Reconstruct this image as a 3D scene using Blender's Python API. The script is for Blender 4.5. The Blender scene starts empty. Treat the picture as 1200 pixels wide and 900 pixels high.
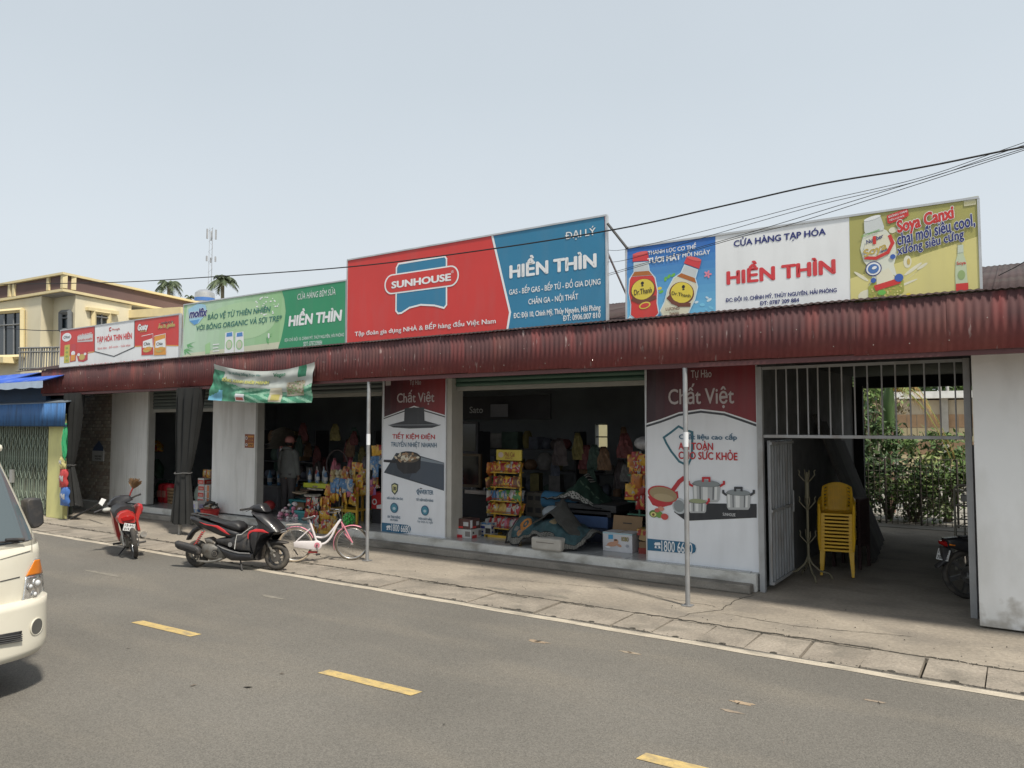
import bpy, bmesh, math, random
from math import sin, cos, pi, radians, sqrt, atan2
from mathutils import Vector, Matrix, Euler
random.seed(7)
S = bpy.context.scene
COL = S.collection

# ------------------------------------------------------------------ camera
CAMH, FPX, YAW, PITCH = 2.2, 880.0, radians(-34.0), radians(3.09)
cam_d = bpy.data.cameras.new('camera'); cam = bpy.data.objects.new('camera', cam_d); COL.objects.link(cam)
cam.location = (0, 0, CAMH); cam.rotation_euler = (pi/2 + PITCH, 0, -YAW)
cam_d.sensor_width = 36; cam_d.lens = 36*FPX/1200; cam_d.clip_start = .05; cam_d.clip_end = 3000
S.camera = cam
# ------------------------------------------------------------------ sky, sun, exposure
SUN_DIR = Vector((-0.61, 0.24, -1.0)).normalized()      # the way the light travels
sun_el = math.asin(-SUN_DIR.z); sun_az = atan2(-SUN_DIR.x, -SUN_DIR.y)
W = bpy.data.worlds.new('World'); S.world = W; W.use_nodes = True
nt = W.node_tree; bg = nt.nodes['Background']
sky = nt.nodes.new('ShaderNodeTexSky'); sky.sky_type = 'NISHITA'; sky.sun_disc = False
sky.sun_elevation = sun_el; sky.sun_rotation = sun_az; sky.air_density = 1.5; sky.dust_density = 6; sky.ozone_density = 1
tc = nt.nodes.new('ShaderNodeTexCoord'); sx = nt.nodes.new('ShaderNodeSeparateXYZ')
nt.links.new(tc.outputs['Generated'], sx.inputs[0])
rp = nt.nodes.new('ShaderNodeValToRGB'); nt.links.new(sx.outputs['Z'], rp.inputs[0])
rp.color_ramp.elements[0].position = 0.0; rp.color_ramp.elements[0].color = (.65, .69, .725, 1)
rp.color_ramp.elements[1].position = .8; rp.color_ramp.elements[1].color = (.50, .545, .59, 1)
e = rp.color_ramp.elements.new(.22); e.color = (.62, .672, .718, 1)
e = rp.color_ramp.elements.new(.42); e.color = (.545, .60, .645, 1)
sc = nt.nodes.new('ShaderNodeVectorMath'); sc.operation = 'SCALE'; sc.inputs['Scale'].default_value = 6.95
nt.links.new(rp.outputs[0], sc.inputs[0])
cn = nt.nodes.new('ShaderNodeTexNoise'); cn.inputs['Scale'].default_value = 1.6; cn.inputs['Detail'].default_value = 5; nt.links.new(tc.outputs['Generated'], cn.inputs['Vector'])   # faint unevenness of the haze
cr_ = nt.nodes.new('ShaderNodeMapRange'); cr_.inputs[1].default_value = .3; cr_.inputs[2].default_value = .7; cr_.inputs[3].default_value = 6.55; cr_.inputs[4].default_value = 6.95; nt.links.new(cn.outputs['Fac'], cr_.inputs[0]); nt.links.new(cr_.outputs[0], sc.inputs['Scale'])
mx = nt.nodes.new('ShaderNodeMix'); mx.data_type = 'RGBA'; mx.inputs[0].default_value = .9
nt.links.new(sky.outputs[0], mx.inputs[6]); nt.links.new(sc.outputs[0], mx.inputs[7])
nt.links.new(mx.outputs[2], bg.inputs[0]); bg.inputs[1].default_value = .1
sun_d = bpy.data.lights.new('sun', 'SUN'); sun_d.energy = 2.7; sun_d.angle = radians(5); sun_d.color = (1, .93, .82)
sun = bpy.data.objects.new('sun', sun_d); COL.objects.link(sun); sun.rotation_euler = SUN_DIR.to_track_quat('-Z', 'Y').to_euler()
S.view_settings.view_transform = 'Standard'; S.view_settings.look = 'None'; S.view_settings.exposure = .8; S.view_settings.gamma = 1

# ------------------------------------------------------------------ surveying: photo point -> place on a plane of the world
_f = Vector((sin(YAW)*cos(PITCH), cos(YAW)*cos(PITCH), sin(PITCH))); _r = Vector((cos(YAW), -sin(YAW), 0)); _u = _r.cross(_f)
_C = Vector((0, 0, CAMH))
def ray(px, py): return _f + _r*((px-600)/FPX) - _u*((py-450)/FPX)
def at(px, py, Y): d = ray(px, py); return _C + d*(Y/d.y)
def gd(px, py, z=0.0): d = ray(px, py); return _C + d*((z-CAMH)/d.z)
def xf(px, py, X): d = ray(px, py); return _C + d*(X/d.x)
def pl(px, py, o, dr):
    """point on the upright plane through o along dr -> (distance along dr, height)"""
    n = Vector((-dr[1], dr[0], 0)); d = ray(px, py); t = ((Vector((o[0], o[1], 0))-_C).dot(n))/d.dot(n); p = _C+d*t
    return (p.x-o[0])*dr[0]+(p.y-o[1])*dr[1], p.z

# ------------------------------------------------------------------ materials
_mats = {}
def mat(name, col, rough=.6, metal=0., var=.12, scale=4., bump=0., bscale=60., dirt=None, damt=.5, dscale=(2, 2, .6), emit=None, spec=.5, alpha=1, coat=0, fine=0):
    if name in _mats: return _mats[name]
    m = bpy.data.materials.new(name); m.use_nodes = True; n = m.node_tree; L = n.links; b = n.nodes['Principled BSDF']
    b.inputs['Roughness'].default_value = rough; b.inputs['Metallic'].default_value = metal; b.inputs['Specular IOR Level'].default_value = spec
    b.inputs['Coat Weight'].default_value = coat
    t = n.nodes.new('ShaderNodeTexCoord'); src = None
    base = n.nodes.new('ShaderNodeRGB'); base.outputs[0].default_value = (*col, 1); src = base.outputs[0]
    def noise(scale, vec=None, det=4):
        z = n.nodes.new('ShaderNodeTexNoise'); z.inputs['Scale'].default_value = scale; z.inputs['Detail'].default_value = det
        L.new(vec or t.outputs['Object'], z.inputs['Vector']); return z.outputs['Fac']
    def mul(src, fac, lo, hi):
        r = n.nodes.new('ShaderNodeMapRange'); r.inputs[1].default_value = .3; r.inputs[2].default_value = .7; r.inputs[3].default_value = lo; r.inputs[4].default_value = hi
        L.new(fac, r.inputs[0]); v = n.nodes.new('ShaderNodeVectorMath'); v.operation = 'SCALE'; L.new(src, v.inputs[0]); L.new(r.outputs[0], v.inputs['Scale']); return v.outputs[0]
    if var: src = mul(src, noise(scale), 1-var, 1+var)
    if fine: src = mul(src, noise(scale*22, det=2), 1-fine, 1+fine)
    if dirt is not None:
        mp = n.nodes.new('ShaderNodeMapping'); mp.inputs['Scale'].default_value = dscale; L.new(t.outputs['Object'], mp.inputs[0])
        f = noise(1.6, mp.outputs[0], 8); r = n.nodes.new('ShaderNodeMapRange'); r.inputs[1].default_value = .48; r.inputs[2].default_value = .68; r.inputs[4].default_value = damt
        L.new(f, r.inputs[0]); x = n.nodes.new('ShaderNodeMix'); x.data_type = 'RGBA'; L.new(r.outputs[0], x.inputs[0]); L.new(src, x.inputs[6]); x.inputs[7].default_value = (*dirt, 1); src = x.outputs[2]
    L.new(src, b.inputs['Base Color'])
    if bump:
        bp = n.nodes.new('ShaderNodeBump'); bp.inputs['Strength'].default_value = bump; bp.inputs['Distance'].default_value = .02; L.new(noise(bscale), bp.inputs['Height']); L.new(bp.outputs[0], b.inputs['Normal'])
    if emit: b.inputs['Emission Color'].default_value = (*emit[:3], 1); b.inputs['Emission Strength'].default_value = emit[3]
    if alpha < 1: b.inputs['Alpha'].default_value = alpha
    _mats[name] = m; return m
def pr(name, col): return mat('print_'+name, col, .42, var=.05, scale=1.3, dirt=tuple(c*.55+.10 for c in col), damt=.16, dscale=(3.5, 3.5, .7))

# ------------------------------------------------------------------ mesh helpers
MW = {}                                                            # world matrix of every thing
class MB:
    def __init__(s): s.v = []; s.f = []; s.mi = []; s.mats = []
    def _m(s, m):
        if m not in s.mats: s.mats.append(m)
        return s.mats.index(m)
    def add(s, vs, fs, m, M=None):
        o = len(s.v); s.v += [(M @ Vector(v)) if M else Vector(v) for v in vs]; k = s._m(m)
        for f in fs: s.f.append([i+o for i in f]); s.mi.append(k)
        return s
    def box(s, a, b, m, M=None):
        (x0, y0, z0), (x1, y1, z1) = a, b
        if x0 > x1: x0, x1 = x1, x0
        if y0 > y1: y0, y1 = y1, y0
        if z0 > z1: z0, z1 = z1, z0
        return s.add([(x0,y0,z0),(x1,y0,z0),(x1,y1,z0),(x0,y1,z0),(x0,y0,z1),(x1,y0,z1),(x1,y1,z1),(x0,y1,z1)],
                     [(0,3,2,1),(4,5,6,7),(0,1,5,4),(1,2,6,5),(2,3,7,6),(3,0,4,7)], m, M)
    def obox(s, c, size, rot, m):
        h = [q/2 for q in size]; return s.box((-h[0],-h[1],-h[2]), tuple(h), m, Matrix.Translation(c) @ Euler(rot).to_matrix().to_4x4())
    def tube(s, pts, r, m, n=8, closed=False, cap=True):
        pts = [Vector(p) for p in pts]; N = len(pts); rs = r if isinstance(r, (list, tuple)) else [r]*N
        T = [((pts[(i+1) % N] if closed or i < N-1 else pts[i]) - (pts[i-1] if closed or i > 0 else pts[i])).normalized() for i in range(N)]
        a = Vector((0,0,1)) if abs(T[0].z) < .9 else Vector((1,0,0)); u = T[0].cross(a).normalized(); vs = []
        for i in range(N):
            u = (u - T[i]*u.dot(T[i])).normalized(); w = T[i].cross(u)
            for k in range(n): q = 2*pi*k/n; vs.append(pts[i] + (u*cos(q) + w*sin(q))*rs[i])
        fs = []
        for i in range(N if closed else N-1):
            j = (i+1) % N
            for k in range(n): fs.append((i*n+k, i*n+(k+1) % n, j*n+(k+1) % n, j*n+k))
        if cap and not closed: fs += [tuple(range(n))[::-1], tuple((N-1)*n+k for k in range(n))]
        return s.add(vs, fs, m)
    def lathe(s, prof, m, M=None, n=16):
        """prof: (radius, height) from below"""
        vs = []; fs = []
        for r, z in prof:
            for k in range(n): vs.append((r*cos(2*pi*k/n), r*sin(2*pi*k/n), z))
        for i in range(len(prof)-1):
            for k in range(n): fs.append((i*n+k, i*n+(k+1) % n, (i+1)*n+(k+1) % n, (i+1)*n+k))
        fs += [tuple(range(n))[::-1], tuple((len(prof)-1)*n+k for k in range(n))]
        return s.add(vs, fs, m, M)
    def prism(s, poly, a, b, m, M=None, ax='y'):
        """poly in the plane across ax, extruded from a to b along it"""
        n = len(poly); mk = {'y': lambda p, q: (p[0], q, p[1]), 'x': lambda p, q: (q, p[0], p[1]), 'z': lambda p, q: (p[0], p[1], q)}[ax]
        vs = [mk(p, a) for p in poly] + [mk(p, b) for p in poly]
        fs = [tuple(range(n)), tuple(range(2*n-1, n-1, -1))] + [(i, i+n, (i+1) % n+n, (i+1) % n) for i in range(n)]
        return s.add(vs, fs, m, M)
    def pillow(s, poly, w, m, inset=.03, M=None, yc=0, round_=.6):
        """side outline (x, z) with rounded flanks, total width w"""
        n = len(poly); P = [Vector(p) for p in poly]
        area = sum(P[i].x*P[(i+1) % n].y - P[(i+1) % n].x*P[i].y for i in range(n)); sg = 1 if area > 0 else -1
        def off(d):
            o = []
            for i in range(n):
                a = (P[i]-P[i-1]).normalized(); b = (P[(i+1) % n]-P[i]).normalized(); t = (a+b); t = t.normalized() if t.length > 1e-6 else a
                o.append(P[i] + Vector((-t.y, t.x))*sg*d)
            return o
        lay = [(-w/2, inset), (-w/2*.86, inset*.42), (-w/2*round_, 0), (w/2*round_, 0), (w/2*.86, inset*.42), (w/2, inset)]
        vs = []; fs = []
        for y, d in lay:
            for q in off(d): vs.append((q.x, yc+y, q.y))
        for k in range(len(lay)-1):
            for i in range(n): j = (i+1) % n; fs.append((k*n+i, k*n+j, (k+1)*n+j, (k+1)*n+i))
        fs += [tuple(range(n)), tuple((len(lay)-1)*n+i for i in range(n))[::-1]]
        return s.add(vs, fs, m, M)
    def grid(s, fn, nu, nv, mf, thick=0):
        """fn(u, v) -> point; mf(u, v) -> material"""
        vs = [Vector(fn(i/nu, j/nv)) for j in range(nv+1) for i in range(nu+1)]; o = len(s.v); s.v += vs
        for j in range(nv):
            for i in range(nu):
                a = j*(nu+1)+i+o; s.f.append([a, a+1, a+nu+2, a+nu+1]); s.mi.append(s._m(mf((i+.5)/nu, (j+.5)/nv) if callable(mf) else mf))
        return s
    def sphere(s, c, r, m, n=10, sz=(1,1,1)):
        vs = []; fs = []; k = n//2+1
        for j in range(k+1):
            for i in range(n): a = pi*j/k; vs.append((c[0]+r*sz[0]*sin(a)*cos(2*pi*i/n), c[1]+r*sz[1]*sin(a)*sin(2*pi*i/n), c[2]+r*sz[2]*cos(a)))
        for j in range(k):
            for i in range(n): fs.append((j*n+i, (j+1)*n+i, (j+1)*n+(i+1) % n, j*n+(i+1) % n))
        return s.add(vs, fs, m)
    def build(s, name, parent=None, local=False, smooth=False, bevel=0, solid=0, fixn=True):
        me = bpy.data.meshes.new(name); vs = s.v
        if parent is not None and not local:
            I = world_of(parent).inverted(); vs = [I @ v for v in vs]
        me.from_pydata([tuple(v) for v in vs], [], s.f)
        for m in s.mats: me.materials.append(m)
        me.polygons.foreach_set('material_index', s.mi)
        if fixn:
            bm = bmesh.new(); bm.from_mesh(me); bmesh.ops.recalc_face_normals(bm, faces=bm.faces); bm.to_mesh(me); bm.free()
        if smooth:
            me.polygons.foreach_set('use_smooth', [True]*len(me.polygons))
            try: me.set_sharp_from_angle(angle=radians(smooth if smooth is not True else 40))
            except Exception: pass
        o = bpy.data.objects.new(name, me); COL.objects.link(o)
        if parent is not None: o.parent = parent
        MW[o] = world_of(parent) if parent is not None else Matrix()
        if bevel: b = o.modifiers.new('bevel', 'BEVEL'); b.width = bevel; b.segments = 2; b.limit_method = 'ANGLE'
        if solid: b = o.modifiers.new('solid', 'SOLIDIFY'); b.thickness = solid
        return o
def world_of(o): return MW.get(o, Matrix())
def thing(name, label, cat, loc=(0,0,0), rz=0., group=None, kind=None):
    o = bpy.data.objects.new(name, None); o.empty_display_size = .1; COL.objects.link(o); o.location = loc; o.rotation_euler = (0,0,rz)
    MW[o] = Matrix.Translation(loc) @ Matrix.Rotation(rz, 4, 'Z'); return tag(o, label, cat, group, kind)
def tag(o, label=None, cat=None, group=None, kind=None):
    for k, v in (('label', label), ('category', cat), ('group', group), ('kind', kind)):
        if v: o[k] = v
    return o
def recenter(o, loc):
    """move a one-mesh thing's origin to loc"""
    o.data.transform(Matrix.Translation(-Vector(loc))); o.location = loc; MW[o] = Matrix.Translation(loc); return o
def solo(mb, name, label, cat, group=None, **k):
    o = mb.build(name, **k); lo = [min(v[i] for v in mb.v) for i in range(3)]; hi = [max(v[i] for v in mb.v) for i in range(3)]
    recenter(o, ((lo[0]+hi[0])/2, (lo[1]+hi[1])/2, lo[2])); return tag(o, label, cat, group)
def struct(mb, name, parent=None, **k):
    o = mb.build(name, parent, **k)
    if parent is None: o['kind'] = 'structure'
    return o
def copy_tree(o, parent=None, loc=None, rz=None, label=None):
    c = o.copy(); COL.objects.link(c); c.parent = parent
    if parent is None:
        if loc is not None: c.location = loc
        if rz is not None: c.rotation_euler = (0, 0, rz)
        if label: c['label'] = label
    for ch in list(o.children): copy_tree(ch, c)
    return c

# ------------------------------------------------------------------ lettering
_tc = {}
def text_mesh(s, bold=0., shear=0.):
    """flat glyphs; bold thickens them with copies shifted by a hair, each 0.1 mm in front of the last"""
    for p_, q_ in zip('ƠơỚớỜờỞởỢợĐ', ('O\u031b', 'o\u031b', '\u00d3\u031b', '\u00f3\u031b', '\u00d2\u031b', '\u00f2\u031b', '\u1ece\u031b', '\u1ecf\u031b', '\u1ecc\u031b', '\u1ecd\u031b', '\u00d0')): s = s.replace(p_, q_)   # spellings whose outlines fill cleanly
    k = (s, shear)
    if k not in _tc:
        cu = bpy.data.curves.new('text', 'FONT'); cu.body = s; cu.shear = shear; cu.resolution_u = 3; cu.size = 1
        o = bpy.data.objects.new('text', cu); COL.objects.link(o); dg = bpy.context.evaluated_depsgraph_get(); dg.update()
        me = o.evaluated_get(dg).to_mesh(); _tc[k] = ([(v.co.x, v.co.y, 0.) for v in me.vertices], [list(p.vertices) for p in me.polygons])
        o.evaluated_get(dg).to_mesh_clear(); bpy.data.objects.remove(o); bpy.data.curves.remove(cu)
    v0, f0 = _tc[k]
    sh = [(0, 0)] + ([(-bold, 0), (bold, 0), (0, bold*.8), (0, -bold*.8)] if bold >= .004 else [])
    if bold > .035: sh += [(bold*.7, bold*.55), (-bold*.7, bold*.55), (bold*.7, -bold*.55), (-bold*.7, -bold*.55)]
    vs = []; fs = []; k = 0
    for a, b in sh:                                                # every face a hair in front of the last: none share a plane
        for f in f0:
            fs.append(list(range(len(vs), len(vs)+len(f)))); q = (k*37 % 100)*1e-5; vs += [(v0[j][0]+a, v0[j][1]+b, q) for j in f]; k += 1
    return vs, fs
class Art:
    """flat print on an upright plane facing the street; photo points are carried on to that plane"""
    def __init__(s, Y, ox=0, oy=0, k=1., step=.0015): s.Y = Y; s.ox = ox; s.oy = oy; s.k = k; s.mb = MB(); s.step = step; s.texts = []; s.n = 0
    def P(s, x, y, layer=0): p = at(s.ox+x/s.k, s.oy+y/s.k, s.Y); return Vector((p.x, s.Y-s.step*(layer+1), p.z))
    def hair(s): s.n += 1; return Vector((0, -(s.n % 60)*2e-5, 0))
    def poly(s, pts, m, layer=0): h = s.hair(); s.mb.add([s.P(x, y, layer)+h for x, y in pts], [tuple(range(len(pts)))], m); return s
    def ell(s, x, y, rx, ry, m, layer=0, tilt=0, n=24, arc=None):
        c = s.P(x, y, layer)+s.hair(); a = (s.P(x+rx, y, layer)-s.P(x-rx, y, layer)).x/2; b = (s.P(x, y-ry, layer)-s.P(x, y+ry, layer)).z/2; t = radians(tilt); vs = []
        for k in range(n):
            q = 2*pi*k/n; u, v = a*cos(q), b*sin(q); vs.append((c.x+u*cos(t)-v*sin(t), c.y, c.z+u*sin(t)+v*cos(t)))
        s.mb.add(vs, [tuple(range(n))], m); return s
    def line(s, pts, w, m, layer=0, closed=False):
        Q = [s.P(x, y, layer) for x, y in pts]; Q = Q+[Q[0]] if closed else Q
        for a, b in zip(Q, Q[1:]):
            d = (b-a).normalized(); nn = Vector((-d.z, 0, d.x))*w/2; e = d*w*.35; h = s.hair(); s.mb.add([p+h for p in (a-nn-e, b-nn+e, b+nn+e, a+nn-e)], [(0,1,2,3)], m)
        return s
    def text(s, body, lb, rt, m, layer=2, bold=.0, shear=0., tilt=0, outline=None, ow=.04):
        """fit body between its left-bottom and right-top photo points; tilt turns it on the board"""
        a = s.P(*lb, layer); b = s.P(*rt, layer)
        g = MB()
        for mm, bo, ly in ([(outline, bold+ow, layer-1)] if outline else []) + [(m, bold, layer)]:
            v0, _ = text_mesh(body, bold*.9, shear); vs, fs = text_mesh(body, bo, shear)
            x0 = min(v[0] for v in v0); x1 = max(v[0] for v in v0); y0 = min(v[1] for v in v0); y1 = max(v[1] for v in v0)
            if tilt:
                t = radians(tilt); Wd = b.x-a.x; Hd = b.z-a.z; h = max((Hd-Wd*math.tan(t))*cos(t), .03); w = Wd/cos(t); out = []
                for x, y, q in vs:
                    u = (x-x0)/(x1-x0)*w; v = (y-y0)/(y1-y0)*h; out.append((a.x+u*cos(t)-v*sin(t)*.3, s.Y-s.step*(ly+1)-q, a.z+u*sin(t)+v*cos(t)))
            else: out = [(a.x+(x-x0)/(x1-x0)*(b.x-a.x), s.Y-s.step*(ly+1)-q, a.z+(y-y0)/(y1-y0)*(b.z-a.z)) for x, y, q in vs]
            g.add(out, fs, mm)
        s.texts.append(g); return s
    def build(s, name, parent):
        for g in s.texts: g.build('lettering', parent, fixn=False)
        if s.mb.f: return s.mb.build('printed_artwork', parent, fixn=False)
# ================================================================== GROUND
def asphalt():
    m = mat('asphalt', (.145, .136, .119), .92, var=.13, scale=.45, bump=.5, bscale=90, dirt=(.19, .172, .142), damt=.6, dscale=(.25, .9, 1))
    n = m.node_tree; L = n.links; b = n.nodes['Principled BSDF']; t = n.nodes.new('ShaderNodeTexCoord')
    v = n.nodes.new('ShaderNodeTexVoronoi'); v.inputs['Scale'].default_value = 120; L.new(t.outputs['Object'], v.inputs['Vector'])
    r = n.nodes.new('ShaderNodeMapRange'); r.inputs[1].default_value = 0; r.inputs[2].default_value = 1; r.inputs[3].default_value = .74; r.inputs[4].default_value = 1.26
    sp = n.nodes.new('ShaderNodeSeparateColor'); L.new(v.outputs['Color'], sp.inputs[0]); L.new(sp.outputs[0], r.inputs[0])
    s = n.nodes.new('ShaderNodeVectorMath'); s.operation = 'SCALE'; src = b.inputs['Base Color'].links[0].from_socket
    L.new(src, s.inputs[0]); L.new(r.outputs[0], s.inputs['Scale']); L.new(s.outputs[0], b.inputs['Base Color']); return m
ASPH = asphalt()
CONC = mat('dusty_concrete', (.29, .255, .208), .92, var=.16, scale=.9, bump=.5, bscale=25, dirt=(.16, .145, .125), damt=.6, dscale=(.8, 1.3, 1), fine=.12)
SLAB = mat('drain_slab_concrete', (.275, .242, .20), .92, var=.22, scale=1.7, bump=.6, bscale=30, dirt=(.13, .12, .1), damt=.6, dscale=(1.5, 1.5, 1), fine=.15)
STEPC = mat('rough_step_concrete', (.26, .24, .21), .9, var=.2, scale=2, bump=.6, bscale=20, dirt=(.10, .095, .08), damt=.7, dscale=(1, 1, 3), fine=.1)
def base_stain(m):
    n = m.node_tree; L = n.links; b = n.nodes['Principled BSDF']; src = b.inputs['Base Color'].links[0].from_socket; t = n.nodes.new('ShaderNodeTexCoord'); z = n.nodes.new('ShaderNodeTexNoise'); z.inputs['Scale'].default_value = 5; z.inputs['Detail'].default_value = 9
    L.new(t.outputs['Object'], z.inputs['Vector']); s = n.nodes.new('ShaderNodeSeparateXYZ'); g = n.nodes.new('ShaderNodeNewGeometry'); L.new(g.outputs['Position'], s.inputs[0]); a = n.nodes.new('ShaderNodeMapRange'); a.inputs[1].default_value = .02; a.inputs[2].default_value = .42; a.inputs[3].default_value = .30; a.inputs[4].default_value = -.12; L.new(s.outputs['Z'], a.inputs[0])
    k = n.nodes.new('ShaderNodeMath'); k.operation = 'ADD'; L.new(z.outputs['Fac'], k.inputs[0]); L.new(a.outputs[0], k.inputs[1]); r = n.nodes.new('ShaderNodeMapRange'); r.inputs[1].default_value = .56; r.inputs[2].default_value = .78; r.inputs[4].default_value = .7; L.new(k.outputs[0], r.inputs[0])
    x = n.nodes.new('ShaderNodeMix'); x.data_type = 'RGBA'; L.new(r.outputs[0], x.inputs[0]); L.new(src, x.inputs[6]); x.inputs[7].default_value = (.30, .27, .22, 1); L.new(x.outputs[2], b.inputs['Base Color'])
WHC = mat('stained_white_plaster', (.60, .60, .57), .8, var=.08, scale=3, bump=.25, bscale=30, dirt=(.24, .225, .19), damt=.75, dscale=(1.5, 1.5, 2.5), fine=.06)
WALLW = mat('white_wall_paint', (.82, .83, .83), .75, var=.04, scale=1, bump=.1, bscale=20, dirt=(.45, .44, .40), damt=.35, dscale=(1.2, 1.2, .5))
base_stain(WALLW)
LINEM = mat('worn_white_road_paint', (.46, .41, .33), .8, var=.1, scale=3, dirt=(.2, .18, .15), damt=.65, dscale=(2, 5, 1), fine=.12)
DASHM = mat('worn_yellow_road_paint', (.50, .37, .15), .8, var=.1, scale=3, dirt=(.24, .20, .14), damt=.75, dscale=(5, 9, 1), fine=.12)
DARKJ = mat('joint_dirt', (.05, .045, .035), .95, var=.3, scale=9)
far = MB().box((-400, -400, -.30), (400, 400, -.12), mat('far_earth', (.13, .12, .08), .95, var=.3, scale=.05)); struct(far, 'ground')
road = struct(MB().box((-120, -9, -.12), (60, 7.50, 0), ASPH), 'road')
YL = 7.40
g = MB(); N = 60                                                      # the edge line, its border slightly wobbly
g.grid(lambda u, v: (-60+70*u, YL-.06+.12*v+.008*sin(u*310)+.004*sin(u*911), .004), N*4, 1, LINEM); struct(g, 'edge_line', road, fixn=False)
for x0, x1 in [(-14.6, -13.5), (-11.6, -10.6), (-8.25, -7.20), (-5.22, -4.16), (-2.16, -1.1), (.9, 1.96)]:
    struct(MB().add([(x0, 4.66, .004), (x1, 4.70, .004), (x1+.02, 4.82, .004), (x0+.02, 4.78, .004)], [(0,1,2,3)], DASHM), 'centre_dash', road, fixn=False)
pave = struct(MB().box((-120, 8.17, -.12), (60, 24, .0), CONC), 'pavement')
# crack lines in the pavement
def crack(pts, w=.012, z=.003):
    g = MB(); P = [];
    for (x0, y0), (x1, y1) in zip(pts, pts[1:]):
        n = max(2, int(sqrt((x1-x0)**2+(y1-y0)**2)/.06))
        for i in range(n): t = i/n; P.append(Vector((x0+(x1-x0)*t+random.uniform(-.02,.02), y0+(y1-y0)*t+random.uniform(-.02,.02), z)))
    for a, b in zip(P, P[1:]):
        d = (b-a); nn = Vector((-d.y, d.x, 0)).normalized()*w*random.uniform(.4, 1.2); g.add([a-nn, b-nn, b+nn, a+nn], [(0,1,2,3)], DARKJ)
    return g
cr = crack([(-2.9, 9.9), (-3.02, 9.4), (-3.0, 8.9), (-3.25, 8.5), (-3.3, 8.2)], .007)
for v, f, mi in [(c.v, c.f, c.mi) for c in [crack([(-1.0, 8.9), (-2.0, 8.65), (-3.0, 8.75)], .005), crack([(-3.1, 9.0), (-4.5, 9.25), (-6, 8.95)], .004), crack([(-12, 8.6), (-10.4, 8.9), (-9.5, 8.65)], .006)]]:
    cr.add(v, f, DARKJ)
struct(cr, 'crack', pave, fixn=False)
rg = crack([(2.5, 8.2), (-22, 8.2)], .022, .004); struct(rg, 'joint_crack', pave, fixn=False)
# drain cover slabs, one by one
ch = struct(MB().box((-60, 7.50, -.12), (20, 8.17, -.045), DARKJ), 'drain_channel')
x = 2.2; k = 0
while x > -26:
    w = .50+random.uniform(-.025, .03); gap = random.choice([.012, .018, .03, .014]); t = random.uniform(-.006, .012); tw = random.uniform(-.012, .012)
    g = MB(); y0, y1 = 7.515+random.uniform(0, .012), 8.155-random.uniform(0, .02); z = .0+t
    g.add([(x-w+gap+tw, y0, -.05), (x, y0, -.05), (x+tw, y1, -.05), (x-w+gap, y1, -.05), (x-w+gap+tw, y0, z), (x, y0, z+random.uniform(-.004, .004)), (x+tw, y1, z), (x-w+gap, y1, z)],
          [(0,3,2,1),(4,5,6,7),(0,1,5,4),(1,2,6,5),(2,3,7,6),(3,0,4,7)], SLAB)
    hx = x-w/2+.03; g.add([(hx-.035, y0-.001, z+.002), (hx+.035, y0-.001, z+.002), (hx+.03, y0+.03, z+.002), (hx, y0+.045, z+.002), (hx-.03, y0+.03, z+.002)], [(0,1,2,3,4)], DARKJ)
    struct(g, 'drain_slab', ch, fixn=False); x -= w; k += 1
# loose grit along the joint and small bits of litter on the asphalt
g = MB()
for i in range(900):
    x = random.uniform(-20, 1.5); y = random.choice([random.gauss(8.2, .05), random.gauss(7.5, .02), random.uniform(8.2, 9.8)]); r = random.uniform(.004, .013); z = .012 if y < 8.17 else .003
    q = random.uniform(0, 6); g.add([(x+r*cos(q), y+r*sin(q), z), (x+r*cos(q+2.1), y+r*sin(q+2.1), z), (x+r*cos(q+4.2), y+r*sin(q+4.2), z), (x, y, z+r*.8)], [(0,1,3),(1,2,3),(2,0,3)], random.choice([DARKJ, SLAB, CONC]))
tag(g.build('grit'), 'dark grit scattered along the drain slab joint', 'grit', kind='stuff')
g = MB()
for (px, py, r) in [(290, 806, .05), (226, 804, .04), (630, 752, .05), (738, 765, .04), (865, 825, .03), (600, 700, .03), (330, 790, .03), (150, 760, .03), (1030, 825, .04), (520, 850, .03), (700, 690, .03)]:
    c = gd(px, py); q = random.uniform(0, 3); g.add([(c.x-r*cos(q), c.y-r*sin(q)*.6, .006), (c.x+r*.3, c.y-r*.3, .012), (c.x+r*cos(q), c.y+r*sin(q), .01), (c.x-r*.2, c.y+r*.35, .007)], [(0,1,2,3)], random.choice([DARKJ, mat('dry_leaf', (.16, .10, .05), .9)]))
for (px, py, rx, ry, col) in [(630, 752, .16, .05, (.30, .23, .16)), (738, 765, .12, .04, (.29, .24, .18)), (870, 824, .12, .04, (.33, .25, .17)), (858, 834, .10, .03, (.26, .21, .16)), (655, 699, .20, .06, (.22, .20, .165)), (395, 666, .35, .05, (.22, .20, .165)), (320, 700, .30, .05, (.205, .19, .16)), (1025, 822, .10, .03, (.26, .21, .16)), (585, 690, .25, .05, (.21, .19, .16)), (120, 672, .6, .06, (.20, .185, .155))]:
    c = gd(px, py); n_ = 14; sm = MB().add([(c.x+rx*cos(2*pi*i/n_)*random.uniform(.5, 1.1), c.y+ry*sin(2*pi*i/n_)*random.uniform(.5, 1.1), .003) for i in range(n_)], [tuple(range(n_))], mat('scuff_%d' % int(col[0]*1000), col, .92, var=.2, scale=12, fine=.3)); struct(sm, 'scuff_mark', road, fixn=False)
tag(g.build('leaf_litter'), 'few dry leaves and scraps scattered on the asphalt road', 'litter', kind='stuff')

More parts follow.
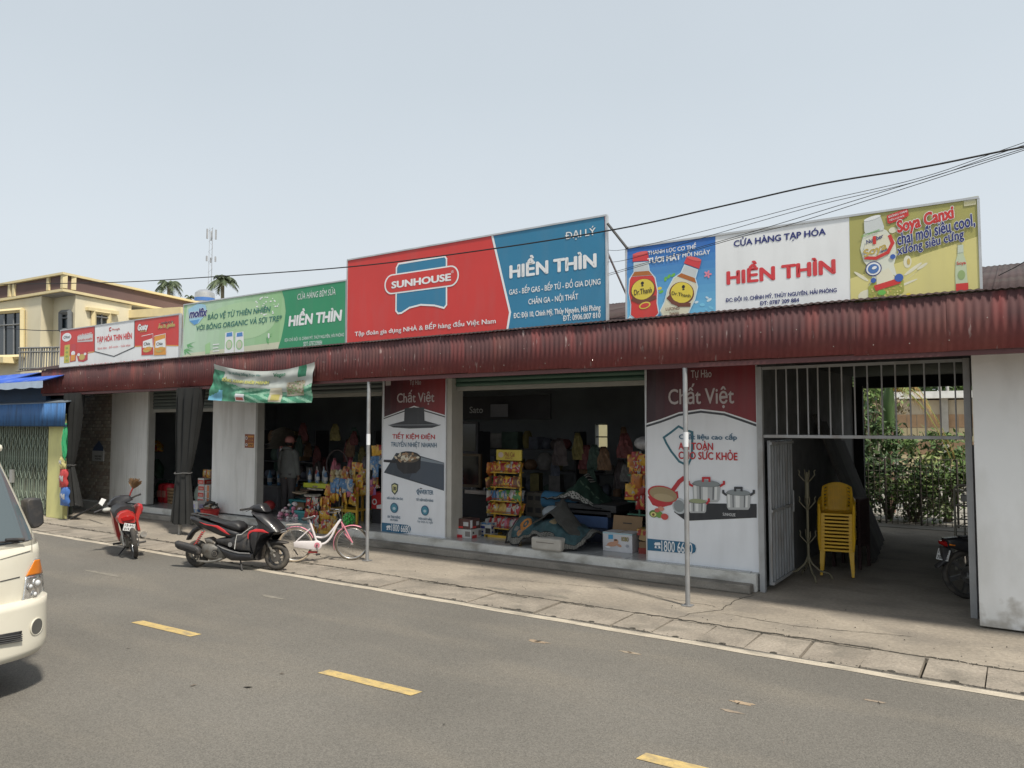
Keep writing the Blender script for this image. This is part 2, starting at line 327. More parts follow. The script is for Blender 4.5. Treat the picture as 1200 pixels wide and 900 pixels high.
# ================================================================== SHOP BUILDING
FY = 10.2; FZ = .25; EY = 8.87                                       # facade plane, shop floor, eave plane
XL = -21.3
shop = thing('shop_building', 'long single storey shop under a dark red corrugated canopy with three open bays', 'shop', (-11, 10.2, 0))
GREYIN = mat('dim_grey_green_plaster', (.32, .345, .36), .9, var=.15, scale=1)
PANEL = mat('white_sheet_cladding', (.82, .83, .82), .55, var=.04, scale=2, dirt=(.42, .41, .38), damt=.3, dscale=(3, 3, .4))
GREYRET = mat('grey_pier_side', (.38, .38, .36), .7, var=.08)
MB().box((XL, 10.06, 0), (-2.92, 17.2, FZ-.012), WHC).build('plinth', shop, bevel=.012)
MB().box((-19.2, 9.88, 0), (-2.95, 10.06, .115), STEPC).build('step', shop, bevel=.02)
# floor tiles in the bays near the street
TILE = mat('pale_floor_tile', (.40, .41, .40), .18, var=.05, scale=2, spec=.6)
tile = MB().box((0, 0, 0), (.594, .594, .012), TILE).build('floor_tile', shop, local=True, bevel=.0015); tile.location = Vector((-19.2, 10.07, FZ-.012))-shop.location
for i in range(27):
    for j in range(4):
        if i or j: c = tile.copy(); COL.objects.link(c); c.location = tile.location+Vector((i*.6, j*.6, 0))
MB().box((-19.2, 12.47, FZ-.012), (-3.0, 17.1, FZ-.001), mat('inner_floor', (.32, .33, .33), .35)).build('inner_floor', shop)
WA, WB = at(697.5, 525, 17.0), at(711.5, 497, 17.0)
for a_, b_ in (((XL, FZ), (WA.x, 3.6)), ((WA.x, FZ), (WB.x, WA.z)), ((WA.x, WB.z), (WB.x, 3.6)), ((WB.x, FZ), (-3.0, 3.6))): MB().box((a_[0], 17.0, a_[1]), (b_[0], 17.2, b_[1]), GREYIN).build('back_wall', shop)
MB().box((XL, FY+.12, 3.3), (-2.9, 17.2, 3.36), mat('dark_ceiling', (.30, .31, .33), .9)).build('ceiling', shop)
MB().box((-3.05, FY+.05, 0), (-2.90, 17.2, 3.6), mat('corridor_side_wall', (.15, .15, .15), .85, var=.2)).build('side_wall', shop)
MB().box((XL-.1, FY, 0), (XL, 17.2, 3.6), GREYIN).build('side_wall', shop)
# roof: corrugated sheets rising behind the signs
ROOFM = mat('dark_old_roof_sheet', (.050, .032, .032), .95, var=.2, scale=1.5, dirt=(.07, .06, .055), damt=.7, dscale=(1, 1, 1))
CORR = .078
def corrugated(x0, x1, fn, m, nv=1, amp=.005, per=6, mf=None):
    n = max(1, round((x1-x0)/CORR))*per; g = MB()
    g.grid(lambda u, v: fn(x0+(x1-x0)*u, v, amp*cos(2*pi*u*n/per)), n, nv, m); return g
def sheets(name, xa, xb, fn, m, parent, width=.88, nv=1, jit=.006, **k):
    x = xa; i = 0
    while x < xb-.05:
        x1 = min(x+width+.02, xb); dz = random.uniform(-jit, jit); dy = (.004 if i % 2 else -.001)
        corrugated(x, x1, lambda X, v, w: fn(X, v, w, dy, dz), m, nv, **k).build(name, parent, smooth=60, solid=.002, fixn=False); x += width; i += 1
sheets('roof_sheet', XL, 2.6, lambda X, v, w, dy, dz: (X, 8.80+4.3*v+dy, 3.545+1.0*v+w+dz*.5), ROOFM, shop, nv=2)
sheets('rear_roof_sheet', XL, 2.6, lambda X, v, w, dy, dz: (X, 13.1+4.8*v+dy, 4.545-.9*v+w+dz*.5), ROOFM, shop)
# fascia of upright corrugated sheets; darker upper part, redder and scratched lower part
def fascia_mat():
    m = mat('dark_red_fascia_sheet', (.205, .056, .054), .8, spec=.25, var=.25, scale=.9, fine=.05)
    n = m.node_tree; L = n.links; b = n.nodes['Principled BSDF']; t = n.nodes.new('ShaderNodeTexCoord')
    src = b.inputs['Base Color'].links[0].from_socket
    def layer(src, col, sc, lo, hi, amt, zlo=None, zhi=None, det=8):
        mp = n.nodes.new('ShaderNodeMapping'); mp.inputs['Scale'].default_value = sc; L.new(t.outputs['Object'], mp.inputs[0])
        z = n.nodes.new('ShaderNodeTexNoise'); z.inputs['Scale'].default_value = 1; z.inputs['Detail'].default_value = det; L.new(mp.outputs[0], z.inputs['Vector'])
        r = n.nodes.new('ShaderNodeMapRange'); r.inputs[1].default_value = lo; r.inputs[2].default_value = hi; r.inputs[4].default_value = amt; L.new(z.outputs['Fac'], r.inputs[0]); f = r.outputs[0]
        if zlo is not None:
            s = n.nodes.new('ShaderNodeSeparateXYZ'); L.new(t.outputs['Object'], s.inputs[0]); q = n.nodes.new('ShaderNodeMapRange'); q.inputs[1].default_value = zlo; q.inputs[2].default_value = zhi
            L.new(s.outputs['Z'], q.inputs[0]); k = n.nodes.new('ShaderNodeMath'); k.operation = 'MULTIPLY'; L.new(f, k.inputs[0]); L.new(q.outputs[0], k.inputs[1]); f = k.outputs[0]
        x = n.nodes.new('ShaderNodeMix'); x.data_type = 'RGBA'; L.new(f, x.inputs[0]); L.new(src, x.inputs[6]); x.inputs[7].default_value = (*col, 1); return x.outputs[2]
    src = layer(src, (.092, .048, .050), (7, 7, .7), .22, .50, .95, 2.98, 3.30)      # upright streaks, darker towards the top edge
    src = layer(src, (.30, .13, .10), (1.3, 1.3, .8), .52, .64, .22)
    src = layer(src, (.46, .40, .38), (20, 20, 4.5), .66, .72, .4, None, None, 10)    # flaked paint
    L.new(src, b.inputs['Base Color']); return m
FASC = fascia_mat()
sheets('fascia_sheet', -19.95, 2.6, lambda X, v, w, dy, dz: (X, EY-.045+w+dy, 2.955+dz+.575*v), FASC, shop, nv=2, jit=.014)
g = MB()
for i in range(60):                                                    # screws on the fascia
    X = -19.8+i*.37+random.uniform(-.05, .05); 
    if X < 2.4: g.sphere((X, EY-.062, 3.05+random.choice([0, .0, .22])+random.uniform(-.01, .01)), .006, mat('screw_zinc', (.36, .34, .31), .6, .3), 6)
g.build('fascia_screw', shop); bpy.context.view_layer.update()
sheets('soffit_sheet', -19.95, 2.6, lambda X, v, w, dy, dz: (X, 8.86+1.33*v, 2.965+.06*v+w*.4), mat('dark_soffit_sheet', (.13, .045, .045), .6, var=.2), shop, nv=1, per=4)
PIPE = mat('galvanised_pipe', (.34, .35, .36), .45, .5, var=.12, scale=6, dirt=(.2, .17, .14), damt=.4, dscale=(6, 6, 3))
MB().box((-19.9, 8.84, 2.90), (2.5, 8.90, 2.95), mat('dark_red_beam', (.10, .035, .035), .6)).build('eave_beam', shop)
for i, (px, py) in enumerate([(431, 657), (806, 710)]):
    p = gd(px, py); t = thing('canopy_pole', ['thin grey canopy pole beside the pink and white bicycle', 'thin grey canopy pole standing in front of the cookware poster'][i], 'pole', (p.x, EY, 0), group='canopy poles')
    g = MB(); g.tube([(p.x, EY, 0), (p.x, EY, 2.9)], .030, PIPE, 12); g.box((p.x-.06, EY-.06, .003), (p.x+.06, EY+.06, .012), PIPE); g.build('pole_shaft', t, smooth=True)
    z = at(p.x*0+px+3, 515, EY).z; MB().lathe([(.033, z-.09), (.0335, z+.09)], pr('sticker_white', (.7, .72, .75)), Matrix.Translation((p.x, EY, 0)), 12).build('sticker', t, smooth=True)
# piers (front panel with fine ribs, grey return side)
def ribbed(x0, x1, z0, z1, name, y=FY):
    g = MB(); n = int((x1-x0)/.09); w = (x1-x0)/n; pts = [(x0, y+.15)]
    for i in range(n): a = x0+i*w; pts += [(a+.0, y+.006), (a+.012, y), (a+w-.012, y), (a+w, y+.006)] if i else [(a, y), (a+w-.012, y), (a+w, y+.006)]
    pts[-1] = (x1, y); pts += [(x1, y+.15)]
    g.prism(pts, z0, z1, PANEL, ax='z'); return g.build(name, shop)
ribbed(-19.22, -17.56, .27, 3.0, 'pier_panel'); MB().box((-17.56, FY+.0, .27), (-17.5, FY+.16, 3.0), GREYRET).build('pier_side', shop)
ribbed(-14.95, -13.45, .27, 3.0, 'pier_panel'); MB().box((-13.45, FY+.0, .27), (-13.38, FY+.17, 3.0), GREYRET).build('pier_side', shop)
MB().box((-9.79, FY+.03, .25), (-8.29, FY+.32, 3.0), GREYRET).build('pier', shop)
MB().box((-8.29, FY-.01, .25), (-8.13, FY+.30, 3.0), mat('pale_pier_paint', (.46, .45, .41), .7, var=.06, dirt=(.3, .28, .24), damt=.4)).build('pier_edge', shop)
MB().box((-4.52, FY+.03, .25), (-2.93, FY+.30, 3.0), GREYRET).build('pier', shop)
# roller shutters half lowered in their heads
SHG = mat('green_shutter_slat', (.055, .115, .085), .45, var=.08, scale=2); SHR = mat('shutter_rail', (.30, .30, .27), .5, var=.1)
def shutter(x0, x1, zb, m=SHG, n=5):
    z = zb
    MB().box((x0, FY+.10, z), (x1, FY+.14, z+.075), SHR).build('shutter_rail', shop, bevel=.005); z += .077
    while z < 3.05:
        g = MB(); g.prism([(FY+.10, z), (FY+.085, z+.02), (FY+.082, z+.042), (FY+.09, z+.064), (FY+.105, z+.079), (FY+.115, z+.079), (FY+.115, z)], x0, x1, m, ax='x'); g.build('shutter_slat', shop, smooth=True); z += .081
zs = at(640, 455, FY+.1).z; shutter(-8.12, -4.53, zs)
SHD = mat('grey_shutter_slat', (.10, .12, .115), .5, var=.08)
shutter(-17.5, -14.95, at(200, 483, FY+.1).z, SHD); shutter(-13.38, -9.79, at(330, 470, FY+.1).z+.05, SHD)
# brick return at the left end: every brick by itself
BR = [mat('grey_brown_brick_'+'abcd'[i], c, .9, var=.2, scale=5, bump=.5, bscale=30) for i, c in enumerate([(.40,.36,.31), (.33,.29,.25), (.45,.41,.36), (.37,.31,.26)])]
MB().box((-21.2, FY+.04, 0), (-19.22, FY+.25, 3.0), mat('old_mortar', (.22, .20, .18), .95, var=.2, scale=4)).build('brick_wall_backing', shop)
bw, bh = .215, .088; r = 0; z = .02
bm_ = [MB().box((0, 0, 0), (bw-.012, .05, bh-.012), b) for b in BR]; protos = {}
while z < 2.95:
    x = -21.15+(bw/2 if r % 2 else 0)
    while x < -19.24-.08:
        w = min(bw, -19.22-x); k = random.randrange(4); yy = FY+random.uniform(-.008, .006)
        if k not in protos or w < bw-.001:
            o = MB().box((0, 0, 0), (w-.012, .05, bh-.012), BR[k]).build('brick', shop, local=True)
            if w >= bw-.001: protos[k] = o
        else: o = protos[k].copy(); COL.objects.link(o)
        o.location = Vector((x, yy, z))-shop.location; x += bw
    z += bh; r += 1
# faces seen when stepping left
MB().box((-19.22, FY+.28, 3.0), (-2.92, FY+.34, 3.55), GREYIN).build('lintel', shop)
# ------------------------------------------------ corridor, gate, right wing
wing = thing('right_wing_wall', 'plain white wall block at the far right beside the barred gateway', 'wall', (1, 9.7, 0))
WX = -.42
MB().box((WX, 9.69, .02), (2.6, 9.95, 3.05), WALLW).build('wall', wing, bevel=.008)
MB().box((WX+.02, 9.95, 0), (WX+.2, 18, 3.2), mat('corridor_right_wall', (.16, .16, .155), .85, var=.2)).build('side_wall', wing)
MB().box((-2.92, 17.6, 2.98), (WX, 17.75, 3.6), mat('dark_beam', (.03, .03, .03), .8)).build('rear_beam', wing)
MB().box((-.72, 17.6, 0), (WX+.02, 17.75, 3.0), mat('dark_beam', (.03,)*3, .8)).build('rear_post', wing)
MB().box((-2.92, 17.2, 0), (-2.72, 17.35, 3.0), mat('dark_beam', (.03,)*3, .8)).build('rear_post', wing)
sheets('ceiling_sheet', -2.9, WX, lambda X, v, w, dy, dz: (X, 10.2+7.5*v, 3.12+.1*v+w*.5), mat('dark_under_sheet', (.05, .05, .052), .7), wing, nv=1, per=4)
gate = thing('barred_gate', 'grey steel gateway with barred transom and one leaf folded inward', 'gate', (-1.6, 10.2, 0))
GM = mat('grey_gate_paint', (.36, .37, .38), .55, .2, var=.1, scale=4, dirt=(.22, .19, .16), damt=.5, dscale=(4, 4, 1.5))
for x in (-2.86, -.49): MB().box((x-.035, 10.12, 0), (x+.035, 10.20, 2.97), GM).build('gate_post', gate, bevel=.004)
zt = at(1000, 512, 10.16).z
MB().box((-2.82, 10.135, zt-.02), (-.53, 10.185, zt+.02), GM).build('transom_rail', gate, bevel=.003)
MB().box((-2.82, 10.135, 2.93), (-.53, 10.185, 2.965), GM).build('top_rail', gate)
bars = [910, 922, 935, 947, 959, 973, 987, 1002, 1017, 1034, 1050, 1067, 1084, 1102, 1120, 1138]
for px in bars:
    x = at(px, 475, 10.16).x; MB().tube([(x, 10.16, zt+.02), (x, 10.16, 2.93)], .010, GM, 6).build('gate_bar', gate, smooth=True)
# folded leaf: sheet with ribs, swings into the corridor along the left wall
lx = -2.79; g = MB(); g.box((lx-.008, 10.24, .08), (lx+.008, 11.42, zt-.06), mat('gate_sheet', (.30, .32, .34), .55, .1, var=.1, dirt=(.2, .18, .16), damt=.4)); leaf = g.build('gate_leaf', gate)
for y in [10.26+i*.1425 for i in range(9)]: MB().box((lx+.008, y-.012, .08), (lx+.030, y+.012, zt-.06), GM).build('leaf_rib', leaf)
for z in (.10, 1.05, zt-.1): MB().box((lx+.030, 10.25, z-.018), (lx+.05, 11.42, z+.018), GM).build('leaf_rail', leaf)
MB().tube([(lx+.06, 11.3, .95), (lx+.06, 11.3, 1.25)], .012, GM, 6).build('leaf_bolt', leaf)
# second leaf folded back by the right post
g = MB(); g.box((-.47, 10.24, .05), (-.45, 11.2, zt-.1), GM); l2 = g.build('gate_leaf', gate)
for y in (10.26, 10.5, 10.74, 10.98, 11.18): MB().box((-.49, y-.012, .05), (-.47, y+.012, zt-.1), GM).build('leaf_rib', l2)
# ================================================================== SIGNBOARDS ON THE ROOF EDGE
SY = 9.02
WHT = pr('white', (.80, .82, .84)); RED = pr('red', (.60, .045, .04)); BLUE = pr('petrol_blue', (.03, .20, .36)); NAVY = pr('navy', (.03, .04, .20)); BLK = pr('black', (.015, .015, .02))
ALU = mat('aluminium_frame', (.55, .56, .57), .4, .6)
def rrect(A, lb, rt, rad, m, layer=0, n=6):
    a = A.P(*lb, layer); b = A.P(*rt, layer); r = min(rad, (b.x-a.x)/2, (b.z-a.z)/2); vs = []
    for cx, cz, q0 in ((b.x-r, b.z-r, 0), (a.x+r, b.z-r, pi/2), (a.x+r, a.z+r, pi), (b.x-r, a.z+r, 1.5*pi)):
        for k in range(n+1): q = q0+pi/2*k/n; vs.append((cx+r*cos(q), a.y, cz+r*sin(q)))
    A.mb.add(vs, [tuple(range(len(vs)))], m)
def gradient(A, quad, c0, c1, name, layer=0, n=10, horiz=True):
    (tl, tr, br, bl) = quad
    L = lambda p, q, t: (p[0]+(q[0]-p[0])*t, p[1]+(q[1]-p[1])*t)
    for i in range(n):
        a, b = i/n, (i+1)/n; t = (i+.5)/n; m = pr('%s_%s' % (name, 'abcdefghijklmnopqrst'[i]), tuple(c0[k]+(c1[k]-c0[k])*t for k in range(3)))
        A.poly([L(tl, tr, a), L(tl, tr, b), L(bl, br, b), L(bl, br, a)] if horiz else [L(tl, bl, a), L(tr, br, a), L(tr, br, b), L(tl, bl, b)], m, layer)
def board(label, corners, base, frame=ALU, y=SY, legs=True, name='signboard', fw=.03):
    P = [at(x, yy, y) for x, yy in corners]; x0 = (P[0].x+P[3].x)/2; x1 = (P[1].x+P[2].x)/2; z1 = (P[0].z+P[1].z)/2; z0 = (P[2].z+P[3].z)/2
    t = thing(name, label, 'signboard' if name == 'signboard' else 'poster', ((x0+x1)/2, y, z0), group='signboards along the canopy' if legs else None)
    MB().box((x0, y, z0), (x1, y+.03, z1), base).build('panel', t)
    for a, b in (((x0-fw*.4, y-.012, z1-.006), (x1+fw*.4, y+.045, z1+fw*.6)), ((x0-fw*.4, y-.012, z0-fw*.6), (x1+fw*.4, y+.045, z0+.006)), ((x0-fw*.6, y-.010, z0), (x0+.006, y+.044, z1)), ((x1-.006, y-.010, z0), (x1+fw*.6, y+.044, z1))):
        MB().box(a, b, frame).build('frame', t)
    if legs:
        n = max(2, int((x1-x0)/1.8)+1)
        for i in range(n):
            x = x0+.1+(x1-x0-.2)*i/(n-1); MB().tube([(x, y+.07, 3.5), (x, y+.07, z1-.05)], .02, ALU, 6).build('upright', t); MB().tube([(x, y+.07, z1-.3), (x, y+1.1, 3.85)], .016, ALU, 6).build('brace', t)
    return t, x0, x1, z0, z1
# -- red and blue board
t, *_ = board('largest signboard, red and blue halves, tallest above the middle of the canopy', [(407,306), (709,252), (712,380), (407,406)], RED)
A = Art(SY, 400, 250, 3.75)
A.poly([(664,100), (1157,10), (1170,487), (727,528), (742,435)], BLUE, 0)
A.line([(664,100), (742,435), (727,528)], .035, WHT, 1)
lg = [(243,240), (252,222), (455,189), (463,200), (463,402), (452,416), (410,405), (350,402), (300,415), (265,438), (250,440), (241,428)]
A.poly(lg, BLUE, 1); A.line(lg, .028, WHT, 2, True)
rrect(A, (190, 360), (518, 224), .4, WHT, 3); rrect(A, (196, 353), (512, 231), .38, RED, 4)
A.text('SUNHOUSE', (222, 332), (484, 263), WHT, 6, .045); A.text('®', (484, 264), (496, 250), WHT, 6)
A.text('Tập đoàn gia dụng NHÀ & BẾP hàng đầu Việt Nam', (60, 546), (680, 449), WHT, 3, .02)
A.text('ĐẠI LÝ', (985, 124), (1118, 54), WHT, 3, .01, outline=pr('grey_edge', (.25, .33, .38)), ow=.02)
A.text('HIỀN THÌN', (740, 287), (1122, 141), WHT, 3, .045)
A.text('GAS - BẾP GAS - BẾP TỪ - ĐỒ GIA DỤNG', (738, 366), (1140, 272), WHT, 3, .02)
A.text('CHĂN GA - NỘI THẤT', (823, 408), (1042, 338), WHT, 3, .02)
A.text('ĐC: Đội 10, Chính Mỹ, Thủy Nguyên, Hải Phòng', (758, 469), (1140, 398), WHT, 3, .03)
A.text('ĐT: 0906.007 810', (975, 474), (1140, 434), WHT, 3, .03); A.line([(760, 507), (794, 504)], .014, WHT, 2)
A.build('printed_lettering', t)
# -- blue / white / yellow board at the right
t, *_ = board('rightmost signboard with blue, white and yellow panels and drink bottles', [(735,292), (1147,231), (1148,343), (734,378)], WHT)
A = Art(SY, 720, 220, 5)
gradient(A, [(76,355), (592,284), (594,742), (70,789)], (.02, .13, .48), (.16, .48, .72), 'sky_blue', 0, 10, False)
W2 = pr('bottle_clear', (.55, .60, .62)); ORG = pr('tea_orange', (.42, .14, .03)); YEL = pr('label_yellow', (.72, .58, .07)); BRN = pr('label_brown', (.16, .05, .03)); SPL = pr('splash_blue', (.20, .55, .78)); SPW = pr('splash_white', (.6, .74, .82))
for i in range(46):
    x = random.uniform(85, 580); yb = 785-(x-70)*.09; y = yb-random.uniform(5, 55)*(1.8 if x > 420 else .8); A.ell(x, y, random.uniform(5, 22), random.uniform(4, 12), random.choice([SPL, SPW, SPL, pr('deep_blue', (.04, .25, .6))]), 1, random.uniform(-50, 50), 10)
for x, y in ((320, 520), (345, 512), (300, 535), (265, 590), (275, 610)): A.ell(x, y, 14, 9, random.choice([pr('leaf_green', (.15, .45, .08)), YEL]), 1, random.uniform(0, 90), 10)
for k in range(5): q = k*72; A.ell(548+13*cos(radians(q)), 507+13*sin(radians(q)), 11, 6, pr('petal_pink', (.75, .25, .35)), 3, -q, 10)
def bottle(cx, cy, tilt, red, lay):
    """drawn bottle: axis through (cx, cy), tilt degrees clockwise"""
    t_ = radians(tilt); R = lambda x, y: (cx+x*cos(t_)-y*sin(t_), cy+x*sin(t_)+y*cos(t_))
    sh = lambda pts: [R(*p) for p in pts]
    A.poly(sh([(-44,-155), (44,-155), (48,-100), (78,-60), (88,20), (80,90), (86,150), (60,180), (-60,180), (-86,150), (-80,90), (-88,20), (-78,-60), (-48,-100)]), SPW, lay)
    A.poly(sh([(-38,-150), (38,-150), (42,-96), (70,-58), (80,20), (72,90), (78,150), (55,172), (-55,172), (-78,150), (-72,90), (-80,20), (-70,-58), (-42,-96)]), W2, lay+1)
    A.poly(sh([(-42,-100), (42,-100), (60,-75), (-60,-75)]), ORG, lay+2)
    A.poly(sh([(-62,-72), (62,-72), (72,-55), (82,20), (74,90), (80,150), (56,172), (-56,172), (-80,150), (-74,90), (-82,20), (-72,-55)]), RED if red else pr('label_cream', (.66, .64, .50)), lay+2)
    A.poly(sh([(-44,-205), (44,-205), (48,-160), (-48,-160)]), pr('cap_red', (.62, .05, .06)), lay+2); A.ell(*R(0, -205), 45, 10, pr('cap_top', (.7, .12, .12)), lay+3, -tilt)
    A.ell(*R(0, 10), 74, 66, BRN, lay+3, -tilt); A.ell(*R(0, 6), 66, 60, YEL, lay+4, -tilt); A.line(sh([(-62,60), (-30,76), (10,78), (66,58)]), .05, BRN, lay+4)
    c = R(0, -24); A.ell(c[0], c[1]-6, 9, 10, BLK, lay+5); A.ell(c[0], c[1]+9, 7, 4, BLK, lay+5)
    a = R(-52, 34); b = R(54, 4); A.text('Dr.Thanh', (a[0], a[1]+4), (b[0], b[1]-8), BLK, lay+6, .01, tilt=-tilt*.7)
bottle(168, 590, -4, True, 2); bottle(400, 610, 20, False, 8)
A.ell(180, 690, 34, 20, YEL, 6, 10); A.ell(180, 690, 26, 13, RED, 7, 10)
A.text('LƯƠNG', (305, 722), (385, 695), BRN, 15, .02); A.text('THANH', (325, 748), (382, 728), BRN, 15, .02)
A.text('THANH LỌC CƠ THỂ', (197, 402), (480, 319), WHT, 4, .03); A.text('TƯƠI MÁT', (195, 447), (390, 380), WHT, 4, .05); A.text('MỖI NGÀY', (400, 410), (562, 350), WHT, 4, .03)
A.build('printed_drinks_panel', t)
A = Art(SY, 0, 0, 1)
A.text('CỬA HÀNG TẠP HÓA', (860, 291.5), (967.7, 264.5), NAVY, 1, .035); A.text('HIỀN THÌN', (851.6, 334), (978.8, 294), pr('sign_red', (.66, .05, .06)), 1, .045)
A.text('ĐC: ĐỘI 10, CHÍNH MỸ, THỦY NGUYÊN, HẢI PHÒNG', (850.6, 355.6), (980.5, 335.6), NAVY, 1, .03); A.text('ĐT: 0787 209 884', (890.6, 358), (936.5, 349), NAVY, 1, .03)
A.build('printed_lettering', t)
A = Art(SY, 940, 220, 4.615)
OLV = pr('olive', (.40, .38, .12)); PYL = pr('pale_yellow', (.66, .60, .24)); CRM = pr('cream_milk', (.72, .70, .55)); GLD = pr('grain_gold', (.55, .42, .12))
A.poly([(255,158), (952,44), (966,558), (262,622)], OLV, 0); A.poly([(260,492), (948,264), (965,558), (262,622)], PYL, 1)
A.poly([(540,520), (690,400), (640,440), (600,470)], CRM, 2)
for x, y, rx, ry, a in ((350,580,48,28,10), (480,590,60,10,8), (570,400,22,34,0), (600,440,60,9,35), (320,480,50,8,-40), (560,520,70,6,20), (650,425,34,8,32), (490,230,22,16,0)): A.ell(x, y, rx, ry, CRM, 2, a, 14)
A.ell(576, 400, 9, 18, GLD, 3, 0, 12); A.ell(575, 578, 13, 9, YEL, 3, 0, 10)
t_ = radians(-11); R = lambda x, y: (430+x*cos(t_)-y*sin(t_), 400+x*sin(t_)+y*cos(t_)); SH = lambda p: [R(*q) for q in p]
A.poly(SH([(-62,-168), (48,-168), (60,-160), (95,-90), (88,-20), (62,30), (66,80), (98,120), (90,180), (62,196), (-82,196), (-108,180), (-96,120), (-66,80), (-68,30), (-95,-20), (-100,-90), (-70,-160)]), pr('bottle_white', (.70, .72, .62)), 3)
A.poly(SH([(-96,120), (-60,90), (20,60), (98,120), (90,180), (62,196), (-82,196), (-108,180)]), pr('grain_green', (.36, .38, .08)), 4)
for i in range(60): A.ell(*R(random.uniform(-92, 86), random.uniform(135, 192)), 5, 4, random.choice([GLD, PYL, OLV]), 5, 0, 7)
A.poly(SH([(-40,60), (30,40), (60,110), (20,140), (-50,120)]), CRM, 5)
A.poly(SH([(-50,-240), (42,-240), (50,-180), (44,-165), (-56,-165), (-60,-180)]), pr('cap_grey', (.62, .66, .66)), 5); A.ell(*R(-4, -240), 46, 10, WHT, 6, 11)
A.poly(SH([(-66,120), (78,105), (80,135), (-60,150)]), RED, 7)
for dx, dy, r in ((-50, 30, 44),): A.ell(*R(dx, dy), r, r*.9, NAVY, 6); A.ell(*R(dx, dy), r-5, r*.9-5, WHT, 7); A.ell(*R(dx, dy), r-14, r*.9-14, pr('emblem_blue', (.08, .18, .45)), 8); A.ell(*R(dx+6, dy-4), 14, 8, WHT, 9, 20)
for dx, dy, r in ((65, -14, 15), (-62, 92, 15), (76, 104, 24)): A.ell(*R(dx, dy), r, r*.9, pr('dot_blue', (.05, .12, .42)), 8)
A.ell(*R(-30, 165), 22, 14, pr('leaf_green', (.15, .45, .08)), 8)
A.ell(415, 320, 84, 62, CRM, 6, 25); A.line([(475,262), (490,300), (465,350), (400,382), (345,380)], .035, RED, 7)
A.text('Soya', (336, 392), (462, 285), GLD, 8, .05, tilt=16, outline=WHT); A.text('canxi', (420, 356), (462, 330), NAVY, 8, .02, tilt=14); A.text('Number', (350, 308), (440, 246), NAVY, 8, .02, tilt=17); A.text('1', (384, 308), (400, 262), RED, 9, .02)
A.text('GIÀU CANXI NANO', (320, 272), (420, 222), pr('leaf_green', (.15, .45, .08)), 8, .02, tilt=15)
A.poly([(458,152), (570,110), (578,150), (545,170), (472,196), (462,190)], RED, 4); A.text('ĐÓNG CHAI', (468, 166), (568, 122), WHT, 6, .02, tilt=12); A.text('TIỆN LỢI MỚI', (472, 186), (552, 148), WHT, 6, .02, tilt=12)
A.poly([(875,72), (938,60), (940,92), (876,102)], pr('small_plate', (.58, .56, .38)), 3); A.text('MADE IN VIETNAM', (879, 92), (935, 72), OLV, 4)
A.text('Soya Canxi', (518, 268), (822, 92), RED, 8, .05, tilt=9, outline=WHT, ow=.05)
A.text('chai mới siêu cool,', (518, 325), (936, 134), NAVY, 8, .03, tilt=9, outline=WHT, ow=.04); A.text('xương siêu cứng', (518, 382), (876, 216), NAVY, 8, .03, tilt=9, outline=WHT, ow=.04)
A.poly([(842,312), (872,308), (874,362), (888,400), (892,470), (900,556), (832,562), (828,470), (830,400), (840,364)], pr('small_bottle', (.52, .60, .42)), 3); A.poly([(832,520), (898,514), (900,556), (832,562)], RED, 4); A.poly([(842,312), (872,308), (873,350), (841,354)], pr('cap_pale', (.55, .62, .52)), 4)
A.text('Soya', (836, 424), (886, 396), RED, 5, .03); A.ell(862, 472, 20, 26, pr('leafy', (.30, .42, .18)), 4)
A.build('printed_soy_panel', t)
# -- green board
GRN = pr('deep_green', (.03, .27, .13)); LGR = pr('soft_green', (.33, .56, .30)); CRE = pr('cream', (.60, .62, .47))
t, *_ = board('green signboard with a pale green left part, second from the left', [(219,357), (406,329), (405,407), (211,424)], LGR)
A = Art(SY, 200, 310, 5)
gradient(A, [(98,240), (655,150), (630,513), (52,572)], (.50, .66, .52), (.28, .52, .25), 'mist_green', 0, 8)
A.poly([(55,545), (110,520), (640,453), (625,513), (52,572)], CRE, 1)
for x, y, rx, ry in ((330,300,190,60), (480,360,130,70)): A.ell(x, y, rx, ry, pr('glow_green', (.42, .62, .38)), 1, 6)
for i in range(26):
    a = random.uniform(-1.3, 1.2); r = random.uniform(20, 60); x0, y0 = random.choice([(95, 470), (560, 430), (80, 500)]); A.poly([(x0, y0), (x0+r*cos(a)*.5+3, y0-r*sin(a)*.5-3), (x0+r*cos(a), y0-r*sin(a)), (x0+r*cos(a)*.5-3, y0-r*sin(a)*.5+3)], pr('bamboo', (.14, .42, .16)), 2)
A.poly([(652,150), (668,200), (676,270), (668,340), (650,430), (624,514), (1024,486), (1032,90)], GRN, 2)
for i in range(30): A.ell(random.uniform(500, 640), random.uniform(190, 300), random.uniform(2, 7), random.uniform(2, 5), WHT, 2, 0, 8)
for i in range(3): A.ell(576, 410+i*7, 5, 9, WHT, 3, 20, 8)
A.poly([(105,262), (160,228), (205,236), (212,262), (200,300), (165,345), (140,355), (112,330)], pr('logo_pale_blue', (.35, .60, .78)), 3); A.poly([(112,330), (150,325), (172,320), (158,345), (140,354)], pr('logo_blue', (.10, .32, .65)), 4)
A.text('molfix', (110, 316), (217, 250), NAVY, 5, .05, .25, outline=WHT, ow=.04)
TGR = pr('text_green', (.03, .17, .15))
A.text('BẢO VỆ TỪ THIÊN NHIÊN', (218, 333), (588, 233), TGR, 4, .02, .15); A.text('VỚI BÔNG ORGANIC VÀ SỢI TRE*', (152, 397), (655, 288), TGR, 4, .02, .15)
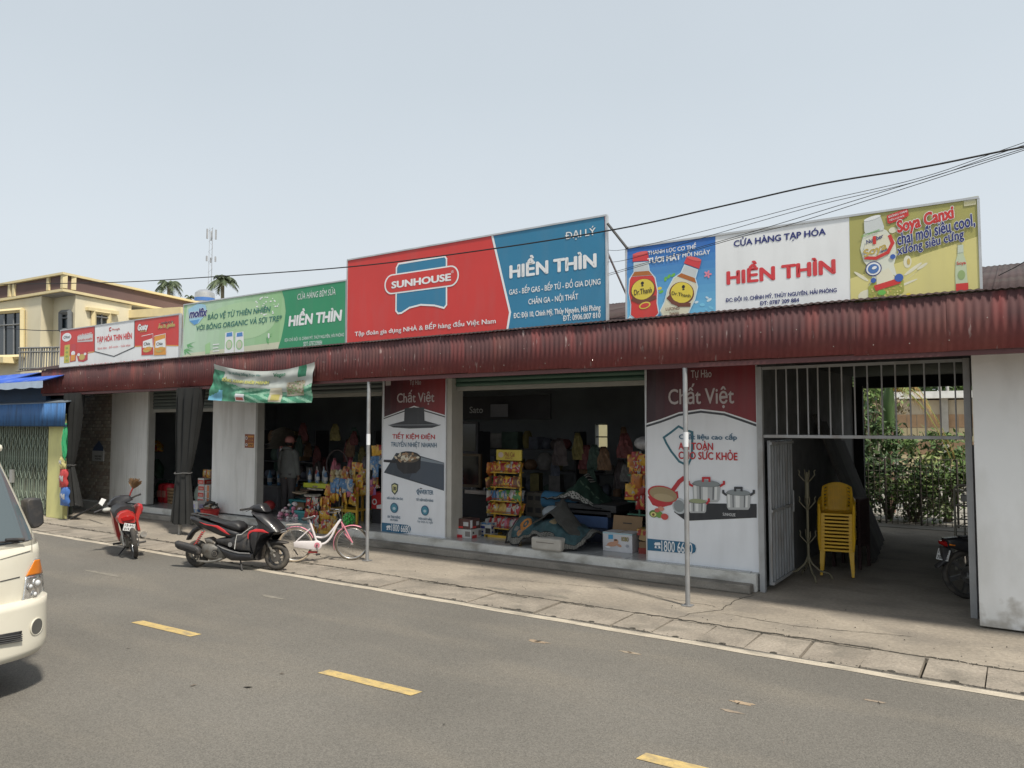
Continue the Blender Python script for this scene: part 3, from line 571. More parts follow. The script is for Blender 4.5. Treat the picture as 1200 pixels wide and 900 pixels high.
for x in (322, 382):
    A.poly([(x,400), (x+46,392), (x+50,515), (x-6,524)], WHT, 3); A.poly([(x+8,402), (x+40,396), (x+42,420), (x+6,424)], pr('pack_blue', (.08, .25, .6)), 4); A.ell(x+22, 470, 20, 30, pr('pack_green', (.35, .6, .3)), 4, 0, 12); A.ell(x+22, 470, 14, 22, pr('pack_cream', (.6, .62, .5)), 5)
A.poly([(204,470), (232,455), (232,520), (204,524)], pr('pack_green', (.35, .6, .3)), 3); A.line([(250,470), (285,466)], .02, WHT, 3); A.line([(250,490), (280,486)], .02, WHT, 3); A.line([(250,508), (285,504)], .02, WHT, 3)
A.text('CỬA HÀNG BỈM SỮA', (745, 208), (968, 128), WHT, 5, .0, .2); A.text('HIỀN THÌN', (692, 364), (1008, 228), WHT, 5, .05, .12)
A.text('ĐỊA CHỈ: ĐỘI 10, CHÍNH MỸ, THỦY NGUYÊN, HẢI PHÒNG', (670, 458), (1018, 394), WHT, 5, .0); A.text('SĐT: 0787209884', (780, 479), (890, 444), WHT, 5, .0)
A.build('printed_lettering', t)
# -- red and white snack board, far left
t, *_ = board('leftmost signboard, red and white with a pointed white centre and snack bags', [(71.6,387), (210.4,369), (210,423), (69.5,435)], WHT)
A = Art(SY, 0, 300, 5)
A.poly([(358,437), (556,411), (556,558), (520,562), (460,578), (350,586)], RED, 0); A.poly([(790,378), (1048,346), (1048,524), (920,520), (790,528)], RED, 0)
A.poly([(556,411), (790,378), (790,530), (668,588), (556,560)], WHT, 1); A.line([(556,411), (556,560), (668,588), (788,534), (790,378)], .02, BLK, 2)
OVR = pr('warm_orange', (.72, .32, .05)); A.line([(350,588), (460,580), (556,560)], .02, OVR, 1); A.line([(790,530), (920,522), (1048,526)], .02, OVR, 1)
A.ell(392, 476, 27, 25, WHT, 2); A.text('Ohsi', (374, 486), (412, 464), BLK, 3, .02, .2); A.text('CHUẨN VỊ THẬT', (460, 475), (540, 442), WHT, 3, .04, tilt=2); A.poly([(455,470), (545,455), (545,500), (455,505)], pr('tag_pale', (.62, .62, .62)), 2); A.text('THUẦN KHIẾT', (458, 500), (543, 476), RED, 4, .03)
A.poly([(380,524), (410,518), (408,625), (375,628)], pr('pack_yellow', (.55, .48, .08)), 2)
for k in range(4): A.ell(393, 540+k*24, 8, 7, pr('pack_leaf', (.28, .36, .06)), 3, 0, 8)
A.poly([(414,518), (447,514), (445,615), (411,622)], pr('pack_red', (.52, .05, .06)), 2); A.ell(430, 570, 12, 14, WHT, 3, 0, 10); A.poly([(418,580), (443,578), (440,612), (416,616)], OVR, 3)
A.poly([(447,566), (515,556), (514,608), (490,620), (460,618)], pr('pack_red', (.52, .05, .06)), 2); A.ell(482, 592, 18, 18, GLD, 3, 0, 10); A.ell(462, 578, 9, 9, WHT, 3, 0, 8); A.ell(500, 574, 8, 8, WHT, 3, 0, 8)
A.text('C', (640, 443), (654, 416), RED, 4, .08); A.text('Prangfa', (658, 441), (704, 420), RED, 4, .01, .1)
A.text('TẠP HÓA THIN HIÊN', (568, 518), (775, 440), pr('sign_red', (.66, .05, .06)), 4, .03); A.text('Bánh kẹo - Đồ nước - Giải khát', (574, 552), (766, 512), pr('sign_red', (.66, .05, .06)), 4, .0)
A.text('Địa chỉ: Đội 10, Chính Mỹ, Thủy Nguyên, Hải Phòng / Tel: 0787 209 884', (463, 662), (886, 600), pr('sign_red', (.66, .05, .06)), 4, .0)
A.text('Gosty', (808, 450), (870, 392), WHT, 4, .08, .1, outline=BLK, ow=.02); A.text('SNACK', (822, 448), (862, 434), GLD, 5, .03); A.text('CHUẨN VỊ ĂN', (945, 402), (1018, 374), BLK, 4, .03, outline=WHT, ow=.03); A.text('Ăn là ghiền', (928, 432), (1028, 384), GLD, 5, .07, outline=WHT, ow=.02)
for x in (832, 906):
    A.poly([(x,470), (x+66,455), (x+70,578), (x-2,582)], pr('pack_crimson', (.55, .04, .04)) if x < 900 else OVR, 3); A.line([(x,470), (x+66,455), (x+70,578)], .012, WHT, 4)
    A.poly([(x+8,500), (x+62,482), (x+66,535), (x+6,538)], WHT, 4); A.text('Chiz', (x+12, 526), (x+50, 504), BLK, 5, .03); A.ell(x+34, 548, 26, 16, GLD, 5, 5, 12)
    for k in range(6): A.ell(x+18+k*7, 545+5*sin(k*2), 6, 6, OVR, 6, 0, 7)
A.build('printed_lettering', t)
# diagonal brace between the two right boards
a = at(712, 262, 9.0); b = at(735, 291, 9.0)
solo(MB().tube([a, b], .018, mat('dark_steel', (.06, .06, .06), .5, .4), 6), 'brace_bar', 'thin dark steel bar slanting between the two tallest signboards', 'brace')
# ================================================================== POSTERS BESIDE THE BAYS
HDK = pr('hood_dark', (.045, .05, .06)); DRED = pr('poster_maroon', (.20, .02, .03)); TXR = pr('text_red', (.50, .02, .03)); TXB = pr('text_blue', (.04, .13, .22)); PW = pr('poster_white', (.76, .79, .83))
PY = FY-.02
def logo(A, a, b, c, d):
    A.text('Tự Hào', a, b, pr('poster_grey', (.50, .45, .45)), 4, .01); A.text('Chất Việt', c, d, pr('poster_grey', (.50, .45, .45)), 4, .015)
def cord(A, x, y, s=1):
    pass
t, x0, x1, z0, z1 = board('narrow poster of a frying pan on a black hob, between two open bays', [(450.5,444), (524,440), (521,631), (446,623)], PW, legs=False, name='advertising_poster', y=PY, fw=.02)
A = Art(PY, 440, 440, 4.5)
gradient(A, [(48,5), (372,2), (366,225), (46,235)], (.035, .012, .02), (.26, .025, .03), 'maroon', 0, 10)
A.poly([(46,225), (205,166), (366,214), (366,245), (46,245)], PW, 1); A.line([(46,222), (205,163), (366,211)], .018, WHT, 2); A.line([(46,227), (205,170), (366,218)], .02, HDK, 3)
logo(A, (182, 58), (242, 22), (115, 158), (312, 72)); A.poly([(55,22), (82,20), (82,52), (55,54)], pr('poster_grey', (.50, .45, .45)), 3)
HD = pr('hood_dark', (.045, .05, .06)); A.poly([(155,172), (258,168), (260,238), (345,262), (300,276), (180,280), (95,274), (68,262), (152,240)], HD, 3); A.line([(68,262), (345,260)], .01, pr('hood_edge', (.3, .33, .36)), 4)
A.text('TIẾT KIỆM ĐIỆN', (90, 340), (315, 298), TXR, 3, .022); A.text('TRUYỀN NHIỆT NHANH', (82, 382), (324, 340), TXB, 3, .01)
A.poly([(45,512), (110,408), (240,425), (362,460), (362,608)], pr('hob_black', (.04, .055, .075)), 2); A.poly([(235,432), (362,465), (362,605), (180,545)], pr('hob_sheen', (.065, .085, .115)), 3); A.poly([(240,430), (362,462), (362,470), (240,450)], pr('hob_edge', (.22, .26, .30)), 4)
A.poly([(45,444), (108,446), (108,462), (45,456)], BLK, 4); A.poly([(105,440), (240,440), (238,490), (215,515), (150,518), (118,490)], pr('pan_black', (.02, .02, .025)), 4); A.ell(175, 434, 66, 34, pr('pan_black', (.02, .02, .025)), 5); A.ell(178, 434, 56, 26, pr('pan_inside', (.10, .08, .06)), 6)
for i in range(26): A.ell(178+random.gauss(0, 22), 435+random.gauss(0, 9), random.uniform(6, 14), random.uniform(4, 8), random.choice([pr('mushroom', (.55, .48, .36)), pr('mushroom_dark', (.36, .22, .12)), pr('mushroom_pale', (.66, .62, .50))]), 7, random.uniform(-60, 60), 9)
A.poly([(85,575), (102,566), (120,574), (118,610), (103,630), (87,612)], pr('shield_dark', (.03, .05, .05)), 3); A.poly([(90,580), (102,573), (115,579), (113,607), (103,622), (92,608)], pr('shield_gold', (.62, .60, .30)), 4); A.text('30', (95, 606), (110, 586), BLK, 6, .05)
A.text('ĐIỀU KHIỂN CẢM ỨNG', (62, 652), (146, 640), TXB, 3, .02); A.text('INVERTER', (224, 624), (306, 606), TXB, 3, .02); A.line([(228,598), (218,610), (224,626), (232,630)], .012, TXB, 3); A.poly([(232,598), (250,598), (240,592)], BLK, 3); A.text('TIẾT KIỆM ĐIỆN NĂNG', (215, 664), (306, 648), TXB, 3, .02)
for x, y in ((100, 698), (262, 712)): A.ell(x, y, 21, 27, TXB, 3); A.ell(x, y, 15, 21, pr('icon_teal', (.06, .26, .36)), 4); A.ell(x, y+3, 8, 8, pr('icon_pale', (.45, .6, .68)), 5)
A.text('ĐA TÍNH NĂNG', (65, 750), (132, 738), TXB, 3, .02); A.text('AN TOÀN', (78, 766), (118, 756), TXB, 3, .02); A.text('HẸN GIỜ NẤU', (228, 762), (298, 748), TXB, 3, .02); A.text('tùy chọn, tự ngắt', (222, 778), (304, 764), TXB, 3, .0)
TEL = pr('phone_band', (.02, .13, .24)); A.poly([(34,775), (168,788), (184,796), (188,810), (182,826), (168,832), (33,828)], TEL, 3); A.text('1800 6680', (86, 820), (182, 792), WHT, 5, .02)
A.poly([(58,800), (62,792), (78,790), (84,798), (80,802), (64,803)], WHT, 5); A.poly([(62,804), (78,803), (82,814), (60,814)], WHT, 5); A.ell(71, 809, 4, 4, TEL, 6)
A.build('printed_artwork', t)
t, x0, x1, z0, z1 = board('wide poster of a red pan and steel cookware, beside the barred gateway', [(758,430), (887,424), (889,671), (757,657)], PW, legs=False, name='advertising_poster', y=PY, fw=.02)
A = Art(PY, 740, 420, 3.215)
gradient(A, [(57,32), (472,16), (472,245), (57,250)], (.03, .012, .02), (.23, .02, .028), 'crimson', 0, 12)
bd = [(57,248), (110,232), (180,206), (262,194), (350,204), (410,224), (472,246)]
A.poly(bd+[(472,275), (57,275)], PW, 1); A.line([(x, y-1) for x, y in bd], .016, WHT, 2); A.line([(x, y+7) for x, y in bd], .03, HD, 3)
logo(A, (225, 82), (302, 42), (140, 190), (386, 90))
shl = [(122,298), (150,278), (178,256), (200,268), (230,278), (228,370), (212,404), (180,388), (150,350), (132,320)]
A.line(shl, .03, pr('shield_teal', (.03, .14, .19)), 2, True)
A.text('Chất liệu cao cấp', (180, 310), (398, 282), TXB, 5, .025); A.text('AN TOÀN', (178, 344), (308, 311), TXR, 5, .028); A.text('CHO SỨC KHỎE', (178, 379), (400, 345), TXR, 5, .028)
A.poly([(160,578), (215,545), (472,548), (472,600), (205,612)], pr('hob_glass', (.025, .028, .035)), 2)
PR = pr('pan_red', (.45, .03, .04)); A.poly([(62,520), (175,500), (178,525), (150,552), (110,562), (80,552)], PR, 3); A.ell(118, 512, 57, 32, PR, 4, -8); A.ell(120, 512, 52, 27, pr('pan_beige', (.32, .25, .14)), 5, -8); A.ell(122, 524, 38, 14, pr('pan_base', (.40, .32, .19)), 6, -5); A.line([(160,492), (180,465), (196,452)], .06, PR, 4)
STL = pr('steel', (.42, .44, .45)); STD = pr('steel_dark', (.14, .15, .16)); STLt = pr('steel_light', (.68, .70, .70))
def pot(x, y, w, h, lid=True, hc=STD):
    A.poly([(x-w,y), (x+w,y), (x+w*.94,y+h*.85), (x+w*.8,y+h), (x-w*.8,y+h), (x-w*.94,y+h*.85)], STL, 5)
    for a, b, m in ((-.9,-.7,STLt), (-.5,-.4,STD), (-.25,.1,STLt), (.45,.55,STD), (.6,.78,STLt)): A.poly([(x+w*a,y+4), (x+w*b,y+4), (x+w*b*.95,y+h*.86), (x+w*a*.95,y+h*.86)], m, 6)
    A.ell(x, y, w*1.02, w*.2, STD, 7); A.ell(x, y-3, w*.95, w*.24, pr('glass_lid', (.24, .27, .28)) if lid else pr('pot_food', (.3, .34, .2)), 8)
    if lid: A.line([(x-12,y-w*.22), (x-12,y-w*.45), (x+12,y-w*.45), (x+12,y-w*.22)], .03, hc, 9)
    A.line([(x-w*1.0,y+6), (x-w*1.25,y-2), (x-w*1.25,y-10)], .03, hc, 6); A.line([(x+w*1.0,y+6), (x+w*1.25,y-2), (x+w*1.25,y-10)], .03, hc, 6)
pot(283, 474, 53, 68, hc=TXR); pot(404, 508, 46, 62, hc=HD); pot(250, 540, 34, 42, False, TXR)
A.ell(182, 556, 27, 30, pr('glass_lid_pale', (.46, .50, .52)), 4, 20); A.ell(180, 556, 20, 23, pr('glass_lid', (.24, .27, .28)), 5, 20)
for x, y, rx, ry, c in ((85,585,17,14,(.10,.20,.04)), (84,587,11,9,(.62,.58,.22)), (84,588,5,5,(.16,.07,.03)), (106,588,13,13,(.14,.28,.06)), (126,596,14,12,(.55,.07,.06)), (112,566,12,9,(.58,.25,.18)), (98,572,10,8,(.5,.12,.10))): A.ell(x, y, rx, ry, pr('veg_%d' % int(c[0]*100), c), 7+int(rx < 12), 0, 14)
A.text('SUNHOUSE', (345, 592), (392, 584), WHT, 5)
A.poly([(57,678), (225,694), (240,702), (244,716), (240,730), (225,736), (57,722)], TEL, 3); A.text('1800 6680', (114, 726), (230, 696), WHT, 5, .01)
A.poly([(86,700), (90,693), (108,693), (112,701), (108,704), (90,703)], WHT, 5); A.poly([(90,705), (108,706), (111,716), (88,714)], WHT, 5); A.ell(99, 710, 4, 4, TEL, 6)
A.build('printed_artwork', t)
# ================================================================== CLOTH BANNER ON THE FASCIA
BYp = 8.74
c4 = [at(240+x/8.889, 420+y/8.889, BYp) for x, y in ((105,55), (1145,38), (1110,460), (32,432))]
def wr(u, v): return .018*sin(9*u+3*v)+.012*sin(21*u-8*v)+.010*sin(17*v+5*u)+.02*sin(pi*u)*(1-v)
def ban(u, v):
    tp = c4[0].lerp(c4[1], u); bt = c4[3].lerp(c4[2], u); tp = tp+Vector((0, 0, -.15*sin(pi*min(1, max(0, u)))**.8)); bt = bt+Vector((0, 0, -.03*sin(pi*u)))
    p = bt.lerp(tp, v); return (p.x, BYp-.0+wr(u, v), p.z)
G1 = mat('banner_green', (.07, .26, .16), .6, var=.35, scale=7); G2 = mat('banner_pale_green', (.25, .48, .34), .6, var=.25, scale=9); GW = mat('banner_white', (.44, .47, .44), .6, var=.10, scale=4); GB = mat('banner_blue', (.16, .42, .58), .6, var=.2, scale=6); GD = mat('banner_dark_green', (.03, .18, .10), .6, var=.3, scale=8)
def bcol(u, v):
    h = .46+.10*sin(u*5+1)+.05*sin(u*14)
    if u < .13 and v < .32: return GB if v < .10+.22*u/.13*1.0 or u > .09 else G1
    if u < .12 and v < .86: return G1 if sin(u*60+v*20) > -.5 else GD
    if u < .26 and v < .62-(u-.12)*2: return G1
    if u > .86 and v > .70 and u < .94: return GD
    if v < h*.55: return G1 if sin(u*43+v*31) > -.3 else G2
    if v < h: return G2 if sin(u*25-v*40) > 0 else G1
    return GW
t = thing('cloth_banner', 'sagging green and white cloth banner tied to the red fascia', 'banner', ((c4[0].x+c4[1].x)/2, BYp, c4[3].z))
MB().grid(ban, 110, 44, bcol).build('cloth', t, smooth=True, fixn=False)
def btext(body, u0, v0, u1, v1, m, bold, out=None):
    g = MB()
    for mm, bo, dy in ([(out, bold+.03, .012)] if out else []) + [(m, bold, .016)]:
        ref, _ = text_mesh(body, bold, 0); vs, fs = text_mesh(body, bo, 0); x0 = min(v[0] for v in ref); x1 = max(v[0] for v in ref); y0 = min(v[1] for v in ref); y1 = max(v[1] for v in ref); o = []
        for x, y, q in vs:
            p = ban(u0+(x-x0)/(x1-x0)*(u1-u0), v0+(y-y0)/(y1-y0)*(v1-v0)); o.append((p[0], p[1]-dy-q, p[2]))
        g.add(o, fs, mm)
    g.build('lettering', t, fixn=False)
btext('Tận Hưởng Sống Trọn Vẹn', .16, .80, .50, .93, TGR, .02); btext('SỐNG XANH KHỎE MẠNH', .12, .56, .58, .74, pr('banner_yellow', (.60, .58, .18)), .05, TGR); btext('Vegan', .62, .76, .74, .92, GD, .03)
g = MB()
for (u0, v0, u1, v1, m) in ((.61, .03, .72, .46, pr('pouch_cream', (.58, .54, .42))), (.63, .08, .70, .26, pr('pouch_gold', (.52, .46, .14))), (.28, .02, .37, .26, WHT), (.29, .06, .36, .15, pr('pouch_red', (.5, .12, .1))), (.76, .20, .93, .60, pr('nut_brown', (.40, .36, .27)))):
    g = MB(); g.grid(lambda u, v: (lambda p: (p[0], p[1]-.008-(.004 if m.name.endswith(('gold', 'pouch_red')) else 0), p[2]))(ban(u0+(u1-u0)*u, v0+(v1-v0)*v)), 6, 6, m); g.build('printed_picture', t, fixn=False)
g = MB()
for i in range(70):
    u, v = random.uniform(.765, .925), random.uniform(.22, .58); g.grid(lambda a, b: (lambda p: (p[0], p[1]-.013, p[2]))(ban(u+.014*a, v+.035*b)), 1, 1, random.choice([pr('nut_a', (.55, .50, .38)), pr('nut_b', (.28, .20, .12)), pr('nut_c', (.20, .34, .14))]))
o = g.build('printed_nuts', t, fixn=False); o['kind'] = 'stuff'
for c in (c4[0], c4[1]): MB().tube([c+Vector((0, 0, -.01)), c+Vector((.03 if c is c4[1] else -.03, .06, .10))], .005, mat('cord_black', (.03,)*3, .8), 5).build('tie', t)
# ================================================================== LEFT: NEIGHBOUR, HOUSE, PALMS, MAST
def quad_on(o, d, pts, th, m, g=None):
    """photo polygon on the upright plane (o, d), extruded th away from the street"""
    g = g or MB(); n = Vector((-d[1], d[0], 0)); n = n if n.dot(Vector((o[0], o[1], 0))) > 0 else -n
    V = [];
    for x, y in pts: s_, z_ = pl(x, y, o, d); V.append(Vector((o[0]+d[0]*s_, o[1]+d[1]*s_, z_)))
    k = len(V); vs = V+[v+n*th for v in V]; g.add(vs, [tuple(range(k)), tuple(range(2*k-1, k-1, -1))]+[(i, i+k, (i+1) % k+k, (i+1) % k) for i in range(k)], m); return g
Z1 = lambda p: [(x/5, 300+y/5) for x, y in p]
CREAM = mat('cream_house_paint', (.70, .64, .47), .8, var=.05, scale=.5, dirt=(.5, .43, .3), damt=.3, dscale=(1, 1, .4)); TRIM = mat('yellow_trim_paint', (.68, .58, .34), .8, var=.06); BRWN = mat('brown_parapet', (.135, .085, .08), .85, var=.08, scale=.7); SOFF = mat('grey_soffit', (.36, .36, .36), .9)
GLS = mat('dark_window_glass', (.02, .028, .035), .12, var=.1, spec=.7); FRM = mat('window_frame_grey', (.16, .17, .18), .5)
HC = (-27.5, 12.8); dR = (-sin(radians(15.5)), cos(radians(15.5))); dL = (-.998, -.066)
house = thing('yellow_house', 'cream two storey house with brown roof parapet and yellow trim, far left', 'house', (HC[0], HC[1], 0))
def P_(px, o, d): s_, _ = pl(px, 400, o, d); return Vector((o[0]+d[0]*s_, o[1]+d[1]*s_, 0))
Apt = P_(47, HC, dL); Dpt = P_(87, HC, dR); cx_, cy_ = Vector((*HC, 0)), None
Bpt = Apt+(Dpt-Vector((*HC, 0)))                                        # notch corner
far_r = Vector((HC[0]+dR[0]*14, HC[1]+dR[1]*14, 0)); far_l = Vector((HC[0]+dL[0]*12, HC[1]+dL[1]*12, 0)); Ept = P_(153, HC, dR)
FB = (far_l+(far_r-Vector((*HC, 0))))
ZT = pl(72, 339, HC, dR)[1]; ZP = pl(72, 320, HC, dR)[1]
def wall_prism(pts, z0, z1, m, name, parent): g = MB(); g.prism([(p.x, p.y) for p in pts], z0, z1, m, ax='z'); return g.build(name, parent)
inR = Vector((-dR[1], dR[0], 0)); inR = inR if inR.x < 0 else -inR
Er = Ept+inR*1.6
wall_prism([far_l, Apt, Bpt, Dpt, Ept, Er, Er+(far_r-Ept), FB], 0, ZT, CREAM, 'wall', house)
wall_prism([far_l, Vector((*HC, 0)), far_r, FB], ZT-.10, ZT, SOFF, 'roof_slab', house)
def off(p, k): c = (FB+Vector((*HC, 0)))/2; return p+(p-c).normalized()*k
ring = [far_l, Vector((*HC, 0)), far_r, FB]
wall_prism([off(p, .15) for p in ring], ZT-.07, ZT+.02, TRIM, 'lower_cornice', house); wall_prism([off(p, .02) for p in ring], ZT+.02, ZP-.05, BRWN, 'parapet', house); wall_prism([off(p, .18) for p in ring], ZP-.05, ZP+.03, TRIM, 'top_cornice', house)
for s_, dd in ((.0, dR), (.35, dR), (.9, dL), (3.2, dL), (3.5, dL)):
    p = Vector((HC[0]+dd[0]*s_, HC[1]+dd[1]*s_, 0)); MB().obox((p.x, p.y, (ZT+ZP)/2), (.16, .16, ZP-ZT-.1), (0, 0, 0), TRIM).build('parapet_post', house)
def window(o, d, pts, parent, bars=1, frame=TRIM):
    xs = [p[0] for p in pts]; w = MB(); quad_on(o, d, pts, -.05, GLS, w); ob = w.build('window', parent)
    a, b, c, e_ = pts; g = MB()
    for p, q in ((a, b), (b, c), (c, e_), (e_, a)):
        s0, z0 = pl(*p, o, d); s1, z1 = pl(*q, o, d); nn = inR*-.08 if d is dR else Vector((.0, -.1, 0)); A0 = Vector((o[0]+d[0]*s0, o[1]+d[1]*s0, z0))+nn; B0 = Vector((o[0]+d[0]*s1, o[1]+d[1]*s1, z1))+nn; g.tube([A0, B0], .09, frame, 4)
    g.build('frame', ob); g = MB()
    for i in range(1, bars+1):
        t_ = i/(bars+1); p = (a[0]+(b[0]-a[0])*t_, a[1]+(b[1]-a[1])*t_); q = (e_[0]+(c[0]-e_[0])*t_, e_[1]+(c[1]-e_[1])*t_); s0, z0 = pl(*p, o, d); s1, z1 = pl(*q, o, d); nn = inR*-.08 if d is dR else Vector((0, -.08, 0)); g.tube([Vector((o[0]+d[0]*s0, o[1]+d[1]*s0, z0))+nn, Vector((o[0]+d[0]*s1, o[1]+d[1]*s1, z1))+nn], .03, FRM, 4)
    p = (a[0]*.7+e_[0]*.3, a[1]*.7+e_[1]*.3); q = (b[0]*.7+c[0]*.3, b[1]*.7+c[1]*.3); s0, z0 = pl(*p, o, d); s1, z1 = pl(*q, o, d); g.tube([Vector((o[0]+d[0]*s0, o[1]+d[1]*s0, z0))+nn, Vector((o[0]+d[0]*s1, o[1]+d[1]*s1, z1))+nn], .03, FRM, 4)
    g.build('glazing_bar', ob); return ob
window(HC, dL, Z1([(-180,345), (150,318), (150,592), (-180,600)]), house, 5)
window(HC, dR, Z1([(540,325), (630,338), (630,430), (540,425)]), house, 1)
window((Bpt.x, Bpt.y), dL, Z1([(374,334), (428,330), (428,440), (374,440)]), house, 0, FRM)
MB().obox((Ept.x+.5, Ept.y+2.6, ZT-.45), (2.6, 5, .3), (0, 0, radians(15.5)), TRIM).build('balcony_roof', house)
quad_on(HC, dR, Z1([(500,300), (680,325), (680,345), (500,318)]), -.15, TRIM).build('window_hood', house)
g = MB(); quad_on(HC, dL, Z1([(-300,600), (105,596), (105,630), (-300,640)]), -.5, TRIM, g); g.build('ledge', house)
# balcony railing
RAIL = mat('dull_steel_rail', (.22, .22, .21), .5, .3); ro = (HC[0]+1.6, HC[1]-1.2)
for i in range(16):
    x = 24+i*3.1; s0, z0 = pl(x, 408+(.02*(46-x)), ro, dL); s1, z1 = pl(x, 434, ro, dL); MB().tube([(ro[0]+dL[0]*s0, ro[1]+dL[1]*s0, z0), (ro[0]+dL[0]*s0, ro[1]+dL[1]*s0, z1)], .022 if i % 4 else .04, RAIL, 5).build('rail_bar', house)
for y in (408, 413, 432): s0, z0 = pl(22, y, ro, dL); s1, z1 = pl(72, y-1, ro, dL); MB().tube([(ro[0]+dL[0]*s0, ro[1]+dL[1]*s0, z0), (ro[0]+dL[0]*s1, ro[1]+dL[1]*s1, z1)], .03, RAIL, 5).build('rail', house)
# ---- neighbour shop with blue awnings, scissor gate, yellow pillar
nb = thing('neighbour_shop', 'low neighbouring shop with layered blue metal awnings and a closed scissor gate', 'shop', (-22, 8.8, 0))
NY = 8.75; YPIL = mat('pale_yellow_pillar', (.60, .58, .25), .8, var=.06, scale=2, dirt=(.35, .33, .2), damt=.4, dscale=(2, 2, .8))
a = at(53.5, 611, NY); a2 = at(72.5, 611, NY); zp = at(70, 490, NY).z
MB().box((a.x, NY, 0), (a2.x, NY+.12, zp+.1), YPIL).build('pillar', nb, bevel=.01)
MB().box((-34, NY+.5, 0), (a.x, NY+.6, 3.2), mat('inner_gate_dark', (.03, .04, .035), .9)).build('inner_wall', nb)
SG = mat('scissor_gate_green', (.24, .29, .23), .55, .2, var=.15, scale=4, dirt=(.12, .10, .07), damt=.5, dscale=(3, 3, 1))
sg = thing('scissor_gate', 'closed grey green folding scissor gate beside the yellow pillar', 'gate', (-22, NY+.1, 0))
ztg = zp-.02
i = 0; x = a.x-.06
while x > -26:
    MB().box((x-.016, NY+.10, .03), (x+.016, NY+.13, ztg), SG).build('gate_bar', sg)
    g = MB()
    if i % 2 == 0:
        for z in (.35, 1.05, 1.75, 2.3): g = MB(); g.tube([(x, NY+.09, z-.2), (x-.24, NY+.09, z+.2)], .009, SG, 4); g.tube([(x, NY+.085, z+.2), (x-.24, NY+.085, z-.2)], .009, SG, 4); g.build('gate_lattice', sg)
    x -= .12; i += 1
for z in (.05, 1.38, ztg-.05): MB().box((-26, NY+.135, z-.02), (a.x, NY+.155, z+.02), SG).build('gate_rail', sg)
MB().box((at(11, 555, NY).x-.08, NY+.03, at(11, 560, NY).z-.12), (at(11, 555, NY).x+.08, NY+.09, at(11, 555, NY).z+.1), mat('lock_plate', (.4, .4, .38), .4, .4)).build('lock_box', sg)
BL1 = mat('blue_awning_sheet', (.045, .14, .33), .5, var=.15, scale=1.5, dirt=(.03, .05, .09), damt=.6, dscale=(5, 5, .6)); BL2 = mat('bright_blue_roof', (.03, .10, .50), .45, var=.1, dirt=(.3, .38, .5), damt=.3, dscale=(2, 2, 2)); BL3 = mat('navy_underside', (.02, .05, .10), .7); BLW = mat('pale_blue_sheet', (.42, .52, .66), .5, var=.08)
vy = 8.55; p0 = at(76, 472, vy); p1 = at(76, 499, vy); p2 = at(0, 478, vy)
CORR_ = CORR
g = corrugated(-27, p0.x, lambda X, v, w: (X, vy+w, p1.z+(p0.z-p1.z)*v-(.0)), BL1, 1, amp=.016); g.build('awning_sheet', nb, smooth=60, solid=.003, fixn=False)
MB().box((-27, vy+.02, p1.z-.02), (p0.x, vy+.06, p1.z+.03), BL3).build('awning_rail', nb)
MB().add([(-27, vy, p0.z), (p0.x-.05, vy, p0.z), (p0.x-.5, vy+.9, p0.z+.18), (-27, vy+.9, p0.z+.18)], [(0,1,2,3)], mat('awning_top', (.14, .17, .20), .7)).build('awning_top', nb, solid=.02)
uy = 8.9; q0 = at(54, 453, uy); q1 = at(54, 473, uy); MB().box((-29, uy, q1.z), (q0.x, uy+.12, q0.z), BL3).build('blue_beam', nb)
ty = 8.35; r0 = at(50, 446, ty); r1 = at(50, 453, ty); r2 = at(56, 435, 9.3)
MB().grid(lambda u, v: (-29+(r0.x+29)*u, ty-.02*sin(u*90)*0, r1.z+(r0.z-r1.z)*v-.03*abs(sin(u*40))*(1-v)), 80, 1, BLW).build('pale_valance', nb, solid=.004, fixn=False)
corrugated(-29, r0.x+.0, lambda X, v, w: (X, ty+v*1.1, r0.z+(r2.z-r0.z)*v*1.0+w), BL2, 2, amp=.014).build('blue_roof_sheet', nb, smooth=60, solid=.003, fixn=False)
MB().box((at(53, 470, 9.1).x, 9.1, 3.3), (at(80, 470, 9.1).x, 9.3, 3.62), mat('dull_wall', (.30, .29, .25), .9, var=.2)).build('upper_wall', nb)
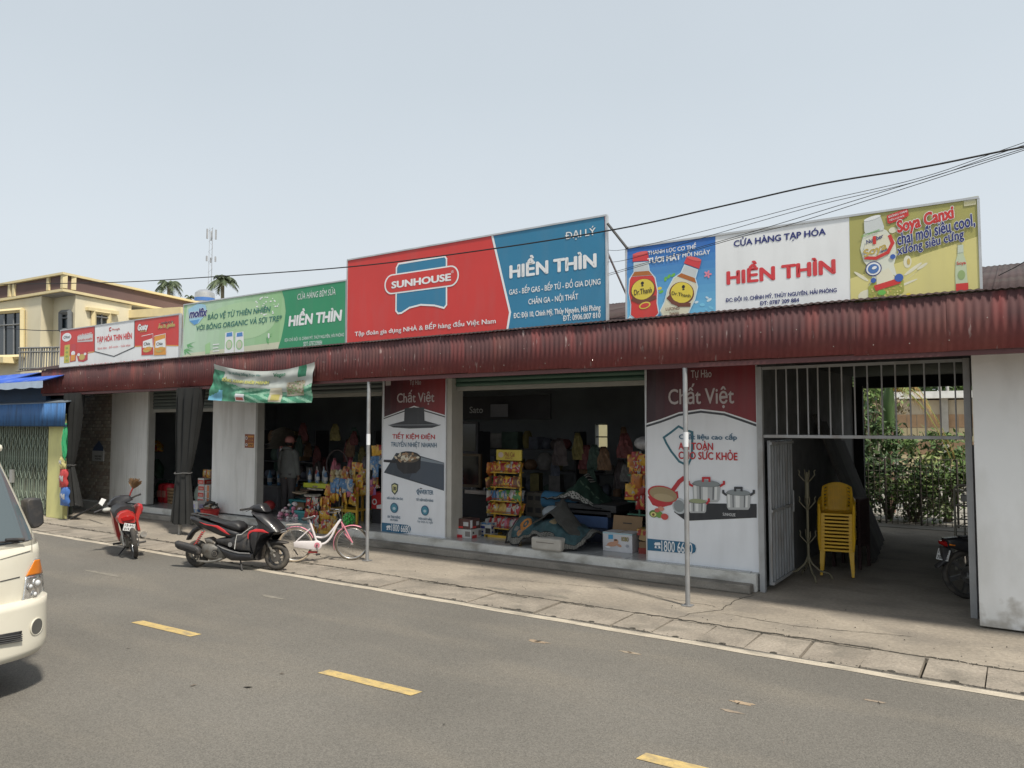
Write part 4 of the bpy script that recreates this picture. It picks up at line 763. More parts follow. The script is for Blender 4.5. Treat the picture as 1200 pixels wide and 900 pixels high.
# ---- palms far behind
PALMG = mat('palm_frond', (.055, .085, .04), .6, var=.3, scale=.6); PALMG2 = mat('palm_frond_light', (.10, .13, .06), .6, var=.3, scale=.6); TRK = mat('palm_trunk', (.16, .15, .12), .9, var=.2)
def at_depth(px, py, dep): d = ray(px, py); return _C+d*dep
def palm(label, px, py, dep, R_, n, seed, group=None, droop=.75):
    random.seed(seed); c = at_depth(px, py, dep); t = thing('palm_tree', label, 'palm tree', (c.x, c.y, 0), group=group)
    g = MB(); g.tube([(c.x+.25, c.y, 0), (c.x+.1, c.y, c.z*.5), (c.x, c.y, c.z-.1)], [.16, .12, .10], TRK, 8); g.build('trunk', t, smooth=True)
    for k in range(n):
        a_ = 2*pi*k/n+random.uniform(-.25, .25); el = random.uniform(-.1, 1.15); L_ = R_*random.uniform(.85, 1.1); g = MB(); pts = []
        for i in range(9):
            s_ = i/8; r_ = L_*s_*cos(el)*(1-.15*s_); z_ = L_*(sin(el)*s_-droop*s_*s_); pts.append(Vector((c.x+r_*cos(a_), c.y+r_*sin(a_), c.z+z_)))
        g.tube(pts, [.035*(1-i/10) for i in range(9)], PALMG2, 4, cap=False)
        for i in range(1, 33):
            s_ = i/33; f = s_*8; i0 = min(7, int(f)); p = pts[i0].lerp(pts[i0+1], f-i0); T = (pts[i0+1]-pts[i0]).normalized(); sd = T.cross(Vector((0,0,1))).normalized(); ln = R_*.30*(1-.55*abs(2*s_-.9))
            for sg_ in (-1, 1):
                q = p+sd*sg_*ln*random.uniform(.7, 1)+T*ln*.5-Vector((0,0,ln*random.uniform(.35, .8))); w_ = T*R_*.022; g.add([p-w_, p+w_, q], [(0,1,2)], PALMG if (i+k) % 3 else PALMG2)
        g.build('frond', t, fixn=False)
palm('left one of two slim palms showing above the cream house roof', 198, 333, 46, 1.15, 15, 3)
palm('palm with drooping fronds rising above the green signboard, right of the mast', 261, 329, 46, 1.35, 17, 5)
palm('tip of a low palm peeping between the house roof and the steel tank', 222, 349, 50, .7, 9, 6)
random.seed(11)
c = at_depth(240, 346, 36); t = thing('water_tank', 'stainless steel water tank standing behind the green signboard', 'water tank', (c.x, c.y, 0))
STEEL = mat('brushed_steel', (.50, .51, .52), .35, .7, var=.1)
g = MB().lathe([(.2, -.34), (.44, -.28), (.46, 0), (.44, .20), (.30, .32), (.1, .38)], STEEL, Matrix.Translation(c+Vector((0, 0, -.1))), 24); g.build('tank', t, smooth=True)
MB().lathe([(.465, -.22), (.468, -.05)], pr('tank_blue', (.05, .15, .45)), Matrix.Translation(c+Vector((0, 0, -.1))), 24).build('blue_band', t)
MB().tube([c+Vector((0, 0, -.4)), (c.x, c.y, 0)], .35, mat('tank_stand', (.3, .3, .28), .8), 8).build('stand', t)
c = at_depth(248, 267, 130); t = thing('radio_mast', 'thin grey lattice radio mast rising beyond the palms', 'mast', (c.x, c.y, 0)); MST = mat('mast_grey', (.30, .31, .33), .6)
g = MB()
for k in range(3): a_ = k*2.1; g.tube([(c.x+.45*cos(a_), c.y+.45*sin(a_), 0), (c.x+.3*cos(a_), c.y+.3*sin(a_), c.z)], .035, MST, 4)
for i in range(60):
    z = c.z*i/60; k = i % 3; a_, b_ = k*2.1, ((k+1) % 3)*2.1; g.tube([(c.x+.42*cos(a_), c.y+.42*sin(a_), z), (c.x+.42*cos(b_), c.y+.42*sin(b_), z+c.z/60)], .018, MST, 3)
g.build('lattice', t)
for k in range(3):
    a_ = k*2.1+.5
    for z in (c.z-1.2, c.z-5.5): MB().obox((c.x+.8*cos(a_), c.y+.8*sin(a_), z), (.22, .22, 1.7 if z > c.z-2 else .9), (0, 0, a_), mat('antenna_grey', (.38, .39, .41), .6)).build('antenna', t)
# ================================================================== OVERHEAD CABLES
WIRE = mat('black_cable', (.012, .012, .013), .6)
def wire(label, pts, Y0, r, tied=False):
    P = [at(x, y, Y0) for x, y in pts]; Q = []
    if tied: P[0] = at(*pts[0], SY+.09)
    P = [P[0]+(P[0]-P[1])*(.001 if tied else 1.0)]+P+[P[-1]+(P[-1]-P[-2])*3]
    for i in range(1, len(P)-2):
        for k in range(6):
            s_ = k/6; p0, p1, p2, p3 = P[i-1], P[i], P[i+1], P[i+2]
            Q.append(.5*((2*p1)+(-p0+p2)*s_+(2*p0-5*p1+4*p2-p3)*s_*s_+(-p0+3*p1-3*p2+p3)*s_**3))
    Q = [P[0]]+Q+[P[-2], P[-1]]
    return solo(MB().tube(Q, r, WIRE, 6), 'overhead_cable', label, 'cable', smooth=True)
wire('thickest black overhead cable crossing in front of the signboards', [(0,333), (130,331), (240,325), (407,313), (560,294), (720,269), (840,243), (960,216), (1080,196), (1200,172)], 7.2, .008)
wire('short low cable crossing in front of the cream house below its window', [(-40,381), (0,384), (40,387), (74,387.5)], 9.4, .011)
for lab, pts, r in (('upper of the two close thin cables above the right signboard', [(712,293), (740,291), (860,262), (960,236), (1080,208), (1200,167)], .003), ('lower of the two close thin cables above the right signboard', [(712,307), (740,303), (860,268), (960,240), (1080,211), (1200,170)], .003),
                    ('thin cable grazing the top edge of the right signboard', [(712,321), (860,278), (940,254), (1050,220), (1200,174)], .0033), ('lowest thin cable running across the blue drinks panel', [(712,323), (860,280), (930,262), (1050,224), (1200,176)], .0033)):
    wire(lab, pts, 7.6, r, True)
wire('thin cable at the far right just above the rear roof', [(1180,318), (1190,313), (1200,307)], 9.0, .005)
# ================================================================== CURTAINS AND POLES OF THE LEFT BAYS
CUR = mat('faded_black_cloth', (.015, .016, .016), .9, var=.25, scale=3); 
def curtain(label, px_top, px_waist, px_low, ytop, ywaist, ylow, Y0, seed):
    random.seed(seed); T0, T1 = (at(px_top[i], ytop, Y0).x for i in (0, 1)); W0, W1 = (at(px_waist[i], ywaist, Y0).x for i in (0, 1)); L0, L1 = (at(px_low[i], ylow, Y0).x for i in (0, 1)); z2, z1, z0 = at(px_top[0], ytop, Y0).z, at(px_waist[0], ywaist, Y0).z, at(px_low[0], ylow, Y0).z
    z2 = 2.93
    def fn(u, v):
        z = z0+(z2-z0)*v; tw = (z1-z0)/(z2-z0)
        if v < tw: s_ = v/tw; e_ = s_**1.1; a_ = L0+(W0-L0)*e_; b_ = L1+(W1-L1)*e_
        else: s_ = (v-tw)/(1-tw); e_ = s_**.75; a_ = W0+(T0-W0)*e_; b_ = W1+(T1-W1)*e_
        wd = b_-a_; th = 2*pi*u; am = .03+.06*wd
        return ((a_+b_)/2-cos(th)*wd/2, Y0-sin(th)*(.03+wd*.09)+.045*sin(th*9+v*2.5)*min(1, .25+2.2*abs(v-tw)), z+.02*sin(th*3) if v < .02 else z)
    t = thing('tied_curtain', label, 'curtain', ((L0+L1)/2, Y0, 0)); MB().grid(fn, 90, 40, CUR).build('cloth', t, smooth=True, fixn=False)
    z = z1; g = MB(); c_ = (W0+W1)/2; w_ = (W1-W0)/2+.01; g.tube([(c_+w_*cos(k*pi/8), Y0+(.05+w_*.36)*sin(k*pi/8), z+.01*sin(k)) for k in range(16)], .012, mat('tie_grey', (.10, .10, .10), .9), 5, closed=True); g.build('tie', t)
    return c_
curtain('dark curtain tied at the waist in front of the left open bay', (210, 238), (207.5, 222), (203, 225), 460, 554, 612, EY, 1)
curtain('dark curtain tied beside the brick wall at the left end of the shop', (78, 97), (78, 86), (76, 94), 462, 545, 591, EY, 2)
for px, py, lab in ((210.5, 628, 'lower end of a pale pole under the curtain of the left bay'), (78, 610, 'short pale pole under the curtain by the yellow pillar')):
    p = at(px, py, EY); solo(MB().tube([(p.x, EY, 0), (p.x, EY, 2.9)], .032, mat('pale_post', (.34, .33, .30), .8, var=.15), 10), 'curtain_pole', lab, 'pole', smooth=True)
# packets hanging by the yellow pillar
hy = 8.62
for lab, px0, py0, px1, py1, m in (('yellow and white bag hanging by the yellow pillar', 70, 549, 77, 534, pr('bag_yellow', (.5, .45, .2))), ('red bag hanging in the middle of the packets by the yellow pillar', 69.5, 571, 80, 550, pr('bag_red', (.45, .05, .05))), ('blue bag hanging lowest of the packets by the yellow pillar', 70.5, 592, 82, 571, pr('bag_blue', (.05, .14, .40))), ('thin green cloth strip hanging beside the left curtain', 74, 540, 79, 496, pr('strip_green', (.03, .30, .12)))):
    a_, b_ = at(px0, py0, hy), at(px1, py1, hy); w_, h_ = b_.x-a_.x, b_.z-a_.z; g = MB()
    g.grid(lambda u, v: (a_.x+w_*(.5+(u-.5)*(1-.35*abs(2*v-1)**3)+.05*sin(v*9)), hy-.07*sin(pi*u)*sin(pi*v)**.5-.012*sin(u*20+v*13), a_.z+h_*v), 10, 10, m); g.grid(lambda u, v: (a_.x+w_*u, hy+.05*sin(pi*u)*sin(pi*v)**.5, a_.z+h_*v), 10, 10, m)
    if 'strip' not in lab: g.grid(lambda u, v: (a_.x+w_*(.25+.5*u), hy-.062-.012*sin(pi*u)*sin(pi*v), a_.z+h_*(.35+.3*v)), 6, 6, pr('bag_label', (.40, .41, .42)))
    solo(g, 'hanging_bag', lab, 'bag', smooth=True, fixn=False)
# sign on brick wall, sticker on pier, black pole leaning
a_ = at(108, 540, FY-.03); b_ = at(121.5, 528.5, FY-.03); t = thing('wall_notice', 'small white notice with a blue peaked top on the brick wall', 'notice', ((a_.x+b_.x)/2, FY-.03, a_.z))
MB().prism([(a_.x, a_.z), (b_.x, a_.z), (b_.x, b_.z), ((a_.x+b_.x)/2+.05, b_.z+.16), (a_.x, b_.z)], FY-.035, FY-.008, pr('notice_white', (.55, .56, .57))).build('plate', t)
MB().prism([(a_.x+.02, b_.z), (b_.x, b_.z), (b_.x-.02, b_.z+.1), ((a_.x+b_.x)/2+.05, b_.z+.26), (a_.x+.1, b_.z+.1)], FY-.04, FY-.036, pr('notice_blue', (.04, .07, .16))).build('peak', t)
A = Art(FY-.036, 0, 0, 1); A.text('NGHỈ BÁN', (111, 535.5), (119, 533), BLK, 1, .03); A.text('HÀNG', (111.5, 538.5), (118.5, 536.2), BLK, 1, .03); A.build('x', t)
t = thing('pier_sticker', 'small orange sticker with two round marks on the middle white pier', 'sticker', tuple(at(292, 525, FY-.01)))
A = Art(FY-.004, 170, 500, 7.5); A.poly([(878,65), (962,68), (958,188), (876,185)], pr('sticker_brown', (.30, .08, .03)), 0); A.poly([(905,78), (956,80), (955,92), (905,90)], OVR, 1)
A.text('KHÓA', (908, 100), (956, 84), OVR, 3, .02); A.text('CỬA', (910, 128), (956, 108), OVR, 3, .02); A.poly([(908,142), (954,143), (953,176), (908,175)], OVR, 1); A.text('0787', (912, 170), (950, 150), BLK, 3, .03); A.ell(892, 100, 10, 15, WHT, 2); A.ell(892, 100, 6, 10, BRN, 3); A.ell(892, 158, 10, 12, WHT, 2); A.ell(892, 158, 5, 7, BRN, 3); A.build('x', t)
solo(MB().tube([gd(83, 608, .02), at(106, 596, 9.0), at(124, 586, 8.7)], [.03, .022, .018], mat('black_handle', (.02, .02, .02), .6), 8), 'leaning_pole', 'long black pole slanting up from the brick wall to the red motorbike', 'pole', smooth=True)
# power socket plate / wall bits on the right wing wall
# ================================================================== VEHICLES
BLKP = mat('glossy_black_plastic', (.018, .018, .021), .36, var=.15, scale=6, coat=.3, dirt=(.10, .09, .075), damt=.25, dscale=(6, 6, 6)); BLKM = mat('matt_black_plastic', (.03, .03, .032), .6, var=.2, scale=6, dirt=(.12, .10, .08), damt=.4, dscale=(6, 6, 6))
RUB = mat('tyre_rubber', (.05, .046, .042), .85, var=.2, scale=8, dirt=(.16, .14, .11), damt=.6, dscale=(5, 5, 5)); SEATM = mat('black_seat_vinyl', (.022, .022, .024), .5, var=.1)
REDP = mat('red_scooter_paint', (.42, .025, .02), .3, var=.1, coat=.4, dirt=(.2, .06, .05), damt=.25, dscale=(5, 5, 5)); ENG = mat('dusty_alloy', (.24, .23, .21), .5, .6, var=.2, scale=10, dirt=(.16, .13, .10), damt=.7, dscale=(9, 9, 9)); CHR = mat('chrome', (.6, .6, .6), .18, .9, var=.05)
RIMM = mat('grey_alloy_rim', (.10, .10, .10), .45, .4, var=.15, dirt=(.2, .17, .13), damt=.5, dscale=(9, 9, 9)); STRIPE = mat('red_stripe', (.55, .04, .045), .35, var=.05); LENSR = mat('red_tail_lens', (.35, .01, .01), .15, var=.05); LENSC = mat('clear_lens', (.55, .57, .58), .12, var=.1, spec=.8); LENSO = mat('orange_lens', (.75, .22, .02), .2, var=.05); PLATE = mat('white_number_plate', (.66, .67, .66), .4, var=.03)
def ring(g, c, R_, r, m, n=28, k=8, ax='y'):
    g.tube([(c[0]+R_*cos(2*pi*i/n), c[1], c[2]+R_*sin(2*pi*i/n)) if ax == 'y' else (c[0], c[1]+R_*cos(2*pi*i/n), c[2]+R_*sin(2*pi*i/n)) for i in range(n)], r, m, k, closed=True)
def scooter_wheel(t, cx, r, tw=.042, spokes=5, disc=False):
    w = MB(); ring(w, (cx, 0, r), r-tw, tw, RUB, 30, 10); wo = w.build('wheel_tyre', t, local=True, smooth=True)
    g = MB(); ring(g, (cx, 0, r), r-tw*2+.004, .018, RIMM, 26, 6)
    for k in range(spokes):
        a = 2*pi*k/spokes+.3; g.prism([(cx+.02*cos(a+1.57), r+.02*sin(a+1.57)), (cx+(r-tw*2)*cos(a+.12), r+(r-tw*2)*sin(a+.12)), (cx+(r-tw*2)*cos(a-.12), r+(r-tw*2)*sin(a-.12)), (cx+.02*cos(a-1.57), r+.02*sin(a-1.57))], -.022, .022, RIMM)
    g.tube([(cx, -.05, r), (cx, .05, r)], .035, RIMM, 12); g.build('wheel_rim', t, local=True, smooth=True)
    if disc: g = MB(); g.tube([(cx, -.052, r), (cx, -.048, r)], r*.36, mat('brake_disc', (.25, .24, .23), .3, .8), 24); g.build('brake_disc', t, local=True)
def plate_text(t, lines, M, w, h, name='licence_plate'):
    """white plate in its own frame: x across, z up, facing -y"""
    o = MB().box((-w/2, 0, -h/2), (w/2, .004, h/2), PLATE, M).build(name, t, local=True); g = MB()
    n = len(lines)
    for i, s_ in enumerate(lines):
        vs, fs = text_mesh(s_, .02); x0 = min(v[0] for v in vs); x1 = max(v[0] for v in vs); y0 = min(v[1] for v in vs); y1 = max(v[1] for v in vs); hh = h/n*.66; zc = h/2-h/n*(i+.5)
        g.add([((x-x0)/(x1-x0)*w*.84-w*.42, -.002-q, zc-hh/2+(y-y0)/(y1-y0)*hh) for x, y, q in vs], fs, BLK, M)
    g.build('plate_characters', o, local=True, fixn=False); return o
# ---- black scooter with red stripes, broadside
a = gd(231.6, 664); b = gd(324.7, 668.2); hd = atan2(b.y-a.y, b.x-a.x); sd_ = (cos(hd), sin(hd))
t = thing('motor_scooter', 'black scooter with red stripes parked broadside at the road edge, centre left', 'scooter', (a.x, a.y, 0), hd)
q_ = lambda x, y: pl(210+x/8.571, 590+y/8.571, (a.x, a.y), sd_); Q = lambda pts: [q_(*p) for p in pts]
fr = q_(983, 532); rr = q_(185, 500); Rw = .5*((q_(983, 395)[1]-q_(983, 670)[1]))
scooter_wheel(t, fr[0], Rw, disc=True); scooter_wheel(t, rr[0], Rw, .048)
def pil(name, pts, w, m, inset=.02, yc=0, par=None, rnd=.6): g = MB(); g.pillow(Q(pts), w, m, inset, yc=yc, round_=rnd); return g.build(name, par or t, local=True, smooth=50)
pil('tail_fairing', [(150,122), (190,116), (260,140), (400,185), (520,235), (640,275), (655,300), (640,335), (560,340), (440,315), (320,262), (225,222), (170,185), (147,150)], .27, BLKP, .045)
pil('seat', [(235,128), (330,138), (410,160), (490,178), (570,172), (625,185), (655,215), (662,250), (645,275), (570,262), (500,235), (400,196), (300,160)], .25, SEATM, .035)
g = MB(); g.tube([(*q_(155,102)[:1], -.07, q_(155,102)[1]), (q_(260,120)[0], -.10, q_(260,120)[1]), (q_(350,145)[0], -.11, q_(350,145)[1])], .014, BLKM, 6); g.tube([(q_(155,102)[0], .07, q_(155,102)[1]), (q_(260,120)[0], .10, q_(260,120)[1]), (q_(350,145)[0], .11, q_(350,145)[1])], .014, BLKM, 6); g.tube([(q_(155,102)[0], -.07, q_(155,102)[1]), (q_(155,102)[0], .07, q_(155,102)[1])], .016, BLKM, 6); g.build('grab_rail', t, local=True, smooth=True)
pil('tail_lamp', [(143,135), (160,140), (200,185), (205,200), (180,190), (155,165)], .20, LENSC, .02)
for s_ in (-1, 1): pil('side_stripe', [(255,174), (330,198), (440,212), (500,250), (560,302), (520,292), (470,262), (425,232), (380,216), (310,204)], .012, STRIPE, .003, yc=s_*.132)
pil('centre_cover', [(400,350), (480,335), (560,330), (600,290), (650,290), (760,285), (770,420), (770,475), (640,470), (560,440), (480,410), (430,400)], .25, BLKM, .03)
pil('footboard_fairing', [(430,395), (480,415), (560,450), (650,478), (765,485), (810,470), (810,560), (700,568), (560,562), (500,530), (455,460)], .31, BLKP, .04)
for s_ in (-1, 1): pil('fairing_trim', [(440,402), (500,428), (580,456), (660,474), (765,480), (765,490), (660,486), (575,468), (495,440)], .012, mat('grey_trim', (.22, .22, .22), .4), .003, yc=s_*.157)
pil('front_shield', [(765,68), (815,85), (880,95), (960,165), (1035,245), (1052,275), (1035,300), (960,315), (900,330), (870,400), (845,480), (835,560), (800,555), (775,470), (752,400), (745,290), (760,255), (815,218), (830,195), (800,140)], .34, BLKP, .06)
for s_ in (-1, 1): pil('front_stripe', [(745,300), (765,262), (830,240), (900,245), (962,282), (880,272), (800,270), (762,290), (758,340), (750,340)], .012, STRIPE, .003, yc=s_*.168)
pil('headlamp', [(965,218), (1000,222), (1045,262), (1050,284), (1010,272), (975,245)], .26, LENSC, .03)
pil('handlebar_cover', [(730,35), (775,8), (850,-4), (880,30), (905,78), (850,90), (775,78), (745,62)], .22, BLKP, .04)
g = MB(); p = q_(770, 48)
for s_ in (-1, 1): g.tube([(p[0]+.03, 0, p[1]), (p[0]-.01, s_*.16, p[1]+.012), (p[0]-.05, s_*.34, p[1]+.01)], .016, BLKM, 8)
g.build('handlebar', t, local=True, smooth=True)
for s_ in (-1, 1): g = MB(); g.tube([(p[0]+.03, s_*.20, p[1]), (p[0]+.04, s_*.33, p[1]-.01)], .006, CHR, 5); g.build('brake_lever', t, local=True)
pil('front_mudguard', [(870,390), (900,362), (960,368), (1030,375), (1090,388), (1095,400), (1040,408), (960,405), (920,440), (905,470), (880,430)], .11, BLKM, .02)
for s_ in (-1, 1): g = MB(); a0, a1 = q_(890, 350), fr; g.tube([(a0[0], s_*.065, a0[1]), (a1[0], s_*.06, Rw)], [.022, .018], ENG, 8); g.build('fork_leg', t, local=True, smooth=True)
pil('rear_mudguard', [(85,362), (105,305), (150,250), (200,228), (280,245), (205,262), (150,300), (108,365)], .12, BLKM, .02)
g = MB(); a0, a1 = q_(292, 268), q_(212, 398); g.tube([(a0[0], -.12, a0[1]), (a1[0], -.12, a1[1])], .010, CHR, 8); N_ = 40
g.tube([(a0[0]+(a1[0]-a0[0])*i/N_+.02*cos(i*1.2), -.12+.024*sin(i*1.2), a0[1]+(a1[1]-a0[1])*i/N_) for i in range(N_+1)], .008, REDP, 5); g.build('shock_absorber', t, local=True, smooth=True)
pil('muffler', [(28,368), (50,358), (130,378), (245,412), (275,440), (275,490), (240,500), (150,470), (60,440), (35,415)], .095, BLKM, .028, yc=-.155, rnd=.35)
pil('muffler_shield', [(60,375), (130,388), (235,420), (262,445), (250,462), (150,430), (70,402)], .012, mat('heat_shield', (.06, .06, .062), .35, .3), .003, yc=-.217)
g = MB(); g.tube([(q_(x, y)[0], -.13, q_(x, y)[1]) for x, y in ((235,480), (235,560), (330,572), (420,562), (480,540))], .020, ENG, 8); g.build('exhaust_pipe', t, local=True, smooth=True)
pil('engine_case', [(270,400), (330,390), (430,420), (480,470), (490,540), (430,565), (330,560), (270,520), (240,480)], .20, ENG, .04)
g = MB(); e0 = q_(400, 490)
for k in range(4): g.tube([(e0[0]+.0, -.10-.008*k, e0[1]), (e0[0], -.105-.008*k, e0[1])], .07-.014*k, BLKM if k % 2 else ENG, 16)
g.build('engine_cover', t, local=True)
pil('air_intake', [(270,345), (330,335), (390,380), (395,410), (340,405), (290,400)], .14, ENG, .03)
g = MB(); g.tube([(q_(x, y)[0], -.176, q_(x, y)[1]) for x, y in ((800,215), (720,270), (690,295), (645,300), (632,360), (622,440))], .006, pr('cord_white', (.6, .6, .58)), 5); g.build('tie_cord', t, local=True)
g = MB(); a0, a1 = q_(645, 560), q_(692, 632); g.tube([(a0[0], -.08, a0[1]), (a1[0], -.16, .01)], .011, BLKM, 6); g.build('side_stand', t, local=True)
g = MB(); a0 = q_(985, 500); g.tube([(a0[0]-.06, -.062, Rw+.05), (a0[0]-.02, -.07, Rw+.10)], .03, ENG, 8); g.build('brake_caliper', t, local=True)
g = MB(); a0 = q_(560, 400); g.tube([(a0[0], -.128, a0[1]), (a0[0], -.132, a0[1])], .035, mat('grey_trim', (.22, .22, .22), .4), 12); g.build('side_cap', t, local=True)

# ---- pink and white bicycle
a = gd(346, 658.5); b = gd(412.5, 656.5); hd = atan2(b.y-a.y, b.x-a.x); sd_ = (cos(hd), sin(hd))
t = thing('bicycle', 'small pink and white step through bicycle standing beside the canopy pole', 'bicycle', (a.x, a.y, 0), hd)
q_ = lambda x, y: pl(320+x/10, 590+y/10, (a.x, a.y), sd_)
FWH = mat('white_frame_paint', (.70, .66, .66), .3, var=.05, coat=.3); PNK = mat('pink_paint', (.62, .22, .28), .35, var=.08, coat=.3); TAN = mat('cream_tyre', (.42, .35, .26), .8, var=.1); SPK = mat('spoke_steel', (.35, .33, .30), .4, .6)
fc = q_(925, 467); rc = q_(262, 478); Rf = .5*(q_(925, 270)[1]-q_(925, 665)[1])
for c_, nm in ((fc, 'front_wheel'), (rc, 'rear_wheel')):
    g = MB(); ring(g, (c_[0], 0, Rf+.0), Rf-.014, .014, TAN if nm[0] == 'r' else mat('brown_tyre', (.10, .085, .065), .85, var=.15), 40, 8); w_ = g.build(nm, t, local=True, smooth=True)
    g = MB(); ring(g, (c_[0], 0, Rf), Rf-.032, .007, CHR, 36, 6); g.build('rim', w_, local=True, smooth=True); g = MB()
    for k in range(28): a_ = 2*pi*k/28; g.tube([(c_[0]+.018*cos(a_+(.9 if k % 2 else -.9)), (-1)**k*.025, Rf+.018*sin(a_)), (c_[0]+(Rf-.035)*cos(a_), 0, Rf+(Rf-.035)*sin(a_))], .0016, SPK, 3, cap=False)
    so = g.build('spokes', w_, local=True); so['kind'] = 'stuff'
    MB().tube([(c_[0], -.05, Rf), (c_[0], .05, Rf)], .02, CHR, 10).build('hub', w_, local=True)
def tb(name, pts, r, m, y=0, n=8, k=4):
    P = [Vector((*q_(x_, y_)[:1], y, q_(x_, y_)[1])) for x_, y_ in pts]
    if len(P) > 2:
        X = [P[0]*2-P[1]]+P+[P[-1]*2-P[-2]]; O = []
        for i in range(1, len(X)-2):
            for j in range(k): s_ = j/k; p0, p1, p2, p3 = X[i-1:i+3]; O.append(.5*((2*p1)+(-p0+p2)*s_+(2*p0-5*p1+4*p2-p3)*s_*s_+(-p0+3*p1-3*p2+p3)*s_**3))
        P = O+[P[-1]]
    g = MB(); g.tube(P, r, m, n); return g.build(name, t, local=True, smooth=True)
tb('down_tube', [(795,185), (740,270), (690,375), (640,440), (590,472), (525,480)], .018, FWH); tb('top_tube', [(775,205), (715,285), (640,370), (570,398), (505,392)], .016, FWH); tb('seat_tube', [(430,205), (465,310), (520,478)], .017, FWH)
for s_ in (-1, 1):
    tb('seat_stay', [(245,470), (340,380), (440,290)], .009, FWH, s_*.045); tb('chain_stay', [(250,480), (400,482), (520,480)], .009, PNK, s_*.045)
    tb('fork_blade', [(800,215), (835,270), (875,350), (930,455)] if s_ < 0 else [(800,215), (815,290), (840,360), (925,457)], .012, PNK, s_*.04)
g = MB(); g.pillow([q_(*p) for p in [(245,445), (330,432), (480,432), (520,424), (562,440), (580,478), (565,515), (530,540), (480,538), (250,505)]], .03, FWH, .008, yc=-.06); g.build('chain_guard', t, local=True, smooth=50)
g = MB(); c_ = q_(520, 480); g.tube([(c_[0], -.078, c_[1]), (c_[0], -.082, c_[1])], .040*Rf/.25, PNK, 18); g.tube([(c_[0], -.083, c_[1]), (c_[0], -.10, c_[1])], .014, BLKM, 10); g.build('chainring_cover', t, local=True)
tb('crank', [(520,480), (530,560)], .008, CHR, -.10); g = MB(); p = q_(535, 578); g.box((p[0]-.035, -.17, p[1]-.01), (p[0]+.035, -.11, p[1]+.01), BLKM); p = q_(505, 400); g.build('pedal', t, local=True)
def guard(name, c, a0, a1, m, Rg, w=.05):
    g = MB(); n = 22; g.grid(lambda u, v: (c[0]+(Rg+.012*sin(pi*v))*cos(radians(a0+(a1-a0)*u)), -w/2+w*v, Rf+(Rg+.012*sin(pi*v))*sin(radians(a0+(a1-a0)*u))), n, 5, m); return g.build(name, t, local=True, smooth=True, solid=.002, fixn=False)
guard('front_mudguard', fc, 60, 200, PNK, Rf+.015); guard('rear_mudguard', rc, 20, 165, PNK, Rf+.015)
g = MB(); g.pillow([q_(*p) for p in [(333,172), (350,163), (400,165), (440,158), (480,142), (492,152), (480,172), (430,186), (380,200), (345,192)]], .11, BLKM, .03); g.pillow([q_(*p) for p in [(395,165), (440,158), (480,140), (494,150), (480,170), (420,180)]], .075, FWH, .015); g.build('saddle', t, local=True, smooth=50)
tb('seat_post', [(420,190), (432,225)], .012, CHR); tb('handlebar_stem', [(795,190), (785,150), (770,115)], .013, BLKM)
g = MB(); p = [q_(x, y) for x, y in ((770,115), (735,95), (680,85))]; 
for s_ in (-1, 1): g.tube([(p[0][0], 0, p[0][1]), (p[0][0]+.02, s_*.10, p[0][1]+.05), (p[1][0], s_*.20, p[1][1]+.01), (p[2][0], s_*.25, p[2][1])], .010, CHR, 8)
g.build('handlebar', t, local=True, smooth=True)
for s_ in (-1, 1): MB().tube([(p[1][0]-.02, s_*.215, p[1][1]+.008), (p[2][0]-.02, s_*.26, p[2][1]-.002)], .016, BLKM, 8).build('grip', t, local=True)
tb('brake_cable', [(800,195), (810,90), (812,30), (790,60), (770,115)], .003, BLKM); tb('kickstand', [(235,540), (285,612)], .009, BLKM, .06)
g = MB()
for s_ in (-1, 1): g.tube([(q_(150,250)[0], s_*.05, q_(150,250)[1]), (q_(340,240)[0], s_*.05, q_(340,240)[1])], .006, SPK, 5); g.tube([(q_(180,250)[0], s_*.05, q_(180,250)[1]), (rc[0], s_*.05, Rf)], .005, SPK, 5)
for x in (160, 200, 240, 280, 320): g.tube([(q_(x,247)[0], -.05, q_(x,247)[1]), (q_(x,247)[0], .05, q_(x,247)[1])], .005, SPK, 5)
g.build('rear_rack', t, local=True)
g = MB(); p = q_(450, 565); g.tube([(p[0]-.05, -.03, p[1]), (p[0]+.10, -.03, p[1]-.005)], .018, mat('red_reflector', (.4, .03, .03), .4), 6); g.build('red_reflector', t, local=True)

# ---- red motorbike seen from behind, leaning on its stand
a = gd(158.3, 654); hd = radians(157); t = thing('motorbike', 'red motorbike with a white number plate seen from behind, parked by the brick wall', 'motorbike', (a.x, a.y, 0), hd)
rgt = (sin(hd), -cos(hd)); TR = lambda x, y, f=0.: (lambda s_: (f, -s_[0], s_[1]))(pl(110+x/8.182, 550+y/8.182, (a.x+cos(hd)*f, a.y+sin(hd)*f), rgt))
def blob(name, pts, f0, f1, m, sh=.82, par=None, mid=True):
    """rear outline traced at distance f0, lofted forward to f1"""
    P = [Vector(TR(x, y, f0)) for x, y in pts]; c = sum(P, Vector())/len(P); n = len(P); L_ = []
    lay = [(f0, .86), (f0+(f1-f0)*.12, 1.0), (f0+(f1-f0)*.6, .97), (f1, sh)] if mid else [(f0, 1), (f1, sh)]
    for f, s_ in lay: L_ += [Vector((f, c.y+(p.y-c.y)*s_, c.z+(p.z-c.z)*s_)) for p in P]
    fs = [tuple(range(n)), tuple((len(lay)-1)*n+i for i in range(n))[::-1]]+[(k*n+i, k*n+(i+1) % n, (k+1)*n+(i+1) % n, (k+1)*n+i) for k in range(len(lay)-1) for i in range(n)]
    g = MB(); g.add(L_, fs, m); return g.build(name, par or t, local=True, smooth=50)
top = Vector(TR(370, 655)); bot = Vector(TR(400, 850)); lean = atan2(top.y-bot.y, top.z-bot.z)
